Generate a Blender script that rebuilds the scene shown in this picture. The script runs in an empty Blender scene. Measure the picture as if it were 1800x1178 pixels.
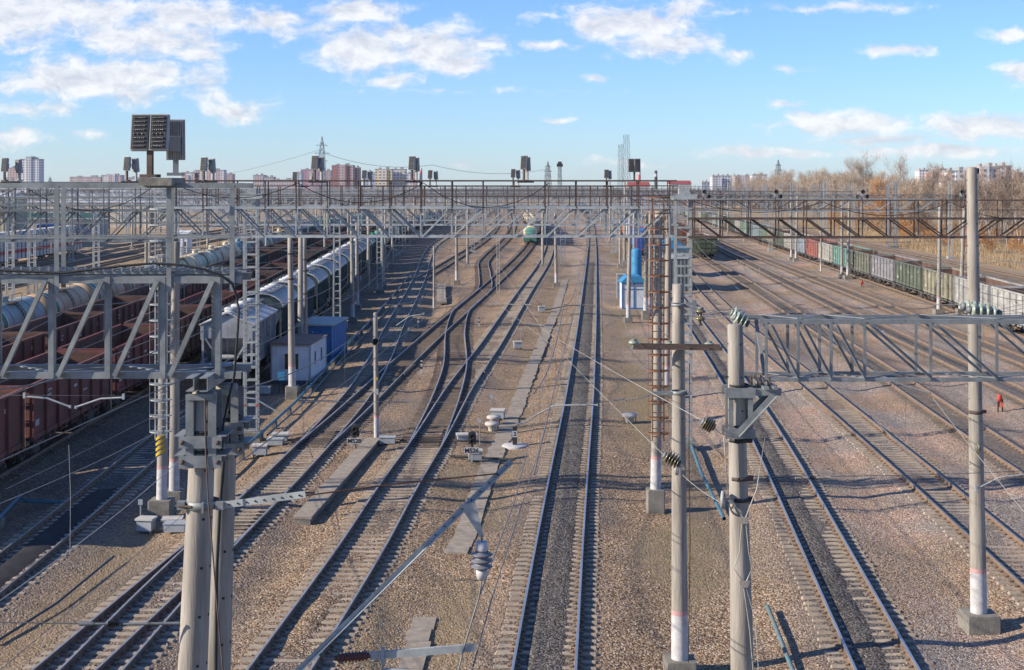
import bpy, math, random
import numpy as np
from mathutils import Vector, Matrix, Euler
random.seed(7); RNG = np.random.default_rng(7)
SC = bpy.context.scene
COL = SC.collection
R = math.radians
# ---------------------------------------------------------------- camera model
FPX, CX, HY, CZ = 2450.0, 900.0, 328.0, 12.4
RT = 0.23                      # rail top height
def gp(x, y, z=0.0):
    Y = FPX * (CZ - z) / (y - HY)
    return ((x - CX) * Y / FPX, Y)
def at(x, y, Y):
    return Vector(((x - CX) * Y / FPX, Y, CZ - (y - HY) * Y / FPX))
def zat(y, Y): return CZ - (y - HY) * Y / FPX
def xat(x, Y): return (x - CX) * Y / FPX
ORD = ['zeroth', 'first', 'second', 'third', 'fourth', 'fifth', 'sixth', 'seventh', 'eighth', 'ninth', 'tenth', 'eleventh', 'twelfth',
       'thirteenth', 'fourteenth', 'fifteenth', 'sixteenth', 'seventeenth', 'eighteenth', 'nineteenth', 'twentieth']
def ordn(i):
    if i <= 20: return ORD[i]
    t = {2: 'twenty', 3: 'thirty', 4: 'forty', 5: 'fifty', 6: 'sixty'}[i // 10]
    return t[:-1] + 'ieth' if i % 10 == 0 else t + '-' + ORD[i % 10]
# ---------------------------------------------------------------- materials
def mat(name, c1, c2=None, scale=4.0, rough=0.75, metal=0.0, bump=0.0, c3=None, stretch=(1, 1, 1), detail=6.0, objcol=False, rust=0.0,
        rustc=(0.09, 0.045, 0.025), bscale=None, spec=0.3):
    m = bpy.data.materials.new(name); m.use_nodes = True
    nt = m.node_tree; n = nt.nodes; l = nt.links
    b = n['Principled BSDF']
    b.inputs['Roughness'].default_value = rough; b.inputs['Metallic'].default_value = metal
    b.inputs['Specular IOR Level'].default_value = spec
    tc = n.new('ShaderNodeTexCoord'); mp = n.new('ShaderNodeMapping'); mp.inputs['Scale'].default_value = stretch
    l.new(tc.outputs['Object'], mp.inputs['Vector'])
    oi = n.new('ShaderNodeObjectInfo')
    add = n.new('ShaderNodeVectorMath'); add.operation = 'ADD'
    sc = n.new('ShaderNodeVectorMath'); sc.operation = 'SCALE'; sc.inputs[0].default_value = (37, 53, 71)
    l.new(oi.outputs['Random'], sc.inputs['Scale']); l.new(mp.outputs[0], add.inputs[0]); l.new(sc.outputs[0], add.inputs[1])
    no = n.new('ShaderNodeTexNoise'); no.inputs['Scale'].default_value = scale; no.inputs['Detail'].default_value = detail
    no.inputs['Roughness'].default_value = 0.65
    l.new(add.outputs[0], no.inputs['Vector'])
    cr = n.new('ShaderNodeValToRGB'); e = cr.color_ramp.elements
    c2 = c2 or tuple(x * 0.7 for x in c1)
    e[0].position = 0.36; e[0].color = (*c2, 1); e[1].position = 0.64; e[1].color = (*c1, 1)
    if c3: k = e.new(0.8); k.color = (*c3, 1)
    l.new(no.outputs['Fac'], cr.inputs['Fac'])
    out = cr.outputs['Color']
    if objcol:
        mx = n.new('ShaderNodeMix'); mx.data_type = 'RGBA'; mx.blend_type = 'MULTIPLY'; mx.inputs['Factor'].default_value = 1
        l.new(oi.outputs['Color'], mx.inputs['A']); l.new(out, mx.inputs['B']); out = mx.outputs['Result']
    if rust > 0:
        n2 = n.new('ShaderNodeTexNoise'); n2.inputs['Scale'].default_value = scale * 2.3; n2.inputs['Detail'].default_value = 8
        n2.inputs['Roughness'].default_value = 0.7
        l.new(add.outputs[0], n2.inputs['Vector'])
        r2 = n.new('ShaderNodeMapRange'); r2.inputs['From Min'].default_value = 0.72 - rust * 0.32; r2.inputs['From Max'].default_value = 0.80 - rust * 0.28
        l.new(n2.outputs['Fac'], r2.inputs['Value'])
        mx = n.new('ShaderNodeMix'); mx.data_type = 'RGBA'; l.new(r2.outputs[0], mx.inputs['Factor'])
        l.new(out, mx.inputs['A']); mx.inputs['B'].default_value = (*rustc, 1); out = mx.outputs['Result']
    l.new(out, b.inputs['Base Color'])
    if bump > 0:
        nb = n.new('ShaderNodeTexNoise'); nb.inputs['Scale'].default_value = bscale or scale * 6; nb.inputs['Detail'].default_value = 5
        l.new(add.outputs[0], nb.inputs['Vector'])
        bp = n.new('ShaderNodeBump'); bp.inputs['Strength'].default_value = bump; bp.inputs['Distance'].default_value = 0.02
        l.new(nb.outputs['Fac'], bp.inputs['Height']); l.new(bp.outputs[0], b.inputs['Normal'])
    return m
galv = mat('galvanised_steel', (0.27, 0.28, 0.275), (0.165, 0.175, 0.176), 3.4, 0.55, 0.25, c3=(0.35, 0.355, 0.345), rust=0.30, rustc=(.12, .095, .075))
galvd = mat('dull_galvanised_steel', (0.195, 0.21, 0.212), (0.115, 0.125, 0.13), 2.6, 0.6, 0.2, rust=0.38)
galvpale = mat('pale_galvanised_steel', (0.385, 0.40, 0.39), (0.26, 0.272, 0.272), 2.6, 0.6, 0.05, rust=0.30)
rusty = mat('rusty_steel', (0.135, 0.092, 0.075), (0.07, 0.053, 0.047), 5.0, 0.85, 0.05, c3=(0.19, 0.12, 0.085))
rustor = mat('orange_rust_steel', (0.25, 0.125, 0.065), (0.12, 0.06, 0.04), 7.0, 0.85, 0.05)
darkst = mat('dark_painted_steel', (0.045, 0.045, 0.047), (0.028, 0.028, 0.03), 5.0, 0.6, 0.2, rust=0.25)
concrete = mat('pole_concrete', (0.335, 0.30, 0.258), (0.205, 0.183, 0.155), 2.2, 0.9, 0, 0.35, c3=(0.44, 0.405, 0.355), stretch=(3, 3, 0.3), rust=0.30, rustc=(0.13, 0.115, 0.095))
concdark = mat('weathered_concrete', (0.24, 0.22, 0.185), (0.15, 0.138, 0.118), 2.5, 0.95, 0, 0.5, c3=(0.31, 0.285, 0.245), rust=0.25, rustc=(0.13, 0.125, 0.10))
slabm = mat('slab_concrete', (0.34, 0.285, 0.22), (0.23, 0.19, 0.15), 3.0, 0.95, 0, 0.6, c3=(0.41, 0.345, 0.275), rust=0.2, rustc=(0.12, 0.10, 0.08))
whitew = mat('whitewash', (0.50, 0.485, 0.485), (0.36, 0.345, 0.34), 5.0, 0.9, rust=0.4, rustc=(0.35, 0.33, 0.3))
pinkp = mat('pink_paint', (0.52, 0.29, 0.28), (0.42, 0.24, 0.23), 5.0, 0.9)
redp = mat('red_paint', (0.5, 0.06, 0.045), (0.4, 0.05, 0.04), 5.0, 0.7)
railside = mat('rail_side_rust', (0.22, 0.15, 0.10), (0.135, 0.095, 0.07), 3.0, 0.9, 0.0, c3=(0.28, 0.20, 0.135))
railtop = mat('polished_rail_head', (0.58, 0.575, 0.57), (0.44, 0.435, 0.43), 2.0, 0.36, 0.8, stretch=(1, .2, 1))
railtopd = mat('dull_rail_head', (0.36, 0.32, 0.29), (0.22, 0.18, 0.15), 2.0, 0.42, 0.6)
railtopm = mat('worn_rail_head', (0.42, 0.405, 0.395), (0.30, 0.285, 0.275), 2.0, 0.42, 0.45)
sleeperm = mat('sleeper_concrete', (0.38, 0.315, 0.24), (0.24, 0.195, 0.15), 1.3, 0.95, 0, 0.5, c3=(0.45, 0.38, 0.30), detail=9)
timberm = mat('sleeper_timber', (0.20, 0.15, 0.108), (0.115, 0.088, 0.066), 1.6, 0.95, 0, 0.5, detail=9)
sleeperd = mat('dirty_sleeper_concrete', (0.22, 0.175, 0.13), (0.12, 0.095, 0.072), 1.3, 0.95, 0, 0.5, c3=(0.29, 0.24, 0.185), detail=9)
black = mat('black_rubber', (0.03, 0.03, 0.032), (0.02, 0.02, 0.02), 4, 0.6)
wirem = mat('wire_metal', (0.20, 0.20, 0.20), (0.14, 0.14, 0.14), 4, 0.55, 0.4)
wirepale = mat('pale_wire', (0.42, 0.41, 0.36), (0.32, 0.31, 0.28), 4, 0.6, 0.2)
glassins = mat('insulator_glass', (0.29, 0.33, 0.26), (0.22, 0.25, 0.19), 4, 0.3, 0, spec=0.5)
brownins = mat('insulator_brown', (0.15, 0.12, 0.055), (0.10, 0.08, 0.04), 4, 0.25, 0, spec=0.6)
redins = mat('insulator_red', (0.13, 0.055, 0.045), (0.10, 0.04, 0.035), 4, 0.35)
greyins = mat('insulator_grey', (0.17, 0.175, 0.20), (0.13, 0.135, 0.155), 4, 0.45)
bluep = mat('blue_paint', (0.035, 0.16, 0.38), (0.026, 0.115, 0.29), 2, 0.6, rust=0.2)
bluel = mat('bright_blue_paint', (0.045, 0.22, 0.40), (0.03, 0.165, 0.32), 2, 0.6, rust=0.2)
pipeb = mat('blue_pipe_paint', (0.06, 0.16, 0.22), (0.05, 0.11, 0.15), 2, 0.6, rust=0.35, rustc=(0.13, 0.10, 0.08))
hutw = mat('hut_white_panel', (0.72, 0.71, 0.74), (0.60, 0.59, 0.62), 1.5, 0.7, rust=0.12, rustc=(0.42, 0.40, 0.4))
hutroof = mat('brown_sheet_roof', (0.26, 0.145, 0.105), (0.19, 0.105, 0.08), 2, 0.7)
sheetgrey = mat('grey_sheet_roof', (0.38, 0.40, 0.37), (0.30, 0.32, 0.30), 1.5, 0.6, rust=0.12)
winm = mat('window_dark', (0.10, 0.085, 0.05), (0.05, 0.045, 0.035), 3, 0.15, spec=0.5)
boxgrey = mat('grey_cabinet', (0.36, 0.38, 0.39), (0.28, 0.30, 0.31), 3, 0.7, rust=0.15)
boxtop = mat('pale_cabinet_lid', (0.50, 0.47, 0.42), (0.40, 0.37, 0.33), 3, 0.8)
lampblk = mat('lamp_dark_face', (0.045, 0.042, 0.04), (0.03, 0.03, 0.03), 5, 0.6)
lampgrey = mat('lamp_grey_body', (0.36, 0.35, 0.33), (0.28, 0.27, 0.26), 5, 0.6)
lens = mat('lamp_lens', (0.07, 0.072, 0.078), (0.05, 0.05, 0.055), 5, 0.2, 0, spec=0.4)
yellowp = mat('yellow_paint', (0.55, 0.36, 0.02), (0.45, 0.3, 0.02), 5, 0.7)
# rolling stock
wagonpaint = mat('weathered_wagon_paint', (0.95, 0.95, 0.95), (0.62, 0.62, 0.62), 0.9, 0.8, 0, c3=(1.3, 1.28, 1.25), objcol=True, rust=0.47, rustc=(0.085, 0.06, 0.05), detail=9)
wagonint = mat('wagon_interior', (0.055, 0.042, 0.038), (0.028, 0.025, 0.025), 0.8, 0.95, c3=(0.10, 0.062, 0.045), detail=8)
wagonintr = mat('wagon_interior_rust', (0.15, 0.085, 0.06), (0.07, 0.045, 0.038), 0.8, 0.95, c3=(0.23, 0.125, 0.08), detail=8)
underm = mat('wagon_underframe', (0.05, 0.043, 0.04), (0.03, 0.027, 0.026), 2, 0.85)
bogiem = mat('bogie_steel', (0.11, 0.098, 0.092), (0.055, 0.05, 0.047), 3, 0.8, 0.2)
wheelm = mat('wheel_steel', (0.075, 0.065, 0.06), (0.05, 0.045, 0.042), 3, 0.6, 0.4)
tankpaint = mat('tank_paint', (1.0, 1.0, 1.0), (0.74, 0.70, 0.64), 0.6, 0.75, 0, objcol=True, rust=0.34, rustc=(0.19, 0.12, 0.08), stretch=(1, 1, 0.6), detail=8)
tankgreen = mat('tank_green_band', (0.035, 0.15, 0.075), (0.03, 0.12, 0.06), 2, 0.55)
tankwhite = mat('tank_white_band', (0.66, 0.66, 0.62), (0.56, 0.56, 0.52), 2, 0.6)
roofwhite = mat('hopper_roof_paint', (0.54, 0.53, 0.515), (0.40, 0.395, 0.39), 1.2, 0.6, rust=0.16, rustc=(0.28, 0.26, 0.25), detail=8)
stencil = mat('stencil_white', (0.6, 0.58, 0.54), (0.4, 0.38, 0.36), 9, 0.85)
# ---------------------------------------------------------------- mesh helper
class MB:
    def __init__(s): s.v = []; s.f = []; s.m = []; s.s = []
    def add(s, vs, fs, mi=0, sm=False):
        o = len(s.v); s.v.extend([tuple(v) for v in vs])
        for f in fs: s.f.append(tuple(i + o for i in f)); s.m.append(mi); s.s.append(sm)
    def box(s, c, d, mi=0, M=None):
        x, y, z = d[0] / 2, d[1] / 2, d[2] / 2
        vs = [Vector(p) for p in ((-x, -y, -z), (x, -y, -z), (x, y, -z), (-x, y, -z), (-x, -y, z), (x, -y, z), (x, y, z), (-x, y, z))]
        if M is not None: vs = [M @ v for v in vs]
        c = Vector(c)
        s.add([v + c for v in vs], [(0, 3, 2, 1), (4, 5, 6, 7), (0, 1, 5, 4), (1, 2, 6, 5), (2, 3, 7, 6), (3, 0, 4, 7)], mi)
    def bar(s, p, q, w, h=None, mi=0):
        p = Vector(p); q = Vector(q); d = q - p
        if d.length < 1e-6: return
        h = w if h is None else h
        d.normalize(); up = Vector((0, 0, 1)) if abs(d.z) < 0.98 else Vector((0, 1, 0))
        a = d.cross(up).normalized() * (w / 2); b = a.normalized().cross(d).normalized() * (h / 2)
        vs = [p - a - b, p + a - b, p + a + b, p - a + b, q - a - b, q + a - b, q + a + b, q - a + b]
        s.add(vs, [(0, 3, 2, 1), (4, 5, 6, 7), (0, 1, 5, 4), (1, 2, 6, 5), (2, 3, 7, 6), (3, 0, 4, 7)], mi)
    def angle(s, p, q, w, t=0.012, mi=0, flip=1):      # L section
        p = Vector(p); q = Vector(q); d = (q - p).normalized()
        up = Vector((0, 0, 1)) if abs(d.z) < 0.98 else Vector((0, 1, 0))
        a = d.cross(up).normalized(); b = a.cross(d).normalized()
        for (u, v) in ((a, b), (b, a)):
            o = u * (w / 2)
            hw, ht = u * (w / 2), v * (t / 2) * flip
            vs = [p + o - hw - ht, p + o + hw - ht, p + o + hw + ht, p + o - hw + ht]
            vs += [x + (q - p) for x in vs]
            s.add(vs, [(0, 3, 2, 1), (4, 5, 6, 7), (0, 1, 5, 4), (1, 2, 6, 5), (2, 3, 7, 6), (3, 0, 4, 7)], mi)
    def tube(s, p, q, r0, r1=None, n=8, mi=0, caps=True, sm=True):
        p = Vector(p); q = Vector(q); d = (q - p)
        if d.length < 1e-6: return
        d.normalize(); r1 = r0 if r1 is None else r1
        up = Vector((0, 0, 1)) if abs(d.z) < 0.98 else Vector((0, 1, 0))
        a = d.cross(up).normalized(); b = a.cross(d)
        ca = [(math.cos(2 * math.pi * i / n), math.sin(2 * math.pi * i / n)) for i in range(n)]
        vs = [p + (a * c + b * e) * r0 for c, e in ca] + [q + (a * c + b * e) * r1 for c, e in ca]
        s.add(vs, [(i, (i + 1) % n, n + (i + 1) % n, n + i) for i in range(n)], mi, sm)
        if caps:
            s.add(vs[:n], [tuple(range(n))], mi); s.add(vs[n:], [tuple(range(n - 1, -1, -1))], mi)
    def path(s, pts, r, n=5, mi=0):
        pts = [Vector(p) for p in pts]; k = len(pts); vs = []
        for i, p in enumerate(pts):
            d = (pts[min(i + 1, k - 1)] - pts[max(i - 1, 0)]).normalized()
            up = Vector((0, 0, 1)) if abs(d.z) < 0.98 else Vector((0, 1, 0))
            a = d.cross(up).normalized(); b = a.cross(d)
            vs += [p + (a * math.cos(2 * math.pi * j / n) + b * math.sin(2 * math.pi * j / n)) * r for j in range(n)]
        s.add(vs, [(i * n + j, i * n + (j + 1) % n, (i + 1) * n + (j + 1) % n, (i + 1) * n + j) for i in range(k - 1) for j in range(n)], mi, True)
    def lathe(s, prof, n=16, M=None, mi=0, sm=True):   # prof: (r, z) list or (r, z, material) list
        M = M or Matrix(); vs = []
        for pr in prof:
            vs += [M @ Vector((pr[0] * math.cos(2 * math.pi * j / n), pr[0] * math.sin(2 * math.pi * j / n), pr[1])) for j in range(n)]
        o = len(s.v); s.v.extend([tuple(v) for v in vs])
        for i in range(len(prof) - 1):
            m = prof[i][2] if len(prof[i]) > 2 else mi
            for j in range(n):
                s.f.append((o + i * n + j, o + i * n + (j + 1) % n, o + (i + 1) * n + (j + 1) % n, o + (i + 1) * n + j)); s.m.append(m); s.s.append(sm)
    def prism(s, pts, a, b, axis='y', mi=0):           # closed 2d outline (u, v) extruded from a to b along the axis
        n = len(pts)
        f = {'y': lambda u, v, t: (u, t, v), 'x': lambda u, v, t: (t, u, v), 'z': lambda u, v, t: (u, v, t)}[axis]
        vs = [f(u, v, a) for u, v in pts] + [f(u, v, b) for u, v in pts]
        s.add(vs, [tuple(range(n)), tuple(range(2 * n - 1, n - 1, -1))] + [(i, i + n, (i + 1) % n + n, (i + 1) % n) for i in range(n)], mi)
    def build(s, name, mats, parent=None, loc=None):
        me = bpy.data.meshes.new(name)
        me.from_pydata(s.v, [], s.f)
        for m in (mats if isinstance(mats, (list, tuple)) else [mats]): me.materials.append(m)
        me.polygons.foreach_set('material_index', s.m); me.polygons.foreach_set('use_smooth', s.s)
        me.update()
        o = bpy.data.objects.new(name, me); COL.objects.link(o)
        if parent is not None: o.parent = parent
        if loc is not None: o.location = loc
        return o
def tag(o, label, cat=None, group=None, kind=None):
    if label: o['label'] = label
    if cat: o['category'] = cat
    if group: o['group'] = group
    if kind: o['kind'] = kind
    return o
def thing(name, label, cat, loc=(0, 0, 0), rz=0.0, group=None):
    o = bpy.data.objects.new(name, None); COL.objects.link(o); o.empty_display_size = 0.3
    o.location = loc; o.rotation_euler = (0, 0, rz)
    return tag(o, label, cat, group)
def one(mb, name, mats, label, cat, group=None, loc=None, kind=None):
    return tag(mb.build(name, mats, None, loc), label, cat, group, kind)
def dup(root, loc=None, rz=None, label=None, group=None, scale=None, color=None, parent=None):
    c = root.copy(); COL.objects.link(c)
    if parent is not None: c.parent = parent
    if loc is not None: c.location = loc
    if rz is not None: c.rotation_euler = (0, 0, rz)
    if label: c['label'] = label
    if group: c['group'] = group
    if scale: c.scale = scale
    if color is not None: c.color = color
    for ch in root.children: dup(ch, color=color, parent=c)
    return c
def setcol(root, color):
    root.color = color
    for c in root.children: setcol(c, color)
def text_mesh(name, body, size, mats, parent, loc, rot, ext=0.004):
    cu = bpy.data.curves.new(name, 'FONT'); cu.body = body; cu.size = size; cu.extrude = ext; cu.align_x = 'CENTER'; cu.align_y = 'CENTER'
    cu.offset = size * 0.02
    o = bpy.data.objects.new(name + '_curve', cu); COL.objects.link(o)
    dg = bpy.context.evaluated_depsgraph_get()
    me = bpy.data.meshes.new_from_object(o.evaluated_get(dg)); me.name = name
    bpy.data.objects.remove(o); me.materials.clear(); me.materials.append(mats)
    t = bpy.data.objects.new(name, me); COL.objects.link(t); t.parent = parent; t.location = loc; t.rotation_euler = rot
    return t
# ---------------------------------------------------------------- track alignments: X as a function of Y
class Track:
    def __init__(s, pts):
        pts = sorted(pts, key=lambda p: p[0]); s.y = np.array([p[0] for p in pts], float); s.x = np.array([p[1] for p in pts], float)
        h = np.diff(s.y); d = np.diff(s.x) / h; m = np.zeros(len(s.y)); m[0] = d[0]; m[-1] = d[-1]
        for i in range(1, len(s.y) - 1): m[i] = (d[i - 1] * h[i] + d[i] * h[i - 1]) / (h[i] + h[i - 1])
        s.t = m
    def X(s, Y):
        Y = np.asarray(Y, float); k = np.clip(np.searchsorted(s.y, Y) - 1, 0, len(s.y) - 2)
        h = s.y[k + 1] - s.y[k]; u = (Y - s.y[k]) / h
        uc = np.clip(u, 0, 1)
        r = ((1 + 2 * uc) * (1 - uc) ** 2 * s.x[k] + uc * (1 - uc) ** 2 * h * s.t[k] + uc ** 2 * (3 - 2 * uc) * s.x[k + 1] + uc ** 2 * (uc - 1) * h * s.t[k + 1])
        r = np.where(u < 0, s.x[0] + (Y - s.y[0]) * s.t[0], r); return np.where(u > 1, s.x[-1] + (Y - s.y[-1]) * s.t[-1], r)
    def dX(s, Y): return float(s.X(Y + 0.5) - s.X(Y - 0.5))
    def walk(s, Y, dist):           # Y after moving dist along the track
        n = max(1, int(abs(dist) / 2)); 
        for _ in range(n): Y += dist / n / math.sqrt(1 + s.dX(Y) ** 2)
        return Y
def px(*pts): return [(gp(x, y, RT)[1], gp(x, y, RT)[0]) for x, y in pts]
row1 = [(40, -22.2), (59, -22.4), (71, -22.6), (110, -23.7), (160, -25.8), (220, -28.8), (300, -31.3), (400, -31.5), (600, -27), (900, -16)]
def off(pts, d): return [(y, x + d) for y, x in pts]
TR = {
 'main': Track(px((956, 1178), (980, 980), (1004, 800), (1016.5, 713), (1029, 600), (1037, 500), (1041, 430)) + [(414, 23.6), (523, 29.0), (680, 34), (1300, 40)]),
 'mid': Track(px((489, 1178), (632, 965), (702, 850), (748, 780), (808, 680), (862, 605), (895, 554), (917, 520), (957, 460), (966, 437), (967, 420), (952, 392)) + [(650, 6), (1200, -6)]),
 'scurve': Track(px((748, 780), (782, 701), (798, 650), (801, 577), (811, 545), (850, 510), (852, 480), (850, 461), (862, 446), (890, 420)) + [(445, .5), (700, -1), (1200, -10)]),
 'diag': Track([(66, -9.4)] + px((569.5, 764), (708, 636), (764, 585), (799, 555), (860, 502), (929, 434)) + [(330, 5.2), (430, 5.2), (700, 1), (1200, -8)]),
 'lane': Track([(35, -11.3), (42.6, -10.75), (51, -10.05), (58, -9.7)] + px((551, 780), (641, 675), (667, 630), (692, 575), (722, 520), (737, 489), (749, 454), (763, 431), (789, 414), (830, 392), (862, 375)) + [(1200, -16)]),
 'spur': Track([(35, -10.62), (42.6, -10.42), (51, -10.05), (58, -9.7)]),
 'cross': Track(px((739, 489.5), (789, 460), (850, 422), (873, 397), (874, 378)) + [(1200, -14)]),
 'oil': Track([(40, -16.15), (44, -16.2), (65, -16.8), (88, -17.3), (120, -18.3), (160, -20), (220, -22.7), (300, -25.5), (400, -25.5), (550, -22), (1000, -13)]),
 'redrow': Track(row1), 'redrow2': Track(off(row1, -6.2)), 'tankrow': Track(off(row1, -12.3)),
 'west1': Track(off(row1, -36)), 'west2': Track(off(row1, -41)), 'west3': Track(off(row1, -46)), 'carrow': Track(off(row1, -50.5)),
 'r1': Track([(35.5, 9.5), (69.4, 12.55), (128, 16.5), (167, 18.8), (238, 22.5), (400, 31), (800, 46), (1200, 56)]),
 'r2': Track([(40, 16.3), (61, 17.4), (87, 18.6), (115, 19.8), (137, 21), (160, 22.5), (191, 24.6), (260, 29), (400, 37), (800, 54), (1200, 66)]),
 'r3': Track([(40, 21.5), (67, 23), (87.6, 24.4), (134, 27.3), (186, 30.4), (232, 32.7), (400, 43), (800, 61), (1200, 74)]),
 'r4': Track([(50, 28.5), (87.6, 30.4), (139, 33), (241, 39), (400, 48.5), (800, 68), (1200, 82)]),
 'r5': Track([(60, 34), (87.6, 35.5), (137, 38), (276, 45), (400, 53), (800, 75), (1200, 90)]),
 'r6': Track([(60, 39.5), (115, 42.6), (146, 45.1), (192, 47.8), (352, 58.3), (500, 67), (815, 84), (1200, 100)]),
 'r7': Track([(120, 66), (190, 69.6), (317, 77), (500, 88), (815, 104), (1200, 120)]),
}
SPAN = {'main': (16, 1200), 'mid': (16, 1200), 'scurve': (66, 1000), 'diag': (66, 1000), 'lane': (16, 1200), 'spur': (16, 58), 'cross': (185, 1000), 'oil': (16, 1000),
        'redrow': (16, 900), 'redrow2': (30, 900), 'tankrow': (40, 900), 'west1': (60, 700), 'west2': (60, 700), 'west3': (60, 700), 'carrow': (60, 700),
        'r1': (16, 1200), 'r2': (16, 1200), 'r3': (16, 1200), 'r4': (16, 1000), 'r5': (20, 1000), 'r6': (20, 1000), 'r7': (90, 900)}
# ---------------------------------------------------------------- ground
def smooth(a, b, x): t = np.clip((x - a) / (b - a), 0, 1); return t * t * (3 - 2 * t)
_g = RNG.random((64, 64))
def vnoise(x, y, s):
    x = np.asarray(x) / s; y = np.asarray(y) / s
    xi = np.floor(x).astype(int); yi = np.floor(y).astype(int); u = x - xi; v = y - yi; u = u * u * (3 - 2 * u); v = v * v * (3 - 2 * v)
    g = lambda a, b: _g[a % 64, b % 64]
    return (g(xi, yi) * (1 - u) + g(xi + 1, yi) * u) * (1 - v) + (g(xi, yi + 1) * (1 - u) + g(xi + 1, yi + 1) * u) * v
def fb(x, y, s): return 0.5 * vnoise(x, y, s) + 0.3 * vnoise(x + 17, y + 5, s / 2.1) + 0.2 * vnoise(x + 3, y + 31, s / 4.3)
def track_dist(X, Y):
    d = np.full(np.shape(X), 1e9)
    for k, t in TR.items():
        y0, y1 = SPAN[k]
        e = np.abs(X - t.X(Y)); d = np.minimum(d, np.where((Y >= y0) & (Y <= y1), e, 1e9))
    return d
def gh(X, Y):
    X = np.asarray(X, float); Y = np.asarray(Y, float)
    d = track_dist(X, Y)
    drop = 0.16 * smooth(1.5, 3.0, d) - 0.036 * smooth(1.5, 1.2, d)
    rough = (vnoise(X, Y, 1.9) - .5) * 0.05 + (vnoise(X + 9, Y + 4, 6.0) - .5) * 0.10
    bed = (vnoise(X * 1.3 + 3, Y * .6, 1.4) - .46) * 0.062 * smooth(1.6, 1.2, d)
    return np.where(Y < 700, -drop + bed + rough * smooth(1.4, 2.4, d), -0.2) - 0.012
def ghf(x, y): return float(gh(np.array([x]), np.array([y]))[0])
def lines(segs):
    out = []
    for a, b, st in segs: out += list(np.arange(a, b, st))
    return np.array(out + [segs[-1][1]])
gx = lines([(-4200, -400, 400), (-400, -120, 40), (-120, -45, 3), (-45, -26, 1.2), (-26, 52, 0.55), (52, 66, 1.2), (66, 120, 4), (120, 400, 40), (400, 4200, 400)])
gy = lines([(-50, 15, 8), (15, 75, 0.6), (75, 140, 0.9), (140, 260, 2.0), (260, 460, 5), (460, 700, 20), (700, 1200, 100), (1200, 5600, 550)])
GX, GY = np.meshgrid(gx, gy); GZ = gh(GX, GY)
nx, ny = len(gx), len(gy)
verts = np.stack([GX, GY, GZ], -1).reshape(-1, 3)
ii = (np.arange(ny - 1)[:, None] * nx + np.arange(nx - 1)[None, :]).ravel()
quads = np.stack([ii, ii + 1, ii + 1 + nx, ii + nx], -1)
me = bpy.data.meshes.new('ground'); me.from_pydata(verts.tolist(), [], quads.tolist())
me.polygons.foreach_set('use_smooth', [True] * len(quads)); me.update()
D = track_dist(GX, GY); N1 = .55 * fb(GX, GY, 9.0) + .45 * fb(GX * 1.0 + 40, GY * .12, 2.6); N2 = fb(GX + 50, GY * 0.5 + 20, 4.0)
pink = smooth(6, 11, GX) * smooth(0.38, 0.62, N1 + 0.06) * (GX < 64) * 0.95
pink = np.maximum(pink, 0.30 * smooth(.4, .7, N2) * (GX > -15))
moss = np.zeros_like(GX)
def strip(xs, ys, w, amt=1.0):
    global moss
    c = np.interp(GY, ys, xs); m = np.exp(-((GX - c) / w) ** 2) * (GY > ys[0] - 3) * (GY < ys[-1] + 8) * smooth(.36, .6, N2)
    moss = np.maximum(moss, m * amt)
strip([5.3, 6.0, 7.6, 10, 14, 22], [33, 55, 80, 120, 180, 300], 1.5)          # east of the main line
strip([-1.9, -1.2, 0.6, 3.2, 8], [35, 55, 85, 130, 240], 0.8, 0.8)
strip([-13.3, -13.1, -12.9, -13.5, -15], [35, 60, 80, 110, 170], 1.0, 0.5)
strip([-4.0, -3.2, -2.6], [35, 48, 60], 0.9, 0.5)
dark = smooth(1.5, 0.4, D) * 0.55 * smooth(.3, .62, N2 + .1)
DR = np.full_like(GX, 1e9)
for k_ in ('r1', 'r3', 'r4', 'r5', 'main', 'oil'): DR = np.minimum(DR, np.abs(GX - TR[k_].X(GY)))
dark = np.maximum(dark, smooth(1.5, .9, DR) * np.where(GX > 18, .82, .85))
dark = np.maximum(dark, smooth(1.4, .8, D) * smooth(70, 130, GY) * .55)
dark = np.maximum(dark, smooth(.60, .72, fb(GX + 70, GY * .2 + 9, 3.4)) * .55)
dark = np.maximum(dark, smooth(2.6, 1.2, np.abs(GX - TR['oil'].X(GY))) * (GY < 95) * 0.55)
dark = np.maximum(dark, (GX < -13.9) * (GX > -38) * 0.45)
grass = smooth(64, 70, GX - (GY - 120) * 0.06) + smooth(-37.5, -41, GX - np.interp(GY, [60, 220, 400], [0, -5, -8])) * 0.9
grass = np.clip(grass, 0, 1) * smooth(0.2, .45, N1 + .15)
grass = np.where(GY > 900, 0.45, grass)
att = me.color_attributes.new('zones', 'FLOAT_COLOR', 'POINT')
att.data.foreach_set('color', np.stack([pink, moss, dark, grass], -1).astype(np.float32).ravel())
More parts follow.
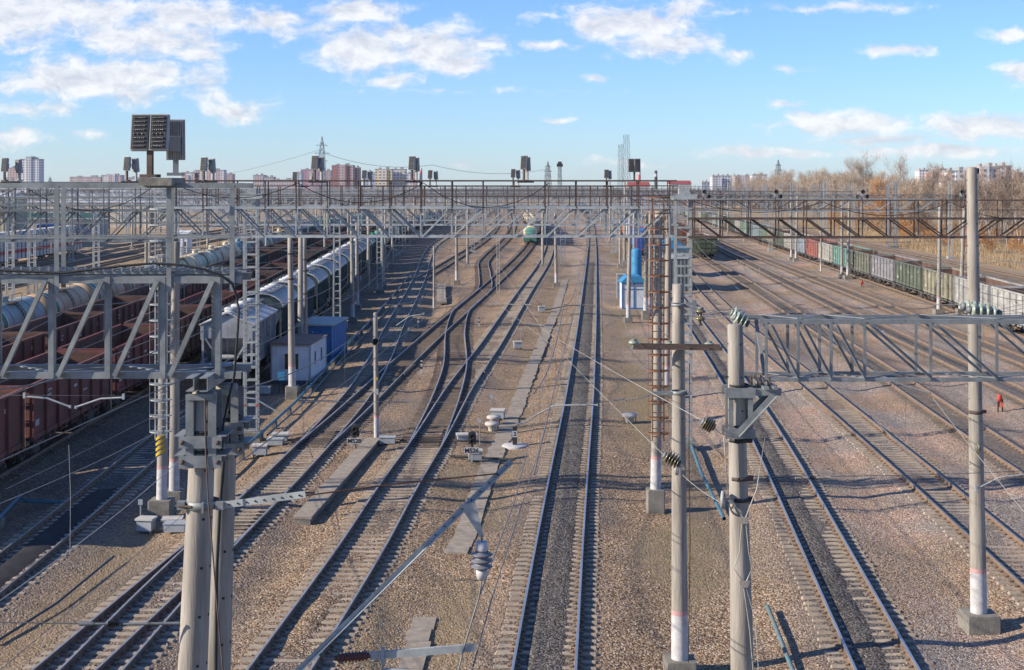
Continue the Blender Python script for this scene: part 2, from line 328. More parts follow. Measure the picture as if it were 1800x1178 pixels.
def ground_mat(name, zones=True, darkc=False):
    m = bpy.data.materials.new(name); m.use_nodes = True; nt = m.node_tree; n = nt.nodes; l = nt.links; b = n['Principled BSDF']
    b.inputs['Roughness'].default_value = 0.95; b.inputs['Specular IOR Level'].default_value = 0.15
    tc = n.new('ShaderNodeTexCoord')
    wn = n.new('ShaderNodeTexNoise'); wn.inputs['Scale'].default_value = 9; wn.inputs['Detail'].default_value = 2; l.new(tc.outputs['Object'], wn.inputs['Vector'])
    wa = n.new('ShaderNodeMix'); wa.data_type = 'RGBA'; wa.blend_type = 'LINEAR_LIGHT'; wa.inputs['Factor'].default_value = 0.05
    l.new(tc.outputs['Object'], wa.inputs['A']); l.new(wn.outputs['Color'], wa.inputs['B'])
    vo = n.new('ShaderNodeTexVoronoi'); vo.inputs['Scale'].default_value = 16; vo.inputs['Randomness'].default_value = 1.0; l.new(wa.outputs['Result'], vo.inputs['Vector'])
    sep = n.new('ShaderNodeSeparateColor'); l.new(vo.outputs['Color'], sep.inputs['Color'])
    def ramp(src, els):
        r = n.new('ShaderNodeValToRGB'); e = r.color_ramp.elements
        e[0].position = els[0][0]; e[0].color = (*els[0][1], 1); e[1].position = els[-1][0]; e[1].color = (*els[-1][1], 1)
        for p, c in els[1:-1]: k = e.new(p); k.color = (*c, 1)
        l.new(src, r.inputs['Fac']); return r.outputs['Color']
    def mix(f, a, bb, mode='MIX'):
        x = n.new('ShaderNodeMix'); x.data_type = 'RGBA'; x.blend_type = mode
        if isinstance(f, float): x.inputs['Factor'].default_value = f
        else: l.new(f, x.inputs['Factor'])
        for s, v in (('A', a), ('B', bb)):
            if isinstance(v, tuple): x.inputs[s].default_value = (*v, 1)
            else: l.new(v, x.inputs[s])
        return x.outputs['Result']
    if darkc: stone = ramp(sep.outputs['Red'], [(0, (.035, .031, .028)), (.4, (.098, .086, .075)), (.75, (.155, .137, .12)), (1, (.24, .215, .19))])
    else: stone = ramp(sep.outputs['Red'], [(0, (.075, .05, .032)), (.3, (.205, .134, .080)), (.6, (.305, .206, .126)), (.85, (.42, .30, .19)), (1, (.56, .45, .34))])
    big = n.new('ShaderNodeTexNoise'); big.inputs['Scale'].default_value = 0.35; big.inputs['Detail'].default_value = 9; big.inputs['Roughness'].default_value = .68
    l.new(tc.outputs['Object'], big.inputs['Vector'])
    tone = ramp(big.outputs['Fac'], [(.28, (.56, .56, .58)), (.5, (.98, .98, .98)), (.72, (1.25, 1.18, 1.10))])
    col = mix(1.0, stone, tone, 'MULTIPLY')
    if zones:
        at_ = n.new('ShaderNodeAttribute'); at_.attribute_name = 'zones'; sz = n.new('ShaderNodeSeparateColor'); l.new(at_.outputs['Color'], sz.inputs['Color'])
        pk = ramp(sep.outputs['Green'], [(0, (.15, .088, .064)), (.4, (.37, .24, .165)), (.8, (.53, .365, .26)), (1, (.62, .48, .39))])
        gr = ramp(sep.outputs['Green'], [(0, (.12, .097, .078)), (.5, (.295, .235, .185)), (1, (.50, .42, .36))])
        bn = n.new('ShaderNodeTexNoise'); bn.inputs['Scale'].default_value = 0.16; bn.inputs['Detail'].default_value = 6; l.new(tc.outputs['Object'], bn.inputs['Vector'])
        bf = ramp(bn.outputs['Fac'], [(.45, (0, 0, 0)), (.58, (1, 1, 1))])
        col = mix(sz.outputs['Red'], col, mix(bf, gr, pk))
        dk = ramp(sep.outputs['Blue'], [(0, (.04, .038, .036)), (.5, (.105, .095, .088)), (1, (.20, .18, .165))])
        col = mix(sz.outputs['Blue'], col, dk)
        fine = n.new('ShaderNodeTexNoise'); fine.inputs['Scale'].default_value = 6; fine.inputs['Detail'].default_value = 10; fine.inputs['Roughness'].default_value = .75; l.new(tc.outputs['Object'], fine.inputs['Vector'])
        ms = ramp(fine.outputs['Fac'], [(.3, (.12, .09, .053)), (.5, (.24, .178, .105)), (.7, (.31, .245, .135))])
        col = mix(sz.outputs['Green'], col, ms)
        gs = ramp(fine.outputs['Fac'], [(.3, (.20, .14, .08)), (.5, (.37, .265, .155)), (.7, (.47, .35, .21))])
        col = mix(at_.outputs['Alpha'], col, gs)
    l.new(col, b.inputs['Base Color'])
    bp = n.new('ShaderNodeBump'); bp.inputs['Strength'].default_value = 0.85; bp.inputs['Distance'].default_value = 0.05; bp.invert = True
    l.new(vo.outputs['Distance'], bp.inputs['Height'])
    bp2 = n.new('ShaderNodeBump'); bp2.inputs['Strength'].default_value = 0.6; bp2.inputs['Distance'].default_value = 0.06
    n3 = n.new('ShaderNodeTexNoise'); n3.inputs['Scale'].default_value = 2.5; n3.inputs['Detail'].default_value = 6; l.new(tc.outputs['Object'], n3.inputs['Vector'])
    l.new(n3.outputs['Fac'], bp2.inputs['Height']); l.new(bp.outputs[0], bp2.inputs['Normal']); l.new(bp2.outputs[0], b.inputs['Normal'])
    return m
me.materials.append(ground_mat('gravel_ground'))
g = bpy.data.objects.new('ground', me); COL.objects.link(g); g['kind'] = 'structure'
darkballast = ground_mat('dark_ballast', False, True)
oilm = mat('oil_soaked_ballast', (0.035, 0.032, 0.034), (0.016, 0.015, 0.017), 1.5, 0.8, 0, 0.8, c3=(0.07, 0.062, 0.058), detail=9, bscale=14)
def fill_strip(tr, o0, o1, y0, y1, z, m, jag=0.07, n=5, st=0.25):
    ys = np.arange(y0, y1, st); mb = MB(); vs = []
    for i, y in enumerate(ys):
        fade = min(1, (y - y0) / 2, (ys[-1] - y) / 2)
        for j in range(n):
            u = j / (n - 1); e = 1 if j in (0, n - 1) else 0
            x = float(tr.X(y)) + o0 + (o1 - o0) * u + (random.random() - .5) * jag * 2 * e
            vs.append((x, y, (z if not e else -0.03) * max(fade, 0) - (0 if fade > 0 else .1) + (random.random() - .5) * 0.018 + (-.06 if fade <= 0 else 0)))
    mb.add(vs, [(i * n + j, i * n + j + 1, (i + 1) * n + j + 1, (i + 1) * n + j) for i in range(len(ys) - 1) for j in range(n - 1)], 0, True)
    o = mb.build('ballast', m); o['kind'] = 'structure'; return o
fill_strip(TR['main'], -0.71, 0.71, 18, 230, 0.085, darkballast)
fill_strip(TR['r1'], -0.70, 0.34, 18, 160, 0.075, darkballast)
fill_strip(TR['oil'], -0.70, 0.70, 36, 58, 0.085, oilm)
fill_strip(TR['mid'], -0.72, 0.30, 36.5, 43, 0.08, ground_mat('brown_ballast', False, False))
fill_strip(TR['r3'], -0.6, 0.6, 88, 150, 0.06, darkballast)
fill_strip(TR['r4'], -0.6, 0.6, 90, 220, 0.07, darkballast)
# ---------------------------------------------------------------- tracks
HEAD = [(-.075, 0), (.075, 0), (.075, .018), (.02, .04), (.012, .125), (.037, .14), (.037, .172), (.030, .18), (-.030, .18), (-.037, .172), (-.037, .14), (-.012, .125), (-.02, .04), (-.075, .018)]
TINFO = {
 'main': ('straight main railway track with polished blue rails and dark stone fill', 1, sleeperm, 2.7),
 'mid': ('railway track with concrete sleepers passing between the two numbered signals', 1, sleeperm, 2.7),
 'scurve': ('S-curved railway track leaving the points beside the second numbered signal', 1, timberm, 2.7),
 'diag': ('long diagonal railway track leading up to the teal-ended tank wagon', 1, timberm, 2.7),
 'lane': ('curving railway track running past the white hut and blue hut', 1, sleeperm, 2.7),
 'spur': ('short railway track joining at the points beside the twin concrete poles', 1, sleeperm, 2.7),
 'cross': ('crossover railway track between the curving line and the S-curved line', 1, timberm, 2.7),
 'oil': ('oil-stained railway track carrying the hopper wagons', 0, sleeperm, 2.7),
 'redrow': ('rusty railway track under the red-brown gondola wagons beside the oily track', 0, sleeperd, 2.7),
 'redrow2': ('rusty railway track under the second row of brown gondolas', 0, sleeperd, 2.7),
 'tankrow': ('rusty railway track under the beige tank wagons', 0, sleeperd, 2.7),
 'west1': ('dark railway track at the edge of the dry grass slope by the fence', 0, sleeperd, 2.7),
 'west2': ('dark railway track second out from the dry grass slope', 0, sleeperd, 2.7),
 'west3': ('dark railway track third out from the dry grass slope', 0, sleeperd, 2.7),
 'carrow': ('railway track beneath the covered car carrier wagons', 0, sleeperd, 2.7),
 'r1': ('railway track with polished rails beside the lattice mast and leaning blue pipe', 1, sleeperm, 2.7),
 'r2': ('railway track with bare concrete sleepers, second east of the lattice mast', 0, sleeperm, 2.7),
 'r3': ('railway track on which the dark green gondola stands', 0, sleeperd, 2.7),
 'r4': ('rusty railway track passing the red dwarf marker on pink gravel', 0, sleeperd, 2.7),
 'r5': ('rusty railway track next to the long mixed gondola train', 0, sleeperd, 2.7),
 'r6': ('rusty railway track under the long mixed gondola train', 0, sleeperd, 2.7),
 'r7': ('railway track along the edge of the dry reeds and birch wood', 0, sleeperd, 2.7)}
FAST_CLIP = 75
for ti, (k, t) in enumerate(TR.items()):
    y0, y1 = SPAN[k]; lab, shiny, smat, sl = TINFO[k]
    root = thing('railway_track', lab, 'track', (float(t.X(y0)), y0, 0), 0, 'railway tracks of the yard'); ox, oy = float(t.X(y0)), y0
    ys = []; y = y0
    while y < y1: ys.append(y); y += 1.2 if y < 320 else (5 if y < 600 else 20)
    ys.append(y1)
    jog = {'scurve': .006, 'diag': .003, 'spur': .003, 'cross': .009, 'mid': 0.0}.get(k, 0)
    for sgn in (-1, 1):
        mb = MB(); vs = []; nP = len(HEAD)
        for y in ys:
            dx = t.dX(y); L = math.hypot(dx, 1); nxn, nyn = 1 / L, -dx / L; x = float(t.X(y))
            if abs(x - ox) < 1e9:
                for (u, z) in HEAD:
                    w = sgn * 0.797 + u
                    vs.append((x + nxn * w - ox, y + nyn * w - oy, 0.05 + jog + z))
        fs = []; 
        for i in range(len(ys) - 1):
            for j in range(nP): fs.append((i * nP + j, i * nP + (j + 1) % nP, (i + 1) * nP + (j + 1) % nP, (i + 1) * nP + j))
        mb.add(vs, fs); mb.m = [1 if (f % nP) in (6, 7, 8) else 0 for f in range(len(fs))]
        mb.build('rail', [railside, (railtop if k in ('main', 'r1') else railtopm) if shiny else railtopd], root)
    mb = MB(); y = y0 + .2; n = 0; yl = min(y1, 420)
    clips = MB()
    while y < yl:
        dx = t.dX(y); x = float(t.X(y)); M = Matrix.Rotation(math.atan2(-dx, 1) + random.gauss(0, .012), 3, 'Z')
        zt = 0.056 + random.gauss(0, .008) + jog
        L = sl + random.gauss(0, .03)
        c = (x - ox + random.gauss(0, .02), y - oy, zt - 0.06)
        if y < 160 and smat in (sleeperm, sleeperd):       # dipped concrete sleeper
            w = .125; prof = [(-L / 2, -.0), (-L / 2 + .04, .055), (-.55, .06), (-.25, .035), (.25, .035), (.55, .06), (L / 2 - .04, .055), (L / 2, 0)]
            vs = []
            for u, z in prof:
                for s_, ww in ((-1, w), (-1, w * .72), (1, w * .72), (1, w)):
                    vs.append(Vector(c) + M @ Vector((u, s_ * ww, z if ww < w else -.06)))
            fs = [(i * 4 + j, (i + 1) * 4 + j, (i + 1) * 4 + j + 1, i * 4 + j + 1) for i in range(7) for j in range(3)] + [(0, 1, 2, 3), (31, 30, 29, 28)]
            mb.add(vs, fs)
        else: mb.box(c, (L, .24, .12), 0, M)
        if y < FAST_CLIP:
            for sg in (-1, 1):
                for s2 in (-1, 1): clips.box(Vector(c) + M @ Vector((sg * .797 + s2 * .115, 0, .085)), (.09, .13, .055), 0, M @ Matrix.Rotation(s2 * .35, 3, 'Y'))
        y += 0.545 * (1 if y < 200 else 2); n += 1
    sp = mb.build('sleepers', smat, root); sp['kind'] = 'stuff'
    if clips.v: cl = clips.build('rail_fastenings', railside, root); cl['kind'] = 'stuff'
# points blades and check rails
def check_rail(label, x1, y1, x2, y2, off_):
    a = Vector((*gp(x1, y1, RT), .13)); b = Vector((*gp(x2, y2, RT), .13)); d = (b - a).normalized(); s = Vector((d.y, -d.x, 0)) * off_
    mb = MB(); mb.bar(a + s, b + s, .07, .17); mb.bar(a + s, a + s * 1.9 - d * .7, .07, .17); mb.bar(b + s, b + s * 1.9 + d * .7, .07, .17)
    one(mb, 'check_rail', railside, label, 'check rail', 'check rails at the crossings')
check_rail('short check rail beside the curved rail near the white hut', 644, 645, 636, 655, .1)
check_rail('short check rail inside the diagonal track, beyond the loudspeaker post', 722, 642, 708, 655, -.1)
check_rail('short check rail on the S-curved track between the crossings', 779, 637, 778, 652, .1)
check_rail('short check rail beside the crossing of mid track and S-curve', 857, 636, 848, 652, -.1)
# ---------------------------------------------------------------- rolling stock (local: y along track, z from rail top)
def bogie_mesh(kind=0):
    mb = MB()
    for s in (-1, 1):
        x = s * 1.04
        pts = [(-1.25, .40), (-1.15, .62), (-.55, .62), (-.35, .80), (.35, .80), (.55, .62), (1.15, .62), (1.25, .40), (.95, .40), (.85, .50), (.42, .50), (.38, .25), (-.38, .25), (-.42, .50), (-.85, .50), (-.95, .40)]
        vs = [(x - .06, u, v) for u, v in pts] + [(x + .06, u, v) for u, v in pts]; n = len(pts)
        mb.add(vs, [(i, (i + 1) % n, (i + 1) % n + n, i + n) for i in range(n)])
        for X0, rev in ((0, 1), (n, 0)):
            qs = [(0, 1, 14, 15), (1, 2, 13, 14), (2, 3, 12, 13), (3, 4, 11, 12), (4, 5, 10, 11), (5, 6, 9, 10), (6, 7, 8, 9)]
            mb.add([vs[X0 + i] for i in range(n)], [q if rev else q[::-1] for q in qs])
        for yy in (-.16, 0, .16): mb.tube((x, yy, .30), (x, yy, .62), .075, n=6)
        for yy in (-.925, .925): mb.box((x + s * .02, yy, .475), (.2, .26, .26)); mb.tube((x + s * .1, yy, .475), (x + s * .17, yy, .475), .10, n=8)
    mb.box((0, 0, .62), (2.0, .4, .26)); mb.bar((-.8, -.45, .42), (.8, -.45, .42), .08, .14); mb.bar((-.8, .45, .42), (.8, .45, .42), .08, .14)
    return mb
def wheelset_mesh():
    mb = MB()
    for s in (-1, 1):
        M = Matrix.Translation((s * .73, 0, .475)) @ Matrix.Rotation(math.pi / 2 * s, 4, 'Y')
        mb.lathe([(0, .045), (.13, .05), (.16, .01), (.38, -.01), (.40, .05), (.475, .045), (.475, -.06), (.505, -.065), (.505, -.095), (.40, -.09), (.38, -.05), (.16, -.03), (0, -.03)], 16, M)
    mb.tube((-.75, 0, .475), (.75, 0, .475), .08, n=8); return mb
def add_bogies(root, dy):
    for s in (-1, 1):
        b = bogie_mesh().build('bogie', bogiem, root, (0, s * dy, 0))
        for q in (-.925, .925): wheelset_mesh().build('wheelset', wheelm, b, (0, q, 0))
def under_mesh(L, z=1.05, tank=False):
    mb = MB(); mb.box((0, 0, z), (.42, L, .32))
    for y in (-L / 2 + .1, L / 2 - .1):
        mb.box((0, y, z + .02), (2.9, .18, .34)); s = 1 if y > 0 else -1
        mb.box((0, y + s * .35, z - .02), (.26, .7, .24)); mb.box((0, y + s * .68, z - .02), (.36, .14, .42))
        for x in (-1.2, 1.2): mb.bar((x, y + s * .05, z - .15), (x, y + s * .05, .42), .05); mb.bar((x, y - s * .25, .42), (x, y + s * .05, .42), .04)
    mb.tube((.15, -.9, .78), (.15, .9, .78), .2, n=8); mb.box((-.7, .4, .72), (.5, .8, .35)); mb.box((.8, -.9, .75), (.25, .4, .3)); mb.bar((-.1, -L * .3, .6), (-.1, L * .3, .6), .05)
    for x in (-1.0, 1.0): mb.bar((x, -L / 2, z + .05), (x, L / 2, z + .05), .1, .2)
    return mb
def gondola(label):
    r = thing('gondola_wagon', label, 'gondola wagon')
    L, W, z0, z1 = 12.75, 2.95, 1.22, 3.48
    b = MB(); t = .035
    for s in (-1, 1):
        x = s * W / 2
        b.box((x, 0, (z0 + z1) / 2), (t, L, z1 - z0))
        b.box((x + s * .03, 0, z1 + .02), (.14, L + .1, .13)); b.box((x + s * .03, 0, z0 - .03), (.12, L + .06, .2))
        for i in range(8):
            y = -L / 2 + .09 + i * (L - .18) / 7
            hw = .16 if i in (0, 7) else .10
            b.box((x + s * .085, y, (z0 + z1) / 2 - .07), (.13, hw, z1 - z0 + .12))
        for i in range(7):                       # shallow pressed panels and hatch gear under the sill
            y = -L / 2 + .09 + (i + .5) * (L - .18) / 7
            for k in range(3): b.box((x + s * .022, y, z0 + .38 + k * .66), (.02, 1.25, .05))
            b.box((x + s * .06, y - .4, z0 - .24), (.07, .10, .26)); b.box((x + s * .06, y + .4, z0 - .24), (.07, .10, .26)); b.bar((x + s * .1, y - .5, z0 - .3), (x + s * .1, y + .5, z0 - .3), .04)
        y = s * L / 2
        b.box((0, y, (z0 + z1) / 2), (W - t - .004, t, z1 - z0 - .004))
        for zz in (z0 + .05, z0 + .75, z0 + 1.5, z1 - .02): b.box((0, y + s * .06, zz), (W - .06, .11, .12))
        for xx in (-.5, .5): b.box((xx, y + s * .045, (z0 + z1) / 2), (.1, .06, z1 - z0 - .3))
        for k in range(7): b.bar((W / 2 - .5, y + s * .15, z0 - .3 + k * .38), (W / 2 - .12, y + s * .15, z0 - .3 + k * .38), .025)
    f = MB(); f.box((0, 0, z0 + .03), (W - t - .01, L - t - .01, .06))
    for s in (-1, 1):                            # inner lining, proud of the walls
        f.box((s * (W / 2 - t / 2 - .008), 0, z0 + 1.13), (.012, L - .06, 2.1)); f.box((0, s * (L / 2 - t / 2 - .008), z0 + 1.13), (W - .1, .012, 2.1))
    for i in range(1, 7):
        y = -L / 2 + i * L / 7; f.bar((-W / 2 + .05, y, z0 + .12), (W / 2 - .05, y, z0 + .12), .16, .12)
    f.build('interior', wagonint, r)
    st = b
    for s in (-1, 1):
        for i, (yy, zz, wy, wz) in enumerate(((-3.7, 2.95, .75, .14), (-3.7, 2.75, .6, .10), (.3, 2.6, .5, .12), (1.9, 2.2, .7, .10), (4.6, 2.9, .5, .2), (-5.4, 1.75, .5, .3))):
            n = 4
            for q in range(n): st.box((s * (W / 2 + .022), s * (yy + (q - n / 2) * wy / n), zz), (.008, wy / n * .62, wz), 1)
    b.build('body', [wagonpaint, stencil], r)
    under_mesh(12.9).build('underframe', underm, r); add_bogies(r, 4.33); return r
def tank_wagon(label, bands=True):
    r = thing('tank_wagon', label, 'tank wagon'); Rr, L, zc = 1.5, 10.8, 2.62
    M = Matrix.Translation((0, 0, zc)) @ Matrix.Rotation(-math.pi / 2, 4, 'X')
    h = L / 2 - .45; prof = [(0, -L / 2)]
    prof += [(Rr * math.sin(a), -h - .45 * math.cos(a)) for a in (R(15), R(32), R(50), R(68), R(82))]
    cuts = [(-h, 0), (-h + .5, 2), (-h + .62, 1), (-h + 1.5, 2), (-h + 1.72, 0), (-1.6, 0), (1.6, 0), (h, 0)] if bands else [(-h, 0), (-2, 0), (2, 0), (h, 0)]
    for z, m in cuts: prof.append((Rr, z, m))
    prof += [(Rr * math.sin(a), h + .45 * math.cos(a)) for a in (R(82), R(68), R(50), R(32), R(15))] + [(0, L / 2)]
    prof = [(p[0], p[1], p[2] if len(p) > 2 else 0) for p in prof]
    b = MB(); b.lathe(prof, 28, M)
    for y in (-h, -2.3, 0, 2.3, h): b.lathe([(Rr + .004, y - .03), (Rr + .02, y - .02), (Rr + .02, y + .02), (Rr + .004, y + .03)], 28, M, 3)
    b.build('barrel', [tankpaint, tankgreen, tankwhite, underm], r)
    d = MB(); d.lathe([(.34, 0), (.34, .42), (.30, .46), (0, .5)], 14, Matrix.Translation((0, 0, zc + Rr - .1))); d.lathe([(.14, 0), (.14, .35), (0, .37)], 10, Matrix.Translation((0, -.75, zc + Rr - .06)))
    for a in range(6): d.bar((.36 * math.cos(a), .36 * math.sin(a), zc + Rr + .22), (.42 * math.cos(a), .42 * math.sin(a), zc + Rr + .42), .05)
    d.build('hatch_dome', [tankpaint], r)
    l = MB()
    for s in (-1, 1):
        l.box((s * .72, 0, zc + Rr - .05), (.5, 2.2, .04))
        for yy in (-1.05, 1.05): l.bar((s * .95, yy, zc + Rr - .05), (s * .95, yy, zc + Rr + .55), .035)
        l.bar((s * .95, -1.05, zc + Rr + .55), (s * .95, 1.05, zc + Rr + .55), .035)
        for yy in (-.22, .22):
            pp = [(s * (Rr + .12) * math.sin(R(a)), yy, zc + (Rr + .12) * math.cos(R(a))) for a in (28, 45, 62, 80, 95)] + [(s * (Rr + .1), yy, .7)]
            for q in range(len(pp) - 1): l.bar(pp[q], pp[q + 1], .04)
        for a in (30, 42, 54, 66, 78, 90): l.bar((s * (Rr + .12) * math.sin(R(a)), -.22, zc + (Rr + .12) * math.cos(R(a))), (s * (Rr + .12) * math.sin(R(a)), .22, zc + (Rr + .12) * math.cos(R(a))), .035)
        for zz in (2.2, 1.85, 1.5, 1.15, .8): l.bar((s * (Rr + .11), -.22, zz), (s * (Rr + .11), .22, zz), .035)
    l.build('ladder_platform', [rusty], r)
    u = under_mesh(11.6, 1.0)
    for y in (-4.0, 4.0): u.prism([(-1.3, 1.1), (1.3, 1.1), (1.32, 2.0), (.9, 1.5), (0, 1.3), (-.9, 1.5), (-1.32, 2.0)], y - .15, y + .15)
    u.build('underframe', underm, r); add_bogies(r, 3.9); return r
def hopper(label, L=8.5, gable=False):
    r = thing('hopper_wagon', label, 'hopper wagon'); W = 3.05; ze, zt, z0 = 3.85, 4.72, 1.35
    b = MB()
    # body shell: sides vertical, ends vertical above and sloping inwards below
    yE, yB = L / 2, L / 2 - 1.9; zs = 3.0
    pr = [(-yE, ze), (-yE, zs), (-yB, z0 + .2), (yB, z0 + .2), (yE, zs), (yE, ze)]
    b.prism([(u, v) for u, v in pr], -W / 2, W / 2, 'x')
    for s in (-1, 1):
        for i in range(16):
            y = -yE + .12 + i * (2 * yE - .24) / 15; zl = z0 + .2 if abs(y) < yB else zs - (zs - z0 - .2) * (yE - abs(y)) / (yE - yB)
            b.box((s * (W / 2 + .05), y, (ze + zl) / 2), (.1, .1 if 0 < i < 15 else .2, ze - zl))
        b.box((s * (W / 2 + .03), 0, z0 + .12), (.16, L, .24)); b.box((s * (W / 2 + .05), 0, ze - .06), (.13, L + .05, .14))
        for k in (-1, 1):                        # corner posts and end V braces
            y = k * yE
            b.bar((s * (W / 2 - .06), y, z0), (s * (W / 2 - .06), y, ze - .1), .13); b.bar((s * (W / 2 - .2), y, zs), (s * .35, k * (yE - .1), z0 + .1), .11)
    for k in (-1, 1):
        b.box((0, k * (yE + .03), z0 + .02), (W, .2, .3)); b.tube((-.9, k * (yE - .75), 1.75), (.3, k * (yE - .75), 1.75), .17, n=8)
    for y in (-3.3, 0, 3.3): b.prism([(-1.2, 1.3), (1.2, 1.3), (.5, .55), (-.5, .55)], y - .7, y + .7)
    t = MB(); n = 10
    if gable: zt = 4.55
    arc = [(W / 2 + .16, ze), (W / 4, (ze + zt) / 2), (.1, zt), (-.1, zt), (-W / 4, (ze + zt) / 2), (-W / 2 - .16, ze)] if gable else [(W / 2 + .12, ze)] + [(math.cos(R(a)) * (W / 2 + .08), ze + .04 + (zt - ze) * math.sin(R(a))) for a in np.linspace(8, 172, n)] + [(-W / 2 - .12, ze)]
    vs = [(x, -L / 2 - .08, z) for x, z in arc] + [(x, L / 2 + .08, z) for x, z in arc]; k = len(arc)
    t.add(vs, [(i, i + 1, i + 1 + k, i + k) for i in range(k - 1)], 0, False)
    ea = [(x * .965, z - .045) for x, z in arc]
    b.prism([(x, max(z, ze - .02)) for x, z in ea], -L / 2 + .02, L / 2 - .02); b.build('body', wagonpaint, r)
    for k2 in (-1, 1):
        for q in range(k - 1): t.bar((arc[q][0], k2 * (L / 2 + .07), arc[q][1] - .02), (arc[q + 1][0], k2 * (L / 2 + .07), arc[q + 1][1] - .02), .05, .07)
    for i in range(14):                          # roof ribs
        y = -L / 2 + .2 + i * (L - .4) / 13
        for q in range(1, k - 2): t.bar((arc[q][0], y, arc[q][1] + .012), (arc[q + 1][0], y, arc[q + 1][1] + .012), .05, .04)
    t.build('roof', roofwhite, r)
    h = MB()
    for y in (-L * .36, -L * .12, L * .12, L * .36):
        h.lathe([(.42, 0), (.42, .16), (.34, .22), (0, .24)], 12, Matrix.Translation((0, y, zt - .02)), 0)
    h.build('roof_hatches', [roofwhite], r)
    w = MB()
    for s in (-1, 1): w.box((s * .62, 0, zt + .02), (.3, L - .6, .03)); w.bar((s * .8, -L / 2 + .5, zt + .12), (s * .8, L / 2 - .5, zt + .12), .025)
    for y in (-L * .45, -L * .23, 0, L * .23, L * .45): w.bar((-.8, y, zt + .12), (.8, y, zt + .12), .03)
    w.build('roof_walkway', [galvd], r)
    u = under_mesh(L + 1.9); u.box((0, 0, 1.26), (2.7, L + 1.9, .06)); u.build('underframe', underm, r); add_bogies(r, L / 2 - .75); return r
def boxcar(label, name='boxcar', cat='boxcar'):
    r = thing(name, label, cat); L, W, z0, ze, zt = 13.9, 2.9, 1.2, 3.75, 4.5
    b = MB(); b.box((0, 0, (z0 + ze) / 2), (W, L, ze - z0))
    for s in (-1, 1):
        for i in range(10): b.box((s * (W / 2 + .03), -L / 2 + .1 + i * (L - .2) / 9, (z0 + ze) / 2), (.07, .1, ze - z0))
        for i in range(4): b.box((-.9 + i * .6, s * (L / 2 + .03), (z0 + ze) / 2), (.08, .06, ze - z0))
    b.build('body', wagonpaint, r)
    d = MB()
    for s in (-1, 1): d.box((s * (W / 2 + .07), 0, (z0 + ze) / 2), (.06, 2.2, ze - z0 - .2))
    d.build('door', wagonpaint, r)
    t = MB(); arc = [(math.cos(R(a)) * (W / 2 + .06), ze + (zt - ze) * math.sin(R(a))) for a in np.linspace(0, 180, 11)]; k = len(arc)
    t.add([(x, -L / 2 - .05, z) for x, z in arc] + [(x, L / 2 + .05, z) for x, z in arc], [(i, i + 1, i + 1 + k, i + k) for i in range(k - 1)] + [tuple(range(k))[::-1], tuple(range(k, 2 * k))])
    t.build('roof', [wagonpaint], r)
    under_mesh(13.6).build('underframe', underm, r); add_bogies(r, 4.8); return r
def car_carrier(label):
    r = thing('car_carrier_wagon', label, 'car carrier'); L, W, z0, ze = 19.5, 3.1, .75, 4.3
    sec = [(-W / 2, z0), (W / 2, z0), (W / 2, ze), (W / 2 - .5, ze + .75), (-W / 2 + .5, ze + .75), (-W / 2, ze)]
    b = MB(); b.prism(sec, -L / 2, L / 2); b.build('body', mat('carrier_grey_paint', (.58, .54, .49), (.46, .43, .39), 1.2, .7, rust=.15), r)
    s2 = MB()
    for s in (-1, 1): s2.box((s * (W / 2 + .008), 0, z0 + 1.25), (.012, L, .55))
    s2.build('red_stripe', mat('carrier_red_stripe', (.52, .10, .085), (.42, .08, .07), 2, .7), r)
    p = MB()
    for i in range(11):
        y = -L / 2 + .05 + i * (L - .1) / 10
        for s in (-1, 1): p.box((s * (W / 2 + .05), y, (z0 + ze) / 2), (.09, .09, ze - z0)); p.bar((s * (W / 2 + .03), y, ze), (s * (W / 2 - .5), y, ze + .77), .08)
    p.build('posts', [darkst], r); under_mesh(19, .8).build('underframe', underm, r); add_bogies(r, 7.2); return r
def put(o, tr, Y):
    t = TR[tr]; o.location = (float(t.X(Y)), Y, RT + .004); o.rotation_euler = (0, 0, -math.atan(t.dX(Y)))
GR = {'reddish brown': (.21, .078, .062), 'dark red': (.185, .06, .054), 'brown': (.16, .088, .068), 'grey brown': (.115, .095, .088), 'rusty brown': (.17, .085, .06), 'dark green': (.04, .075, .06), 'grey': (.27, .26, .27), 'green': (.125, .145, .11),
      'light grey': (.40, .385, .36), 'mottled tan green': (.30, .28, .20), 'teal': (.15, .29, .25), 'olive green': (.17, .175, .13), 'pale grey': (.43, .43, .43), 'faded red': (.36, .14, .115), 'grey blue': (.28, .32, .35), 'cream grey': (.44, .42, .37), 'pale green': (.21, .28, .215), 'tan': (.36, .29, .21)}
protoG = gondola('gondola wagon'); usedG = [0]
def place_g(tr, Y, cname, label, group, rustyint=False):
    c = GR[cname]; j = 1 + random.uniform(-.1, .1); c = (c[0] * j, c[1] * j, c[2] * j, 1)
    if usedG[0] == 0: o = protoG; o['label'] = label; o['group'] = group; setcol(o, c)
    else: o = dup(protoG, label=label, group=group, color=c)
    usedG[0] += 1; put(o, tr, Y); return o
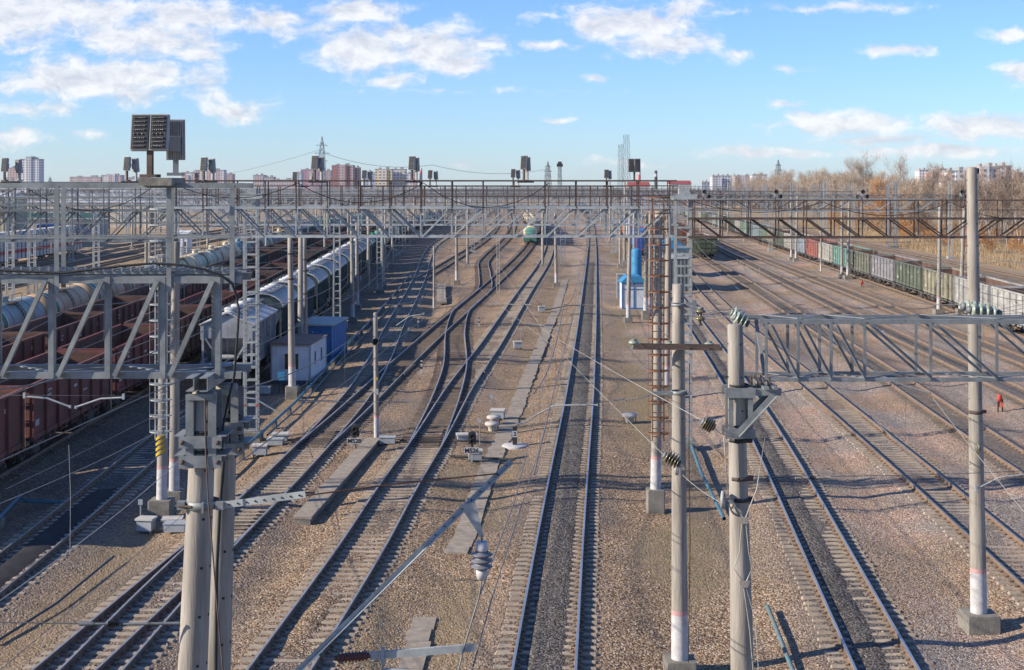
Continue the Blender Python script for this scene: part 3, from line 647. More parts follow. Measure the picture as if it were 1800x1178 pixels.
# long mixed train beside the wood
cols = ['pale grey', 'light grey', 'light grey', 'mottled tan green', 'green', 'grey', 'olive green', 'teal', 'cream grey', 'faded red', 'grey blue', 'cream grey', 'green', 'tan', 'pale green', 'grey blue', 'teal', 'pale green', 'light grey', 'green', 'rusty brown',
        'pale green', 'teal', 'cream grey', 'grey', 'green', 'pale green', 'light grey', 'tan', 'olive green', 'grey blue', 'pale green', 'cream grey', 'green', 'teal', 'light grey']
Y = 100.0
for i, c in enumerate(cols):
    o = place_g('r6', Y, c, f'{c} open gondola, {ordn(i + 1)} from the near end of the mixed train', 'gondolas of the mixed train by the wood')
    for ch in o.children:
        if ch.name.startswith('interior'): ch.material_slots[0].link = 'OBJECT'; ch.material_slots[0].material = wagonintr
    Y = TR['r6'].walk(Y, 13.92)
# red-brown rows
Y = 53.0; cr = ['reddish brown', 'reddish brown', 'dark red', 'brown', 'dark red', 'dark red', 'grey brown', 'brown', 'dark red', 'dark green', 'grey brown', 'dark green', 'brown', 'grey brown', 'dark red', 'rusty brown', 'grey brown', 'brown', 'dark green', 'rusty brown']
for i, c in enumerate(cr):
    place_g('redrow', Y, c, f'{c} open gondola, {ordn(i + 1)} from the near end of the row beside the hoppers', 'gondolas in the row beside the hoppers'); Y = TR['redrow'].walk(Y, 13.92)
Y = 61.5; cr = ['grey', 'rusty brown', 'brown', 'brown', 'grey brown', 'brown', 'dark green', 'grey brown', 'dark green', 'brown', 'grey brown', 'rusty brown', 'dark green', 'grey brown', 'brown', 'grey brown', 'dark green', 'brown', 'grey brown']
for i, c in enumerate(cr):
    place_g('redrow2', Y, c, f'{c} open gondola, {ordn(i + 1)} from the near end of the row beside the tank wagons', 'gondolas in the row beside the tank wagons'); Y = TR['redrow2'].walk(Y, 13.92)
# dark green gondola and its string on r3
Y = 239.5
for i, c in enumerate(['dark green', 'cream grey', 'rusty brown', 'brown', 'grey brown', 'brown', 'rusty brown', 'grey brown', 'cream grey', 'brown', 'grey brown', 'green', 'rusty brown']):
    if c == 'dark green': GR['dark green'] = (.075, .10, .06)
    place_g('r3', Y, c, f'{c} open gondola, {ordn(i + 1)} in the string ending on the bare third east track', 'gondolas of the string on the middle tracks'); Y = TR['r3'].walk(Y, 13.92)
# hopper string and the green wagons behind it
ph = hopper('hopper'); ph1 = hopper('hopper', 9.6, True); Y = 89.0; hc = [(.36, .365, .375), (.06, .09, .10), (.055, .085, .10), (.05, .08, .095), (.055, .085, .10), (.06, .085, .10), (.05, .08, .095), (.06, .09, .105), (.055, .085, .095), (.05, .075, .09), (.06, .085, .09)]
hn = ['pale grey', 'dark blue-green', 'dark blue-green', 'dark teal', 'dark blue-green', 'dark blue-green', 'dark teal', 'dark blue-green', 'dark teal', 'dark grey-green', 'dark blue-green']
for i, c in enumerate(hc):
    lab = f'{hn[i]} hopper wagon with whitened roof, {ordn(i + 1)} of the string from the white hut'
    if i < 2: o = (ph1, ph)[i]; o['label'] = lab.replace('whitened roof', 'ridged pale roof') if i == 0 else lab; o['group'] = 'hopper wagons near the white hut'; setcol(o, (*c, 1))
    else: o = dup(ph, label=lab, group='hopper wagons near the white hut', color=(*c, 1))
    put(o, 'oil', Y); Y = TR['oil'].walk(Y, 12.0 if i == 0 else 11.8)
TC = {'beige': (.62, .44, .28), 'cream': (.86, .67, .37), 'white': (.82, .70, .48), 'blue': (.24, .34, .38), 'rusty brown': (.20, .11, .075), 'grey': (.36, .36, .36), 'green': (.035, .30, .17), 'teal': (.15, .42, .36), 'dark green': (.05, .14, .10), 'pale blue': (.36, .42, .40), 'tan': (.42, .31, .23), 'black': (.05, .05, .05)}
pt = tank_wagon('tank'); pt2 = tank_wagon('tank', False); usedT = [0, 0]
def place_t(tr, Y, cname, banded, label, group):
    p = pt if banded else pt2; k = 0 if banded else 1; c = (*TC[cname], 1)
    if usedT[k] == 0: o = p; o['label'] = label; o['group'] = group; setcol(o, c)
    else: o = dup(p, label=label, group=group, color=c)
    usedT[k] += 1; put(o, tr, Y); return o
Y = TR['oil'].walk(Y, -.9)
gb = boxcar('dark green boxcar with grey roof, behind the last hopper wagon'); setcol(gb, (.03, .15, .10, 1)); put(gb, 'oil', Y)
Y = TR['oil'].walk(Y, 14.0)
tl = ['green', 'teal', 'white', 'dark green', 'grey', 'white', 'dark green', 'black', 'grey', 'rusty brown', 'white', 'black', 'grey', 'dark green', 'white', 'teal', 'black', 'grey', 'white', 'rusty brown']
for i, c in enumerate(tl):
    place_t('oil', Y, c, False, f'{c} tank wagon, {ordn(i + 1)} behind the green boxcar on the hopper track', 'tank wagons beyond the hoppers'); Y = TR['oil'].walk(Y, 12.02)
# tank row
Y = 97.5; tk = [('pale blue', 1), ('beige', 1), ('beige', 1), ('tan', 1), ('pale blue', 0), ('cream', 1), ('white', 0), ('white', 1), ('white', 1), ('blue', 0), ('rusty brown', 0), ('white', 0), ('grey', 0), ('cream', 0)]
for i, (c, bd) in enumerate(tk):
    place_t('tankrow', Y, c, bd, f"{c} tank wagon{' with green and white bands' if bd else ''}, {ordn(i + 1)} along the grass slope", 'tank wagons below the grass slope'); Y = TR['tankrow'].walk(Y, 12.02)
Y = TR['tankrow'].walk(Y, 1.4)
for i in range(3):
    o = dup(ph, label=f'grey hopper wagon, {ordn(i + 1)} after the tank wagons below the grass slope', group='hoppers after the tank wagons', color=(.2, .22, .23, 1)); put(o, 'tankrow', Y); Y = TR['tankrow'].walk(Y, 11.8)
for i in range(3):
    o = dup(gb, label=f'green boxcar, {ordn(i + 1)} after the grey hoppers below the grass slope', group='green boxcars after the grey hoppers', color=(.05, .2, .15, 1)); put(o, 'tankrow', Y); Y = TR['tankrow'].walk(Y, 14.8)
for i in range(6):
    place_t('tankrow', Y, ['teal', 'dark green', 'grey', 'white', 'teal', 'grey'][i], False, f"{['teal', 'dark green', 'grey', 'white', 'teal', 'grey'][i]} tank wagon, {ordn(i + 1)} behind the green boxcars of the grass slope row", 'tank wagons behind the green boxcars'); Y = TR['tankrow'].walk(Y, 12.02)
# centre tank train
Y = 298.0
for i, (c, bd) in enumerate([('cream', 0), ('white', 0), ('cream', 1), ('blue', 0), ('white', 1), ('cream', 0), ('grey', 0), ('white', 0), ('cream', 1), ('grey', 0), ('white', 0), ('tan', 0), ('white', 0), ('grey', 0)]):
    o = place_t('diag', Y, c, bd, f'{c} tank wagon, {ordn(i + 1)} of the train standing alone between the middle tracks', 'tank wagons between the middle tracks')
    if i == 0:
        o['label'] = 'cream tank wagon with teal round end, front of the train standing between the middle tracks'; e = MB(); e.lathe([(0, -5.42)] + [(1.5 * math.sin(R(a)) * .99, -4.95 - .46 * math.cos(R(a)) - .012) for a in (15, 30, 46)], 24, Matrix.Translation((0, 0, 2.62)) @ Matrix.Rotation(-math.pi / 2, 4, 'X')); e.build('painted_end', mat('teal_end_paint', (.14, .37, .30), (.10, .29, .24), 1.5, .6, rust=.15), o)
        e = MB(); e.box((0, -5.98, .98), (2.75, .05, .55)); e.box((0, -5.6, 1.35), (2.5, .6, .5)); e.build('green_headstock', mat('headstock_green', (.05, .17, .12), (.04, .13, .09), 2, .7), o)
    Y = TR['diag'].walk(Y, 12.02)
# car carriers
pc = car_carrier('car carrier'); Y = 186.0
for i in range(4):
    lab = f"grey covered car carrier with red stripe, {ordn(i + 1)} from the near end beside the warehouses"
    o = pc if i == 0 else dup(pc)
    o['label'] = lab; o['group'] = 'covered car carriers by the warehouses'; put(o, 'carrow', Y); Y = TR['carrow'].walk(Y, 20.4)
# container train on r1
def container(label, color, loc, rz, red=False):
    r = thing('shipping_container', label, 'shipping container', loc, rz, 'containers on the flat wagons'); L, W, H = 12.2, 2.44, 2.9
    b = MB(); n = 40; b.box((0, 0, H / 2), (W - .08, L - .08, H - .04))
    for s in (-1, 1):
        for i in range(n): b.box((s * (W / 2 - .03), -L / 2 + .2 + i * (L - .4) / (n - 1), H / 2), (.05, .14, H - .2))
    m = mat('container_paint', color, tuple(c * .75 for c in color), 1.5, .6, rust=.12); b.build('shell', m, r)
    f = MB()
    for x in (-1, 1):
        for y in (-1, 1): f.box((x * (W / 2 - .06), y * (L / 2 - .06), H / 2), (.13, .13, H))
        for z in (.07, H - .07): f.box((x * (W / 2 - .06), 0, z), (.125, L - .26, .13)); f.box((0, x * (L / 2 - .06), z), (W - .26, .125, .13))
    f.build('frame', m if not red else mat('container_red_frame', (.50, .12, .13), (.4, .1, .1), 2, .6), r)
    d = MB()
    for x in (-.85, -.35, .35, .85): d.tube((x, -L / 2 - .03, .15), (x, -L / 2 - .03, H - .15), .03, n=6)
    for x in (-.6, .6): d.box((x, -L / 2 + .02, H / 2), (1.1, .06, H - .3))
    d.build('door', m, r); return r
fw = thing('flat_wagon', 'flat wagon', 'flat wagon'); u = under_mesh(13.4, 1.1); u.box((0, 0, 1.28), (2.7, 13.0, .1)); u.build('underframe', underm, fw); add_bogies(fw, 4.6)
Y = 245.0; cc = [('deep blue', (.045, .10, .32), True), ('bright blue', (.03, .20, .55), False), ('brick red', (.40, .10, .085), False), ('blue', (.05, .15, .42), False), ('white', (.55, .55, .55), False), ('bright blue', (.03, .2, .55), False), ('orange', (.5, .2, .06), False), ('blue', (.05, .15, .42), False)]
for i, (cn, c, red) in enumerate(cc):
    o = fw if i == 0 else dup(fw)
    o['label'] = f'flat wagon carrying a {cn} container, {ordn(i + 1)} of the container train'; o['group'] = 'flat wagons of the container train'; put(o, 'r1', Y)
    container(f"{cn} shipping container{' with red frame' if red else ''} on the {ordn(i + 1)} flat wagon of its train", c, (float(TR['r1'].X(Y)), Y, RT + 1.345), -math.atan(TR['r1'].dX(Y)), red); Y = TR['r1'].walk(Y, 14.0)
# blue boxcars far up the main line
Y = 640.0
for i in range(4):
    o = dup(gb, label=f'dark blue boxcar, {ordn(i + 1)} of the short string far up the main line', group='dark blue boxcars far up the main line', color=(.04, .12, .22, 1)); put(o, 'main', Y); Y = TR['main'].walk(Y, 14.8)
# string of pale wagons further out beyond the mixed train
Y = 560
for i in range(9):
    o = dup(gb, label=f'pale boxcar, {ordn(i + 1)} of the distant string on the second track east of the mast', group='pale boxcars of the distant string', color=((.4, .38, .35), (.3, .33, .34), (.35, .2, .16))[i % 3] + (1,)); put(o, 'r2', Y); Y = TR['r2'].walk(Y, 14.8)
T = TR
def tx(k, Y): return float(T[k].X(Y))
# ---------------------------------------------------------------- poles
def pole(label, X, Y, ztop, d0=.42, d1=.29, foot=.75, fh=.55, white=True, group='concrete catenary poles', xtop=None, name='concrete_pole', zb=None, bands=(), shaft=None, holes=0):
    zg = ghf(X, Y) if zb is None else zb
    r = thing(name, label, 'pole', (X, Y, zg), 0, group); H = ztop - zg; zf = fh if foot else -.1
    lean = ((xtop - X) if xtop is not None else 0)
    rad = lambda z: (d0 + (d1 - d0) * z / H) / 2
    zs = [(zf - .1, 1 if white else 0)] + ([(zf + 1.15, 2), (zf + 1.27, 0)] if white else []) + [(H * q, 0) for q in (.3, .5, .7, .9)] + [(H, 0)]
    prof = [(rad(z), z, m) for z, m in zs] + [(rad(H) * .75, H + .015, 0), (0, H + .015, 0)]
    sh = Matrix(((1, 0, lean / H, 0), (0, 1, 0, 0), (0, 0, 1, 0), (0, 0, 0, 1)))
    m = MB(); m.lathe(prof, 20, sh)
    for i in range(holes):
        z = H - .35 - i * .62
        if z < 2.2: break
        for a in (-168, -12, -60): m.tube(sh @ Vector((rad(z) * .97 * math.cos(R(a)), rad(z) * .97 * math.sin(R(a)), z)), sh @ Vector(((rad(z) + .003) * math.cos(R(a)), (rad(z) + .003) * math.sin(R(a)), z)), .02, n=8, mi=3)
    m.build('shaft', [shaft or concrete, whitew, pinkp, black], r)
    if foot:
        f = MB(); w = foot / 2; c = .04
        pts = [(-w, -w + c), (-w + c, -w), (w - c, -w), (w, -w + c), (w, w - c), (w - c, w), (-w + c, w), (-w, w - c)]
        f.prism(pts, -.4, fh - .03, 'z'); f.prism([(u * .955, v * .955) for u, v in pts], fh - .03, fh, 'z'); f.build('footing', concdark, r)
    if bands:
        for z in bands: b = MB(); b.lathe([(rad(z) + .004, z - .05), (rad(z) + .02, z - .045), (rad(z) + .02, z + .045), (rad(z) + .004, z + .05)], 16, sh); b.box((rad(z) + .06 + lean * z / H, 0, z), (.1, .07, .09)); b.build('clamp_band', rusty, r)
    return r
def ppole(label, x, yb, yt, xt=None, **k):
    X, Y = gp(x, yb, -.15); return pole(label, X, Y, zat(yt, Y), xtop=None if xt is None else xat(xt, Y), **k)
ppole('stout concrete pole with whitewashed foot and square block on pink gravel', 1721, 1105, 295, 1708, d0=.47, d1=.29, foot=.95, fh=.5, bands=(6.2,), holes=14)
ppole('concrete pole with rusty crossarm, whitewashed foot and pink ring', 1195, 1180, 500, 1192, d0=.45, d1=.30, foot=.8, fh=.35, holes=6)
p1300 = pole('concrete pole holding the galvanised bracket and truss end', xat(1312, 26), 26.0, zat(571, 26), xtop=xat(1292, 26), d0=.52, d1=.285, foot=0, white=False, holes=3)
ppole('concrete pole carrying the rusty caged ladder, on a square block', 1152, 900, 372, 1158, d0=.42, d1=.29, foot=.68, fh=.9)
ppole('concrete pole half hidden behind the rusty caged ladder', 1171, 700, 372, 1176, d0=.42, d1=.29, foot=.75, fh=.7)
ppole('concrete pole with hazard stripes and galvanised caged ladder', 284, 910, 425, 290, d0=.42, d1=.29, foot=.85, fh=.75)
ppole('concrete pole standing close behind the hazard striped pole', 306, 886, 425, 309, d0=.42, d1=.30, foot=.7, fh=.6)
ppole('concrete pole with pink ring on a tall block before the white hut', 514, 700, 418, 510, d0=.46, d1=.30, foot=.75, fh=.75, bands=(7.1, 8.6))
ppole('concrete pole rising behind the white hut roof', 537, 640, 418, 535, d0=.42, d1=.29, bands=(5.0, 6.6, 7.4))
ppole('concrete pole with pink ring beside the hopper wagons', 620, 566, 392, 618, d0=.42, d1=.30, foot=.8, bands=(7.5,))
ppole('concrete pole just behind the one beside the hoppers', 628, 545, 392, 627, d0=.42, d1=.30, foot=.8)
ppole('concrete pole next to a lattice ladder mast near green boxcar', 673, 508, 380, 672, d0=.6, d1=.36, foot=.9, fh=.9, white=False)
ppole('concrete pole on grey block between lane track and S-curve', 803, 500, 380, 802, d0=.44, d1=.3, foot=.85)
ppole('concrete pole standing between diagonal track and main track', 978, 505, 375, 976, d0=.42, d1=.3, foot=.85, fh=.6)
ppole('concrete pole in front of the blue roofed booth', 1104, 568, 372, 1108, d0=.42, d1=.30, foot=.75, fh=.5)
ppole('dark stained concrete pole right of the blue roofed booth', 1135, 562, 370, 1136, d0=.46, d1=.30, foot=.75, fh=.85, shaft=concdark)
ppole('slim concrete pole beside the dark stained one', 1142, 555, 372, 1143, d0=.36, d1=.27, foot=.6)
ppole('concrete pole in front of the tan mottled gondola', 1650, 553, 364, 1652, d0=.42, d1=.28, foot=.95)
ppole('leaning concrete pole beside the stout tall pole', 1688, 556, 366, 1695, d0=.42, d1=.30, foot=.8)
ppole('concrete pole in front of the teal gondola', 1480, 490, 355, 1480, d0=.42, d1=.3, foot=.9)
ppole('concrete pole paired with the one before the teal gondola', 1490, 492, 350, 1493, d0=.42, d1=.3, foot=1.1)
ppole('concrete pole by the cream gondola, first of a close pair', 1391, 457, 347, 1391, d0=.42, d1=.3, foot=.9)
ppole('concrete pole by the cream gondola, second of a close pair', 1399, 459, 345, 1402, d0=.42, d1=.3, foot=.9)
ppole('thin pale post beside the mixed train, before the faded red gondola', 1443, 477, 401, 1443, d0=.28, d1=.22, foot=0)
sp_ = ppole('thin post with round loudspeaker between the forking tracks', 662, 772, 550, 660, d0=.27, d1=.20, foot=0, name='loudspeaker_post', group='thin posts')
X, Y = gp(659, 772, -.15); z = zat(598, Y)
m = MB(); m.lathe([(.03, 0), (.06, .12), (.17, .30), (.18, .30), (.17, .27), (.05, .12), (0, .1)], 14, Matrix.Translation((-.02, -.12, z - ghf(X, Y))) @ Matrix.Rotation(R(95), 4, 'X')); m.box((0, -.08, z - ghf(X, Y)), (.1, .12, .12)); m.build('loudspeaker_horn', black, sp_)
m = MB(); m.box((.02, -.13, 2.35), (.16, .06, .3)); m.build('meter_box', boxgrey, sp_); m = MB(); m.box((.0, -.125, 3.0), (.12, .03, .14)); m.build('yellow_plate', yellowp, sp_)
ppole('thin pale post by the cable slab beside the curving track', 763, 541, 433, 763, d0=.26, d1=.2, foot=0, group='thin posts')
# hazard stripes on pole
X, Y = gp(284, 910, -.15); hz = MB(); hzr = [o for o in COL.objects if o.get('label', '').startswith('concrete pole with hazard')][0]
for i in range(4):
    n = 8
    for j in range(n):
        a0 = R(-160 + j * 140 / n); a1 = R(-160 + (j + 1) * 140 / n); zz = 2.35 + i * .2; rr = .217
        k0, k1 = j * .035, (j + 1) * .035
        hz.add([(rr * math.cos(a0), rr * math.sin(a0), zz + k0), (rr * math.cos(a1), rr * math.sin(a1), zz + k1), (rr * math.cos(a1), rr * math.sin(a1), zz + k1 + .11), (rr * math.cos(a0), rr * math.sin(a0), zz + k0 + .11)], [(0, 1, 2, 3)], i % 2)
hz.m = [0] * len(hz.m); hz.build('hazard_stripes', yellowp, hzr)
# ---------------------------------------------------------------- trusses and gantries
def truss_parts(root, L, ht, dp, n, chord, web, m, rail=None, mr=None, walk=True, xs=None, hang=True, mid=None, festoon=False, rw=.04, diag='centre', names=('truss', 'railing')):
    """local: x 0..L, y 0..dp, z 0..ht; rail: height above z=0"""
    xs = xs or [L * i / n for i in range(n + 1)]
    t = MB()
    for y in (0, dp):
        for z in (0, ht): t.angle((-.25, y, z), (L + .25, y, z), chord, .014, 0, 1)
        for x in xs: t.angle((x, y + .004, 0), (x, y + .004, ht), web, .010)
        for i in range(len(xs) - 1):
            a, b = xs[i], xs[i + 1]
            up = (i < (len(xs) - 1) / 2) if diag == 'centre' else (diag == 'down')
            p, q = ((a + .05, y + .01, ht), (b - .05, y + .01, 0)) if up else ((a + .05, y + .01, 0), (b - .05, y + .01, ht))
            t.angle(p, q, web, .010)
    for z in (0, ht):
        for i in range(len(xs) - 1):
            a, b = xs[i], xs[i + 1]
            p, q = ((a, 0, z + .012), (b, dp, z + .012)) if i % 2 else ((a, dp, z + .012), (b, 0, z + .012)); t.bar(p, q, web * .9, .012)
            t.bar((a, 0, z + .02), (a, dp, z + .02), web, .014)
    t.build(names[0], m, root)
    if rail:
        r = MB(); mr = mr or m
        for y in (0, dp):
            for x in xs: r.angle((x, y - .012, ht - .05), (x, y - .012, rail), rw, .01)
            r.angle((-.25, y - .012, rail), (L + .25, y - .012, rail), rw * 1.3, .012)
            r.bar((-.2, y - .012, (ht + rail) / 2), (L + .2, y - .012, (ht + rail) / 2), .028)
        r.build(names[1], mr, root)
    if walk:
        w = MB(); k = int(L / .32)
        for i in range(k): w.bar((i * L / k, .03, ht + .05), (i * L / k + .16, dp - .03, ht + .05), .03, .03)
        for yy in (.08, dp / 2, dp - .08): w.bar((0, yy, ht + .03), (L, yy, ht + .03), .03)
        w.build('walkway', m, root)
    if festoon:
        c = MB(); pts = []; step = festoon
        k = int(L / step)
        for i in range(k):
            for q in range(8):
                u = q / 8; pts.append((i * step + u * step, -.04, rail - .06 - 4 * u * (1 - u) * (rail - ht) * (.55 + .35 * ((i * 7) % 3) / 2)))
        pts.append((k * step, -.04, rail - .06)); c.path(pts, .016, 5); c.build('cable', black, root)
def gantry(label, x0, x1, Y, zb, zt, rail, n, m, mr=None, dp=.7, chord=.10, web=.065, group='lattice gantries over the tracks', posts=(), dY=0.0, **k):
    ang = math.atan2(dY, x1 - x0); L = math.hypot(x1 - x0, dY)
    r = thing('lattice_gantry', label, 'gantry', (x0, Y, zb), ang, group)
    truss_parts(r, L, zt - zb, dp, n, chord, web, m, rail - zb if rail else None, mr, **k)
    for px_, hgt, kind in posts:
        p = MB()
        if kind == 'c': p.lathe([(.21, -zb - .2), (.21, -zb + 1.3), (.145, 0.0 + hgt), (0, hgt + .01)], 10, Matrix.Translation((px_, dp / 2, 0))); p.box((px_, dp / 2, -zb + .1), (.85, .85, .7)); pm = concrete
        else:
            w = .3
            for sx in (-w, w):
                for sy in (-.2, .2): p.bar((px_ + sx, dp / 2 + sy, -zb - .2), (px_ + sx * .8, dp / 2 + sy, hgt), .09)
            z = -zb + .3
            while z < hgt: p.bar((px_ - w, dp / 2 - .2, z), (px_ + w, dp / 2 - .2, z), .04, .06); p.bar((px_ - w, dp / 2 + .2, z), (px_ + w, dp / 2 + .2, z), .04, .06); z += .62
            p.box((px_, dp / 2, -zb + .05), (1.0, .9, .6)); pm = galvpale
        p.build('post', pm, r)
    return r
gA = gantry('galvanised lattice gantry with rusty railing spanning the middle tracks, first beyond the twin poles', xat(307, 52.5), xat(1176, 52.5), 52.1, zat(417.5, 52.1), zat(367, 52.1), zat(319, 52.1), 16, galvpale, rusty, festoon=4.7, chord=.085, web=.05)
gA['label'] = 'galvanised lattice gantry with rusty railing over the middle tracks, first past the twin poles'
gantry('dull lattice gantry section running from the hazard striped pole over the red wagons', xat(-420, 52.5), xat(299, 52.5), 52.1, zat(425, 52.1), zat(372, 52.1), zat(322, 52.1), 13, galvd, galvd, festoon=5.0, chord=.085, web=.05)
gantry('second lattice gantry over the middle tracks, resting on the white hut pole', xat(380, 84), xat(1185, 84), 84, 10.05, 11.15, 12.42, 22, galvpale, rusty, festoon=0, chord=.09, web=.05)
gantry('rusty brown lattice gantry reaching from the lattice mast towards the wood', xat(1222, 65.6), 31.0, 65.6, zat(419, 65.6), zat(386, 65.6), zat(353, 65.6), 17, rusty, rusty, chord=.085, web=.06, festoon=6, posts=((22.6, 1.2, 'c'),))
areas = {'W': 'the sidings by the warehouses', 'T': 'the red and tank wagon rows', 'C': 'the middle tracks', 'E': 'the tracks beside the mixed train', 'F': 'the last track by the reeds'}
def hangers(root, Y, x0, x1, zb):
    for k in TR:
        if k in ('spur', 'scurve', 'cross') or not SPAN[k][0] < Y < SPAN[k][1]: continue
        x = tx(k, Y) - x0
        if not 1 < x < x1 - x0 - 1: continue
        h = MB(); z1 = 6.55 - zb; h.bar((x, .3, 0), (x, .3, -.5), .05)
        for j in range(4): h.lathe([(.03, -.5 - j * .16), (.13, -.56 - j * .16), (.03, -.62 - j * .16)], 8, Matrix.Translation((x, .3, 0)))
        h.bar((x, .3, -1.1), (x, .3, 8.1 - zb), .03); h.bar((x - 1.3, .3, z1 + .35), (x + 1.3, .3, z1 + .35), .04); h.bar((x - 1.3, .3, z1 + .35), (x - .1, .3, z1 - .1), .045)
        h.build('hanger', galvd, root)
    c = MB()
    for zz in (6.95, 8.3): c.path([(-.2, .3, zz - zb), ((x1 - x0) / 2, .3, zz - zb - .05), (x1 - x0 + .2, .3, zz - zb)], .02, 4); c.build('cross_span_wire', wirem, root); c = MB()
rowY = [100, 128, 172, 217, 262] + [262 + 46 * i for i in range(1, 19)]
for i, Y in enumerate(rowY):
    near = Y < 400; m = galvpale if i % 3 else galvd
    for a in 'WTCEF':
        if a == 'C' and Y in (100,): continue
        if a == 'F' and (Y < 200 or Y > 800): continue
        if Y > 900 and a in 'WF': continue
        yy = Y + {'W': 14, 'T': -7, 'C': 0, 'E': 10, 'F': 22}[a] + random.uniform(-2, 2)
        if a == 'C': x0, x1 = tx('oil', yy) + 4, tx('r1', yy) - 4.6
        elif a == 'T': x0, x1 = tx('tankrow', yy) - 5, tx('oil', yy) + 3.2
        elif a == 'W': x0, x1 = tx('carrow', yy) - 7, tx('tankrow', yy) - 5.5
        elif a == 'E': x0, x1 = tx('r1', yy) - 3.6, tx('r6', yy) - 2.6
        else: x0, x1 = tx('r6', yy) + 3.2, tx('r7', yy) + 3.2
        if a == 'E' and Y < 128: continue
        zb = 9.7 + random.uniform(-.5, .5); n = max(6, int((x1 - x0) / 1.9)); rail = zb + 2.25 if (i % 2 == 0 or a == 'C') else None
        hi = a == 'F' or (a in 'WE' and i % 3 == 0)
        kind = 'l' if (a in 'FW' or i % 3 == 1) else 'c'
        ps = [(0, 3.4 if hi else -.05, kind), (x1 - x0, 3.4 if hi else -.05, kind)]
        if Y > 200: ps += [((x1 - x0) * q, -.05 if random.random() < .7 else 2.2, random.choice('ccl')) for q in ((.33, .66) if a != 'F' else ())]
        if a == 'C' and Y in (128, 172): ps = []
        if a == 'E' and Y in (128, 172, 217): ps = ps[:1]
        gr_ = gantry(f'{ordn(i + 1)} row lattice gantry from the near end, over {areas[a]}', x0, x1, yy, zb, zb + (1.15 if a != 'F' else .9), rail, n, (rusty if (a == 'E' and i % 2 == 0 and i < 9) else m), rusty if a in 'CE' and i < 8 else None, walk=near and Y < 140, posts=ps, chord=.085 if near else .11, web=.05 if near else .065)
        if Y < 420 and a in 'CTE': hangers(gr_, yy, x0, x1, zb)
for i, (x, yt) in enumerate(((1237, 338), (1363, 334), (1515, 335), (1689, 337))):
    X, z0 = xat(x, 65.7), zat(353, 65.7); r = thing('signal_lamp_cluster', f'round dark lamp cluster on the rusty gantry railing, {ordn(i + 1)} from the lattice mast', 'lamp cluster', (X, 65.7, z0), 0, 'lamp clusters on the rusty gantry'); m = MB(); m.bar((0, 0, 0), (0, 0, .5), .07); m.bar((-.28, 0, .22), (.28, 0, .22), .05); m.build('bracket', lampgrey, r)
    for xx, zz, aa in ((-.25, .22, -25), (.25, .24, 30), (.02, .5, 5)): m = MB(); m.lathe([(0, -.09), (.05, -.09), (.10, .06), (.10, .08), (.08, .07), (0, .06)], 12, Matrix.Translation((xx * .8, -.05, zz * .85)) @ Matrix.Rotation(R(aa), 4, 'Z') @ Matrix.Rotation(R(90), 4, 'X')); m.build('lamp', darkst if xx else lampgrey, r)
# lattice masts
def lattice_mast(label, X, Y, h, w, d, cap=True, m=None, step=.46, foot=True, chan=.085, group='lattice masts'):
    zg = ghf(X, Y); r = thing('lattice_mast', label, 'mast', (X, Y, zg), 0, group); b = MB()
    for sx in (-1, 1):
        for sy in (-1, 1): b.angle((sx * w / 2, sy * d / 2, .2), (sx * w / 2, sy * d / 2, h), chan, .014)
    z = .5; k = 0
    while z < h - .1:
        for sy in (-1, 1): b.box((chan * .3, sy * (d / 2 + .02), z), (w, .012, .075))
        for sx in (-1, 1): b.box((sx * (w / 2 + .02), 0, z + step / 2), (.012, d, .06))
        z += step; k += 1
    b.build('lattice_shaft', m or galvpale, r)
    if cap:
        c = MB(); c.box((0, 0, h + .03), (w + .35, d + .45, .06)); c.bar((-w * .9, -d / 2, h + .15), (w * .9, -d / 2, h + .15), .08, .2); c.bar((-w * .9, d / 2, h + .15), (w * .9, d / 2, h + .15), .08, .2); c.box((0, 0, h + .35), (w * .7, d * .8, .35)); c.build('head_frame', m or galvpale, r)
    if foot:
        f = MB(); f.prism([(-w * .8, -d), (w * .8, -d), (w * .8, d), (-w * .8, d)], -.4, .42, 'z'); f.build('footing', concdark, r)
    return r
X, Y = gp(1202, 787, -.1); lattice_mast('tall galvanised lattice mast holding the rusty gantry', X, Y, zat(344, Y), .72, .5)
X, Y = gp(443, 772, -.1); lattice_mast('galvanised lattice mast between hoppers and curving track, red bands near its foot', X, Y, zat(345, Y), .62, .42, step=.62, chan=.10)
rb = MB(); r_ = [o for o in COL.objects if o.get('label', '').startswith('galvanised lattice mast between')][0]
for sx in (-1, 1): rb.box((sx * .33, -.27, 1.75), (.13, .06, .09))
rb.build('red_band', redp, r_)
X, Y = gp(668, 514, -.1); lattice_mast('slim lattice ladder mast next to the green boxcar', X, Y, zat(372, Y), .62, .4, cap=False, step=.62)
X, Y = gp(990, 468, -.1); lattice_mast('slim lattice mast between diagonal track and main line', X, Y, zat(350, Y), .7, .5, cap=False, step=.62)
X, Y = gp(876, 521, -.1); lattice_mast('cream two-legged signal post standing between the S-curve and diagonal', X, Y, zat(416, Y), .28, .2, cap=False, step=.9, foot=False, chan=.07, m=mat('cream_paint', (.5, .45, .34), (.42, .38, .3), 3, .7))
X, Y = gp(1568, 436, -.1); lattice_mast('tall lattice mast at the edge of the dry reeds', X, Y, zat(318, Y), 1.5, .8, cap=False, step=.8, foot=True, chan=.22)
for i, (x, yb, yt) in enumerate(((1487, 406, 321), (1433, 396, 321), (1381, 398, 321), (1346, 390, 324), (1316, 384, 326))):
    X, Y = gp(x, yb, -.1); lattice_mast(f'tall distant lattice mast in front of the wood, {ordn(i + 2)} from the reeds end', X, Y, zat(yt, Y), 1.4, .8, cap=False, step=1.0, chan=.24)
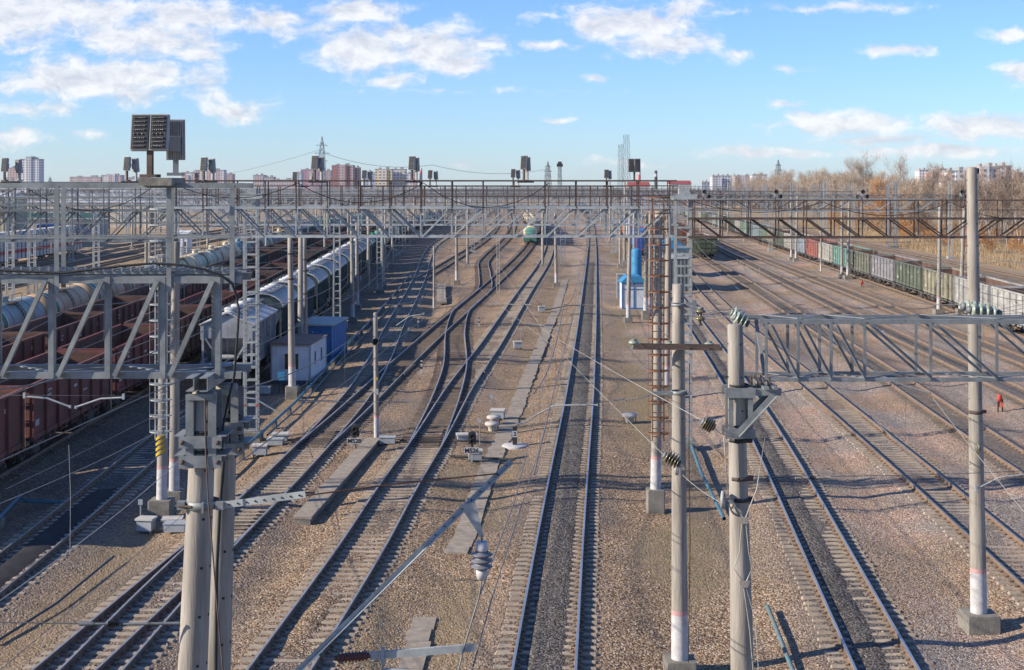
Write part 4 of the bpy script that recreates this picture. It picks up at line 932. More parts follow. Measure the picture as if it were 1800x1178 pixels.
# caged ladders
def caged_ladder(label, x, Y, ytop, ybot, m, w=.42, hoop=.36, step=.58, off_=0):
    X = xat(x, Y); z0, z1 = zat(ybot, Y), zat(ytop, Y); H = z1 - z0
    r = thing('caged_ladder', label, 'ladder', (X, Y, z0), 0, 'caged ladders'); l = MB()
    for s in (-1, 1): l.bar((s * w / 2, 0, 0), (s * w / 2, 0, H), .05, .05)
    z = .15
    while z < H: l.bar((-w / 2, 0, z), (w / 2, 0, z), .03); z += .3
    l.build('ladder', m, r); c = MB(); z = .3
    while z < H:
        pts = [(hoop * math.cos(R(a)) * 1.1, -.02 + hoop * 1.15 * math.sin(R(a)), z) for a in np.linspace(0, -180, 11)]
        for q in range(10): c.bar(pts[q], pts[q + 1], .012, .042)
        c.bar((-hoop * 1.1, -.02, z), (hoop * 1.1, -.02, z), .03, .05)
        z += step
    for a in (-20, -90, -160): c.bar((hoop * 1.1 * math.cos(R(a)), -.02 + hoop * 1.15 * math.sin(R(a)), .3), (hoop * 1.1 * math.cos(R(a)), -.02 + hoop * 1.15 * math.sin(R(a)), z - step), .012, .02)
    c.build('safety_cage', m, r); return r
caged_ladder('rusty caged ladder climbing the concrete pole beside the main line', 1157, 51.6, 345, 775, rustor)
caged_ladder('galvanised caged ladder on the hazard striped pole', 283, 51.0, 345, 772, galvpale)
# ---------------------------------------------------------------- floodlights
def lamp_panel(w, h, front=True):
    b = MB(); b.box((0, 0, 0), (w, .09, h), 0)
    f = MB(); f.box((0, -.05, 0), (w - .03, .012, h - .03), 0)
    l = MB(); nx_, nz = 6, 8
    for i in range(nx_):
        for j in range(nz):
            if j == 4 and i % 2: continue
            l.lathe([(.017, 0), (.012, .012), (0, .014)], 8, Matrix.Translation((-w / 2 + .05 + i * (w - .1) / (nx_ - 1), -.056, h / 2 - .05 - j * (h - .1) / (nz - 1))) @ Matrix.Rotation(R(90), 4, 'X'))
    k = MB(); n = 9
    for i in range(n): k.box((-w / 2 + .03 + i * (w - .06) / (n - 1), .075, 0), (.014, .06, h - .02))
    k.box((0, .13, -.04), (w * .55, .07, h * .36))
    return b, f, l, k
def floodlight(label, loc, rz, tilt, w=.27, h=.55, twin=True, post=.3, group='floodlights on the gantry railings', pm=None):
    r = thing('floodlight', label, 'floodlight', loc, rz, group)
    p = MB(); p.box((0, 0, .02), (.22, .18, .04)); p.box((0, 0, post / 2), (.07, .07, post)); p.bar((0, .0, post - .03), (0, .10, post + .22), .06); p.build('bracket', pm or rusty, r)
    for s in ((-1, 1) if twin else (0,)):
        M = Matrix.Translation((s * (w / 2 + .008), 0, post + h * .48)) @ Matrix.Rotation(R(tilt), 4, 'X')
        b, f, l, k = lamp_panel(w, h)
        o = b.build('lamp_panel', lampgrey, r); o.matrix_local = M
        f.build('dark_face', lampblk, o); l.build('lenses', lens, o); k.build('cooling_fins', lampgrey, o)
    return r
q = at(272, 312, 18.0); floodlight('large twin floodlight facing the footbridge on the galvanised truss', at(264, 312, 17.95), R(-5), -8, .232, .47, True, .35)
floodlight('large ribbed-back floodlight facing away, behind the large twin one', at(309, 309, 18.35), R(190), -8, .24, .53, False, .22, pm=lampgrey)
m = MB(); o_ = at(281, 325, 18.0); m.box((0, .25, 0.04), (.42, .75, .10)); one(m, 'lamp_platform', concdark, 'flat block under the two large floodlights on the truss', 'block', loc=o_ + Vector((0, -.12, .0)))
def fl(i, x, ytop, Y, deg, back):
    hh = .55; z = zat(ytop, Y) - hh - .22
    o = floodlight(f"{'pale ribbed-back' if back else 'dark-faced'} floodlight, {ordn(i)} from the warehouse end on its gantry row {'far' if Y > 60 else 'near'}", (xat(x, Y), Y, z), R(deg), -8, .33, hh, False, .25)
    return o
A_, B_ = 52.15, 84.1
fli = 0
for x, yt, Y, twin_, extra in ((8, 279, A_, 0, (30, 281)), (223, 277, A_, 0, (236, 281)), (358, 278, A_, 0, (371, 281)), (553, 275, A_, 0, (563, 278)), (724, 276, A_, 0, (731, 277)), (921, 275, A_, 0, (927, 277)),
                              (518, 303, B_, 0, (548, 303)), (640, 300, B_, 0, (650, 302)), (756, 300, B_, 0, (766, 301)), (902, 298, B_, 0, (911, 301)), (1066, 299, B_, 0, (1072, 301))):
    fli += 1; zb_ = zat(319, Y) if Y < 60 else 12.42
    nm = f"{ordn(fli)} dark floodlight from the warehouse end of the gantry railings, beside a pale ribbed one"
    hh = .52; z = zat(yt, Y) - hh
    floodlight(nm.replace(' from the warehouse end of the gantry railings', ' from the warehouse end of the railings'), (xat(x, Y), Y, zb_ + .02), R(-28 if Y < 60 else -20), -7, .24 if Y < 60 else .26, hh, False, max(.12, z - zb_ + .02))
    floodlight(f"{ordn(fli)} pale ribbed-back floodlight from the warehouse end of the railings", (xat(extra[0], Y), Y + .25, zb_ + .02), R(150), -6, .24, hh, False, max(.12, z - zb_ - .03), pm=lampgrey)
    m = MB(); m.box((0, .1, .0), (.62, .5, .06)); one(m, 'lamp_platform', darkst, f'small dark platform under the {ordn(fli)} floodlight pair of the railings', 'platform', 'floodlight platforms', (xat((x + extra[0]) / 2, Y), Y, zb_ - .02))
floodlight('wide twin floodlight facing the footbridge near the tall lattice tower', (xat(1115, A_), A_, zat(319, A_) + .02), 0, -5, .22, .5, True, .34)
# ---------------------------------------------------------------- foreground: galvanised truss by the twin poles (about 18 m away)
YL = 18.0
xl = [xat(x, YL) for x in (-780, -683, -586, -489, -392, -295, -198, -101, -4, 95, 194, 291, 388)]
x0 = xl[0]; zb_, zt_ = zat(660, YL), zat(492, YL)
nl = thing('lattice_gantry', 'large galvanised truss with walkway and handrail resting on the twin concrete poles', 'gantry', (x0, YL, zb_), 0, 'lattice gantries over the tracks')
t = MB(); L = xl[-1] - x0; H = zt_ - zb_; E = xat(424, YL) - x0; dp = .68
for y in (0, dp):
    t.box((E / 2, y, 0), (E, .016, .085)); t.box((E / 2, y + .05, .042), (E, .09, .012))
    t.box((E / 2, y, H), (E, .016, .09)); t.box((E / 2, y + .05, H + .045), (E, .09, .012))
    for i, x in enumerate(xl):
        x -= x0; s = -1 if y == 0 else 1
        t.angle((x - (.22 if y else 0), y + s * .015, -.04), (x - (.22 if y else 0), y + s * .015, H + .04), .07 if y == 0 else .05, .011)
        if i < len(xl) - 1 and y == 0: t.angle((x + .09, y + s * .03, -.02), (xl[i + 1] - x0 - .07, y + s * .03, H - .02), .065, .011)
for i in range(len(xl) - 1):
    a, b = xl[i] - x0, xl[i + 1] - x0
    t.bar((a, 0.02, .045), (b, dp - .02, .045), .06, .012) if i % 2 else t.bar((a, dp - .02, .045), (b, .02, .045), .06, .012)
    t.bar((a, 0.05, H + .03), (a, dp - .05, H + .03), .08, .02)
t.build('truss', galv, nl)
w = MB(); k = int(E / .118)
for i in range(k): w.bar((i * .118 + .02, .04, H + .095), (i * .118 + .10, dp - .04, H + .115), .022, .04); w.bar((i * .118 + .10, .02, H + .11), (i * .118 + .10, .02, H + .17), .02, .02)
for yy in (.05, dp / 2, dp - .05): w.bar((0, yy, H + .088), (E, yy, H + .088), .025, .03)
w.build('walkway', galv, nl)
hr = MB(); zr = zat(333, YL) - zb_
for x in (-680, -490, -300, -90, 101, 298, 409):
    X_ = xat(x, YL) - x0
    for y in (-.035, dp): hr.box((X_ - (.14 if y > 0 else 0), y, (H + zr) / 2 - .05), (.062, .010, zr - H + .2)); hr.box((X_ - .026 - (.14 if y > 0 else 0), y + .03, (H + zr) / 2 - .05), (.010, .06, zr - H + .2))
for y in (-.03, dp + .02):
    hr.box((E / 2, y, zr + .045), (E + .05, .012, .055)); hr.box((E / 2, y + .035, zr + .078), (E + .05, .08, .010)); hr.bar((0, y, (H + zr) / 2 - .04), (E, y, (H + zr) / 2 - .04), .026, .02)
hr.build('handrail', galv, nl)
cb = MB(); pts = []
for x, y in ((-500, 490), (-300, 470), (-140, 488), (0, 475), (60, 478), (110, 480), (160, 474), (210, 468), (270, 463), (320, 466), (360, 474), (390, 485), (408, 500), (416, 520), (420, 545), (418, 580), (415, 620), (412, 660), (402, 700), (392, 750), (390, 800)):
    pts.append(at(x, y, YL - .05) - Vector((x0, YL, zb_)))
cb.path(pts, .016, 7); cb.build('cable', black, nl)
# twin concrete poles
def twin_pole(label, xb, xt, Y, d0, d1, ztop):
    return pole(label, xb, Y, ztop, d0, d1, foot=.8, fh=.4, white=False, xtop=xt, group='twin concrete poles', zb=-.25, holes=13)
zt1 = zat(690, 17.85)
twin_pole('front one of the twin concrete poles with steel clamps under the large truss', xat(300, 17.85), xat(360, 17.85), 17.85, .50, .31, zt1)
twin_pole('rear one of the twin concrete poles with steel clamps under the large truss', xat(352, 18.75), xat(398, 18.75), 18.75, .50, .31, zat(676, 18.75))
def clamp_frame(label, xc, Y, y0, y1, bands, w):
    r = thing('pole_clamp', label, 'clamp', (xat(xc, Y), Y, zat(y1, Y)), 0, 'steel pole clamps'); f = MB(); z1 = zat(y0, Y) - zat(y1, Y)
    for s in (-1, 1):
        f.box((s * w * .40, -.19, z1 / 2), (.10, .014, z1)); f.box((s * w * .40 - s * .05, -.14, z1 / 2), (.012, .10, z1)); f.box((s * w * .40, .19, z1 / 2), (.10, .014, z1))
    f.box((0, -.195, z1 - .03), (w * .95, .03, .08))
    f.build('side_channel', galv, r)
    for yy in bands:
        b = MB()
        z = zat(yy, Y) - zat(y1, Y)
        b.box((0, -.225, z), (w * 1.5, .03, .15)); b.box((0, .20, z), (w * 1.5, .03, .15))
        for s in (-1, 1):
            b.box((s * w * .74, -.0, z + .08), (.12, .46, .014)); b.lathe([(.03, 0), (.03, .03), (0, .03)], 6, Matrix.Translation((s * w * .62, -.242, z)) @ Matrix.Rotation(R(90), 4, 'X'), 1)
            b.tube((s * w * .62, -.25, z), (s * w * .62, .25, z), .014, n=6, mi=1)
        b.lathe([(.176, z + .09), (.181, z + .09), (.181, z + .13), (.176, z + .13)], 16, None, 2)
        b.build('clamp_band', [galv, rusty, black], r)
    return r
clamp_frame('steel clamp frame bolted round the front twin pole', 359, 17.85, 690, 818, (772, 806), .36)
clamp_frame('steel clamp frame bolted round the rear twin pole', 399, 18.75, 682, 792, (748, 784), .35)
for lab, xa in (('outer steel channel beam lying on top of the twin poles', 342), ('inner steel channel beam lying on top of the twin poles', 366)):
    a = at(xa, 686, 17.6); m = MB(); h = .165
    m.box((0, .75, 0), (.014, 1.6, h)); m.box((-.05, .75, h / 2), (.10, 1.6, .014)); m.box((-.05, .75, -h / 2), (.10, 1.6, .014)); one(m, 'channel_beam', galv, lab, 'beam', 'channel beams on the twin poles', a + Vector((0, 0, .075)))
m = MB(); Yc = 17.85; a = at(357, 885, Yc); m.lathe([(.206, -.05), (.222, -.045), (.222, .045), (.206, .05)], 20, None); m.box((-.25, -.1, 0), (.10, .12, .1)); m.box((.24, -.1, 0), (.10, .12, .1)); m.tube((-.32, -.14, 0), (-.1, -.2, 0), .016, n=6, mi=1); m.box((.05, -.24, 0), (.03, .06, .13))
one(m, 'pole_band', [galv, rusty], 'steel strap band round the twin poles holding the perforated bar', 'strap', loc=a)
m = MB(); p, q = at(392, 888, 17.75), at(537, 869, 17.6); d = (q - p); nn = 9
m.bar(p - p, d, .014, .085)
for i in range(nn): m.lathe([(.012, 0), (.012, .012), (0, .013)], 8, Matrix.Translation(d * ((i + .7) / (nn + .4)) + Vector((0, -.008, 0))) @ Matrix.Rotation(R(90), 4, 'X'), 1)
one(m, 'perforated_bar', [galvpale, darkst], 'flat perforated steel bar reaching out from the twin poles', 'bar', loc=p)
def wire(label, pts, r, m, name='wire', cat='wire', group='wires', sag=0.0, n=14):
    pts = [Vector(p) for p in pts]; o = pts[0].copy(); out = []
    for i in range(len(pts) - 1):
        for j in range(n if sag else 1):
            u = j / n; out.append(pts[i].lerp(pts[i + 1], u) - o - Vector((0, 0, 4 * sag * u * (1 - u))))
    out.append(pts[-1] - o); mb = MB(); mb.path(out, r, 5); return one(mb, name, m, label, cat, group, o)
wire('brown rod running down the front twin pole', [at(360, 700, 17.6), at(362, 800, 17.6), at(366, 880, 17.58), at(372, 950, 17.58), at(381, 1060, 17.56), at(392, 1180, 17.5)], .010, rusty, 'ground_rod', 'rod', 'earthing rods')
wire('black cable running down between the twin poles', [at(394, 800, 18.3), at(386, 900, 18.3), at(381, 1000, 18.3), at(379, 1190, 18.3), at(377, 1400, 18.3)], .022, black, 'cable', 'cable', 'cables')
wire('rusty rod stretched from the perforated bar to the tip of the diagonal steel beam', [at(530, 872, 17.6), at(700, 850, 18.2), at(880, 832, 19.6)], .011, rustor, 'tie_rod', 'rod', 'earthing rods')
# diagonal steel angle with insulators
p, q = at(352, 1352, 18.6), at(901, 812, 19.6); m = MB(); m.angle(Vector((0, 0, 0)), q - p, .062, .012); dq = (q - p).normalized()
for i in range(9): m.lathe([(.011, 0), (.011, .02), (0, .02)], 8, Matrix.Translation((q - p) - dq * (.12 + .17 * i) + Vector((0, -.03, .04))) @ Matrix.Rotation(R(90), 4, 'X'), 1)
beam = one(m, 'bracket_beam', [galvpale, darkst], 'long diagonal steel angle beam rising from the twin poles', 'beam', loc=p)
a = at(829, 890, 19.4); c = at(847, 945, 19.4); m = MB(); m.prism([(-.17, .02), (.05, .06), (.165, -.40), (.12, -.42)], -.012, .012, 'y'); one(m, 'gusset_plate', galvpale, 'tapered steel plate hanging under the diagonal beam', 'plate', loc=a)
def insulator(label, p, q, r, n, m, capm, cat='insulator', group='insulators', name='insulator', core=.4, caplen=.16, disc=False):
    p = Vector(p); q = Vector(q); d = q - p; L = d.length; M = d.to_track_quat('Z', 'Y').to_matrix().to_4x4()
    root = thing(name, label, cat, p, 0, group)
    s = MB(); z0, z1 = L * caplen, L * (1 - caplen); prof = [(r * core, z0)]
    for i in range(n):
        a = z0 + (z1 - z0) * i / n; b = z0 + (z1 - z0) * (i + 1) / n; h = b - a
        if disc: prof += [(r * core, a + h * .02), (r * .8, a + h * .12), (r, a + h * .32), (r * .97, a + h * .45), (r * .55, a + h * .5), (r * .3, a + h * .62), (r * .26, b)]
        else: prof += [(r * core, a + h * .15), (r * .93, a + h * .35), (r, a + h * .5), (r * .93, a + h * .62), (r * core, a + h * .85)]
    prof.append((r * core * .8, z1)); s.lathe(prof, 20, M); s.build('sheds', m, root)
    e = MB(); e.lathe([(0, 0), (r * .5, 0), (r * .55, z0 * .8), (r * .5, z0 * 1.04), (0, z0 * 1.04)], 12, M); e.build('end_cap', capm, root); e = MB(); e.lathe([(0, z1 * .99), (r * .5, z1 * .99), (r * .55, z1 + z0 * .3), (r * .45, L), (0, L)], 12, M)
    e.build('end_cap', capm, root); return root
p1 = at(847, 952, 19.4); p2 = at(847, 1018, 19.4)
insulator('grey ribbed insulator with pale caps hanging below the diagonal beam', p1, p2, .155, 3, greyins, whitew, core=.62, caplen=.26)
wire('short steel link between tapered plate and grey insulator', [at(847, 938, 19.4), at(847, 954, 19.4)], .014, galvd, 'link', 'link', 'insulator links')
insulator('red-brown ribbed insulator lying level at the foot of the diagonal beam', at(588, 1157, 19.2), at(652, 1152, 19.2), .075, 9, redins, redins, core=.7, caplen=.08)
wire('steel fork joining the diagonal beam to the red-brown insulator', [at(558, 1142, 19.1), at(570, 1158, 19.1), at(590, 1157, 19.2)], .03, galvd, 'fork_fitting', 'fitting', 'insulator links')
m = MB(); p, q = at(650, 1153, 19.2), at(836, 1138, 19.2); m.bar(p - p, q - p, .05, .10); m.box((.18, 0, .0), (.05, .09, .22)); m.path([(.18, -.03, -.05), (.19, -.03, -.17), (.32, -.03, -.18), (.52, -.03, -.20), (.7, -.03, -.26)], .022, 6)
one(m, 'support_arm', galvpale, 'pale level steel arm fixed to the red-brown insulator', 'arm', loc=p)
# wires from the grey insulator going off along the track
wire('paired feeder wire, outer of two hanging below the grey insulator', [at(847, 1018, 19.4), at(842, 1050, 19.35), at(818, 1130, 19.2), at(800, 1200, 19)], .012, wirem)
wire('paired feeder wire, running from the grey insulator back along the main track', [at(842, 1050, 19.35), at(875, 960, 24), at(905, 880, 30), at(950, 700, 52), at(975, 600, 84)], .011, wirem, sag=0)
wire('second feeder wire running back beside the first along the main track', [at(830, 1178, 19.4), at(862, 1060, 21), at(905, 925, 27), at(945, 800, 40), at(1005, 560, 110)], .011, wirem)
# tensioned guy wire across bottom left
g0, g1 = at(-300, 1090, 17), at(330, 1098, 17.8)
wire('taut guy wire with turnbuckle running to the twin poles', [g0, at(140, 1096, 17.6), g1], .008, wirem)
m = MB(); a = at(140, 1096, 17.6); m.tube((0, 0, 0), (.18, 0, -.005), .035, .022, 8); m.tube((.18, 0, -.005), (.36, 0, -.005), .016, n=6)
for i in range(6): m.lathe([(.018, 0), (.045, .008), (.018, .016)], 10, Matrix.Translation((.36 + i * .025, 0, -.006)) @ Matrix.Rotation(R(90), 4, 'Y'), 1)
m.tube((.5, 0, -.008), (.62, 0, -.008), .016, n=6); m.tube((.62, 0, -.008), (1.25, .05, -.012), .018, n=6); one(m, 'turnbuckle', [galvd, black], 'steel turnbuckle and spring in the guy wire left of the twin poles'.replace('left of', 'before'), 'turnbuckle', loc=a)
for i, (a, b, lab) in enumerate([((0, 885, 33), (330, 728, 60), 'pale wire slanting above the red wagons toward the twin poles'), ((-20, 1070, 22), (330, 795, 46), 'pale wire slanting above the oily track'), ((-10, 705, 30), (545, 478, 110), 'pale wire above the red gondolas toward the hopper roofs'),
                                 ((0, 1178, 24), (560, 690, 90), 'thin wire following the lane track past the white hut'), ((330, 800, 40), (950, 420, 210), 'thin wire passing over the white hut roof'), ((10, 860, 30), (430, 640, 70), 'thin wire over the oily track beside the hoppers')]):
    wire(lab, [at(*a), at(*b)], .009 if i < 3 else .008, wirepale if i < 3 else wirem, sag=.15)
wire('thin dropper wire hanging above the oily track', [at(121, 782, 36), at(124, 870, 36), at(123, 975, 36)], .006, wirepale, 'dropper_wire', 'dropper', 'dropper wires')
def steady_arm(label, pts, Y, r=.022):
    pts = [at(x, y, Y) for x, y in pts]; o = pts[0]; m = MB(); m.path([p - o for p in pts], r, 6); m.box((0, 0, .03), (.07, .07, .16)); m.box(pts[-1] - o, (.06, .06, .08)); return one(m, 'steady_arm', galvpale, label, 'steady arm', 'steady arms of the contact wires', o)
steady_arm('bent pale steady arm before the red gondolas, sloping down', [(43, 697), (82, 700), (123, 715)], 41, .03)
steady_arm('bent pale steady arm before the red gondolas, rising to its holder', [(217, 699), (177, 701), (133, 716)], 41, .03)
wire('horizontal fixing wire holding the two bent steady arms', [at(-60, 694, 41), at(43, 695, 41), at(217, 696, 41), at(283, 698, 51)], .008, wirem, 'fixing_wire', 'wire', 'fixing wires')
steady_arm('pale steady arm above the oily track beside the lattice mast', [(425, 699), (448, 701), (484, 722)], 62, .035)
steady_arm('pale steady arm over the lane track beside the speaker post', [(745, 552), (720, 556), (697, 572)], 100, .04)
steady_arm('long pale steady arm over the main track', [(908, 746), (925, 742), (945, 728), (975, 713), (1050, 712)], 58, .035)
steady_arm('pale steady arm between diagonal and main tracks', [(980, 580), (955, 573), (930, 569)], 82, .035)
steady_arm('dark steady arm in front of the stout tall pole', [(1716, 860), (1755, 840), (1830, 830)], 37.2, .022)
wire('span wire with insulator beads crossing the middle tracks at the speaker post', [at(525, 705, 68), at(660, 706, 68.5), at(865, 706, 68), at(960, 712, 60), at(1076, 705, 56), at(1180, 690, 52)], .012, wirem, 'fixing_wire', 'wire', 'fixing wires', sag=.04)
m = MB(); a = at(1078, 704, 56); 
for i in range(5): m.lathe([(.02, 0), (.06, .02), (.02, .05)], 8, Matrix.Translation((.12 * i + .5, 0, .02 * i)) @ Matrix.Rotation(R(90), 4, 'Y'))
m.tube((0, 0, 0), (.45, 0, .06), .04, n=6); m.tube((1.1, 0, .1), (1.5, 0, .2), .04, n=6); one(m, 'bead_insulator', greyins, 'beaded insulator in the span wire beside the rusty ladder pole', 'insulator', 'bead insulators', a)
m = MB(); a = at(682, 706, 68.4)
for i in range(5): m.lathe([(.02, 0), (.08, .03), (.02, .06)], 8, Matrix.Translation((.12 * i, 0, 0)) @ Matrix.Rotation(R(90), 4, 'Y'))
m.tube((.65, 0, 0), (1.0, 0, 0), .05, n=6); one(m, 'bead_insulator', greyins, 'beaded insulator in the span wire next to the loudspeaker post', 'insulator', 'bead insulators', a)
# ---------------------------------------------------------------- foreground: truss on the bracket pole (about 26 m away)
YR = 26.0
xr = [xat(x, YR) for x in (1349, 1405, 1463, 1522, 1638, 1754, 1870, 1986, 2102, 2218, 2334)]
x0 = xat(1335, YR); zb_, zt_ = zat(668, YR), zat(566, YR); H = zt_ - zb_; E = xat(2350, YR) - x0; dp = .85
nr = thing('lattice_gantry', 'large galvanised truss clamped to the bracket of the bare concrete pole', 'gantry', (x0, YR, zb_), 0, 'lattice gantries over the tracks')
t = MB()
for y in (0, dp):
    o = -.28 if y else 0
    t.box((E / 2 + o, y, 0), (E, .014, .065)); t.box((E / 2 + o, y + .04, .032), (E, .075, .010)); t.box((E / 2 + o, y, H), (E, .014, .085)); t.box((E / 2 + o, y + .04, H + .043), (E, .085, .010))
    for i, x in enumerate(xr):
        x -= x0; s = -1 if y == 0 else 1
        if y: x -= .02
        t.angle((x, y + s * .016, 0), (x, y + s * .016, H), .055, .009)
        if i < len(xr) - 1:
            b = xr[i + 1] - x0
            t.angle((x + .05, y + s * .03, H - .05), (b - .04, y + s * .03, 0.03), .048, .009)
for i in range(len(xr) - 1):
    a, b = xr[i] - x0, xr[i + 1] - x0
    for z in (.062, H + .085):
        t.bar((a, .02, z - .02), (b, dp - .02, z - .02), .06, .012) if i % 2 else t.bar((a, dp - .02, z - .02), (b, .02, z - .02), .06, .012)
t.bar((.08, dp, H - .05), (.1, 0.02, .1), .06); t.build('truss', galv, nr)
br = thing('steel_bracket', 'triangular steel bracket with rusty hook bolts on the bare concrete pole', 'bracket', (xat(1300, YR), YR, zat(690, YR))); m = MB()
for y in (-.19, .22):
    m.box((.22, y, .03), (1.05, .016, .12)); m.box((.22, y + .04, .09), (1.05, .08, .012)); m.angle((-.05, y - .02, -.78), (.66, y - .02, -.02), .10, .012)
for s in (-.19, .17):
    m.box((s, -.2, -.35), (.09, .014, .95)); m.box((s, .22, -.35), (.09, .014, .95))
for z in (.02, -.73): m.box((-.02, -.215, z), (.56, .03, .18)); m.box((-.02, .24, z), (.56, .03, .18)); m.lathe([(.188, z + .1), (.194, z + .1), (.194, z + .14), (.188, z + .14)], 16, Matrix.Translation((-.02, 0, 0)), 1)
m.build('frame', [galv, black], br)
for x in (.34, .42, .53):
    for y in (-.05, .7): m = MB(); m.path([(x, y - .1, .02), (x, y - .1, .2), (x, y, .27), (x, y + .06, .2), (x, y + .06, .02)], .014, 6); m.build('hook_bolt', rusty, br)
m = MB(); m.box((.45, .3, .115), (.10, 1.2, .05)); m.box((.62, .3, .115), (.08, 1.2, .05)); m.build('packing_beam', galv, br)
for yy, rr, mm, lab in ((764, .178, rusty, 'rusty ring strap round the bare concrete pole, below its bracket'), (773, .180, black, 'black ring strap round the bare concrete pole, below the rusty ring'), (840, .186, rusty, 'thin rusty strap round the bare concrete pole at mid height'), (877, .192, black, 'black double strap round the bare concrete pole holding the pulley')):
    a = at(1296 + (yy - 700) * .02, yy, YR); m = MB(); m.lathe([(rr - .02, -.035), (rr, -.035), (rr, .035), (rr - .02, .035)], 20, None); m.box((.21, -.03, 0), (.10, .08, .09)); one(m, 'pole_strap', mm, lab, 'strap', 'straps on the bare concrete pole', a)
for side, xs_ in (('outer', ((1272, 768), (1280, 870), (1307, 912))), ('inner', ((1345, 770), (1330, 860), (1310, 912)))):
    wire(f'pale stay wire from bracket foot to the upper triangular plate, {side} strand', [at(x, y, YR - .25) for x, y in xs_], .011, wirepale, group='stay wires on the bare pole')
wire('pale stay wire between the two triangular plates, near strand', [at(1304, 918, YR - .25), at(1300, 970, YR - .25), at(1290, 1000, YR - .25), at(1307, 1024, YR - .25)], .010, wirepale, group='stay wires on the bare pole')
wire('pale stay wire between the two triangular plates, far strand', [at(1311, 918, YR - .25), at(1316, 970, YR - .25), at(1322, 1000, YR - .25), at(1311, 1024, YR - .25)], .010, wirepale, group='stay wires on the bare pole')
wire('pale stay wire dropping from the lower triangular plate, first strand', [at(1307, 1030, YR - .25), at(1318, 1110, YR - .25), at(1325, 1190, YR - .25), at(1330, 1300, YR - .25)], .010, wirepale, group='stay wires on the bare pole')
wire('pale stay wire dropping from the lower triangular plate, second strand', [at(1311, 1030, YR - .25), at(1328, 1090, YR - .25), at(1334, 1190, YR - .25), at(1340, 1300, YR - .25)], .010, wirepale, group='stay wires on the bare pole')
for yy, lab in ((915, 'upper triangular steel plate joining the stay wires'), (1027, 'lower triangular steel plate joining the stay wires')):
    m = MB(); m.prism([(-.10, .06), (.10, .06), (.06, -.06), (-.06, -.06)], -.012, .012, 'y'); one(m, 'yoke_plate', concrete, lab, 'plate', 'yoke plates', at(1309, yy, YR - .26))
# pulleys
def pulley(label, x, y, Y, r=.14):
    a = at(x, y, Y); root = thing('pulley', label, 'pulley', a, 0, 'tension pulleys'); w = MB(); M = Matrix.Rotation(R(75), 4, 'Z') @ Matrix.Rotation(R(90), 4, 'X')
    w.lathe([(r * .86, -.02), (r, -.03), (r * .93, 0), (r, .03), (r * .86, .02), (r * .86, -.02)], 20, M)
    for k in range(6): w.bar((0, 0, 0), M @ Vector((r * .9 * math.cos(k * 1.047), r * .9 * math.sin(k * 1.047), 0)), .02)
    w.build('wheel', galvpale, root); f = MB(); f.box((.06, 0, .02), (.22, .03, .05)); f.box((.16, 0, .0), (.08, .08, .12)); f.build('fork', galv, root); return root
pulley('spoked tension pulley beside the crossarm pole', 1190, 822, 35.3, .2); pulley('spoked tension pulley on the black double strap', 1271, 879, 25.8, .17)
# glass insulators
def gi(label, x0, y0, x1, y1, Y, r, n, m=None, **k): return insulator(label, at(x0, y0, Y), at(x1, y1, Y), r, n, m or glassins, galvd, disc=True, core=.3, caplen=.1, **k)
gi('green glass disc insulator string on top of the bare concrete pole, rear string', 1285, 548, 1312, 562, 26.6, .14, 3); gi('green glass disc insulator string on top of the bare concrete pole, front string', 1290, 556, 1316, 570, 26.3, .14, 3)
gi('green glass disc insulator string behind the truss by the stout pole, rear string', 1690, 538, 1748, 546, 38, .2, 4); gi('green glass disc insulator string behind the truss by the stout pole, front string', 1700, 544, 1760, 552, 37.4, .2, 4)
gi('brown disc insulator hanging in the air beside the lattice mast', 1232, 540, 1230, 572, 30, .115, 2, brownins); gi('olive ribbed insulator pointing toward the bracket pole', 1234, 740, 1256, 752, 25.2, .135, 5, brownins)
gi('olive ribbed insulator beside the spoked pulley', 1166, 799, 1196, 816, 33, .165, 5, brownins)
gi('disc insulator standing at the near end of the rusty crossarm', 1115, 596, 1113, 614, 35, .14, 1); gi('disc insulator standing on the rusty crossarm behind the pole', 1177, 600, 1177, 614, 36.4, .12, 1); gi('disc insulator at the far end of the rusty crossarm', 1247, 600, 1247, 614, 36, .14, 1)
gi('disc insulator bolted low on the stout tall pole', 1716, 788, 1722, 788, 37.3, .17, 1, brownins)
m = MB()
for y in (-.16, .24): m.angle(Vector((xat(1116, 35.6), 35.6 + y, zat(612, 35.6))) - Vector((xat(1190, 35.6), 35.6, zat(612, 35.6))), Vector((xat(1268, 35.6), 35.6 + y, zat(614, 35.6))) - Vector((xat(1190, 35.6), 35.6, zat(612, 35.6))), .10, .014)
for x in (-1.0, -.5, .3, .8, 1.1): m.box((x, .04, 0.02), (.07, .5, .02))
one(m, 'crossarm', rusty, 'rusty double angle crossarm on the concrete pole', 'crossarm', loc=Vector((xat(1190, 35.6), 35.6, zat(612, 35.6))))
m = MB(); m.lathe([(.19, -.05), (.205, -.05), (.205, .05), (.19, .05)], 16, None); m.box((-.45, -.1, 0), (.6, .05, .08)); m.box((.25, -.1, 0), (.12, .1, .1)); one(m, 'pole_strap', galv, 'galvanised strap with side bar on the crossarm pole', 'strap', 'straps on the crossarm pole', at(1193, 690, 35.7))
m = MB(); m.lathe([(.165, -.04), (.18, -.04), (.18, .04), (.165, .04)], 16, None); m.box((.27, -.05, 0), (.2, .1, .14)); m.box((.40, -.05, -.02), (.12, .14, .3)); one(m, 'pole_strap', galv, 'galvanised strap near the top of the crossarm pole', 'strap', 'straps on the crossarm pole', at(1192, 536, 35.75))
wire('thin black cable down the side of the crossarm pole', [at(1212, 640, 35.6), at(1211, 800, 35.5), at(1213, 950, 35.5), at(1210, 1165, 35.5)], .012, black, 'cable', 'cable', 'cables')
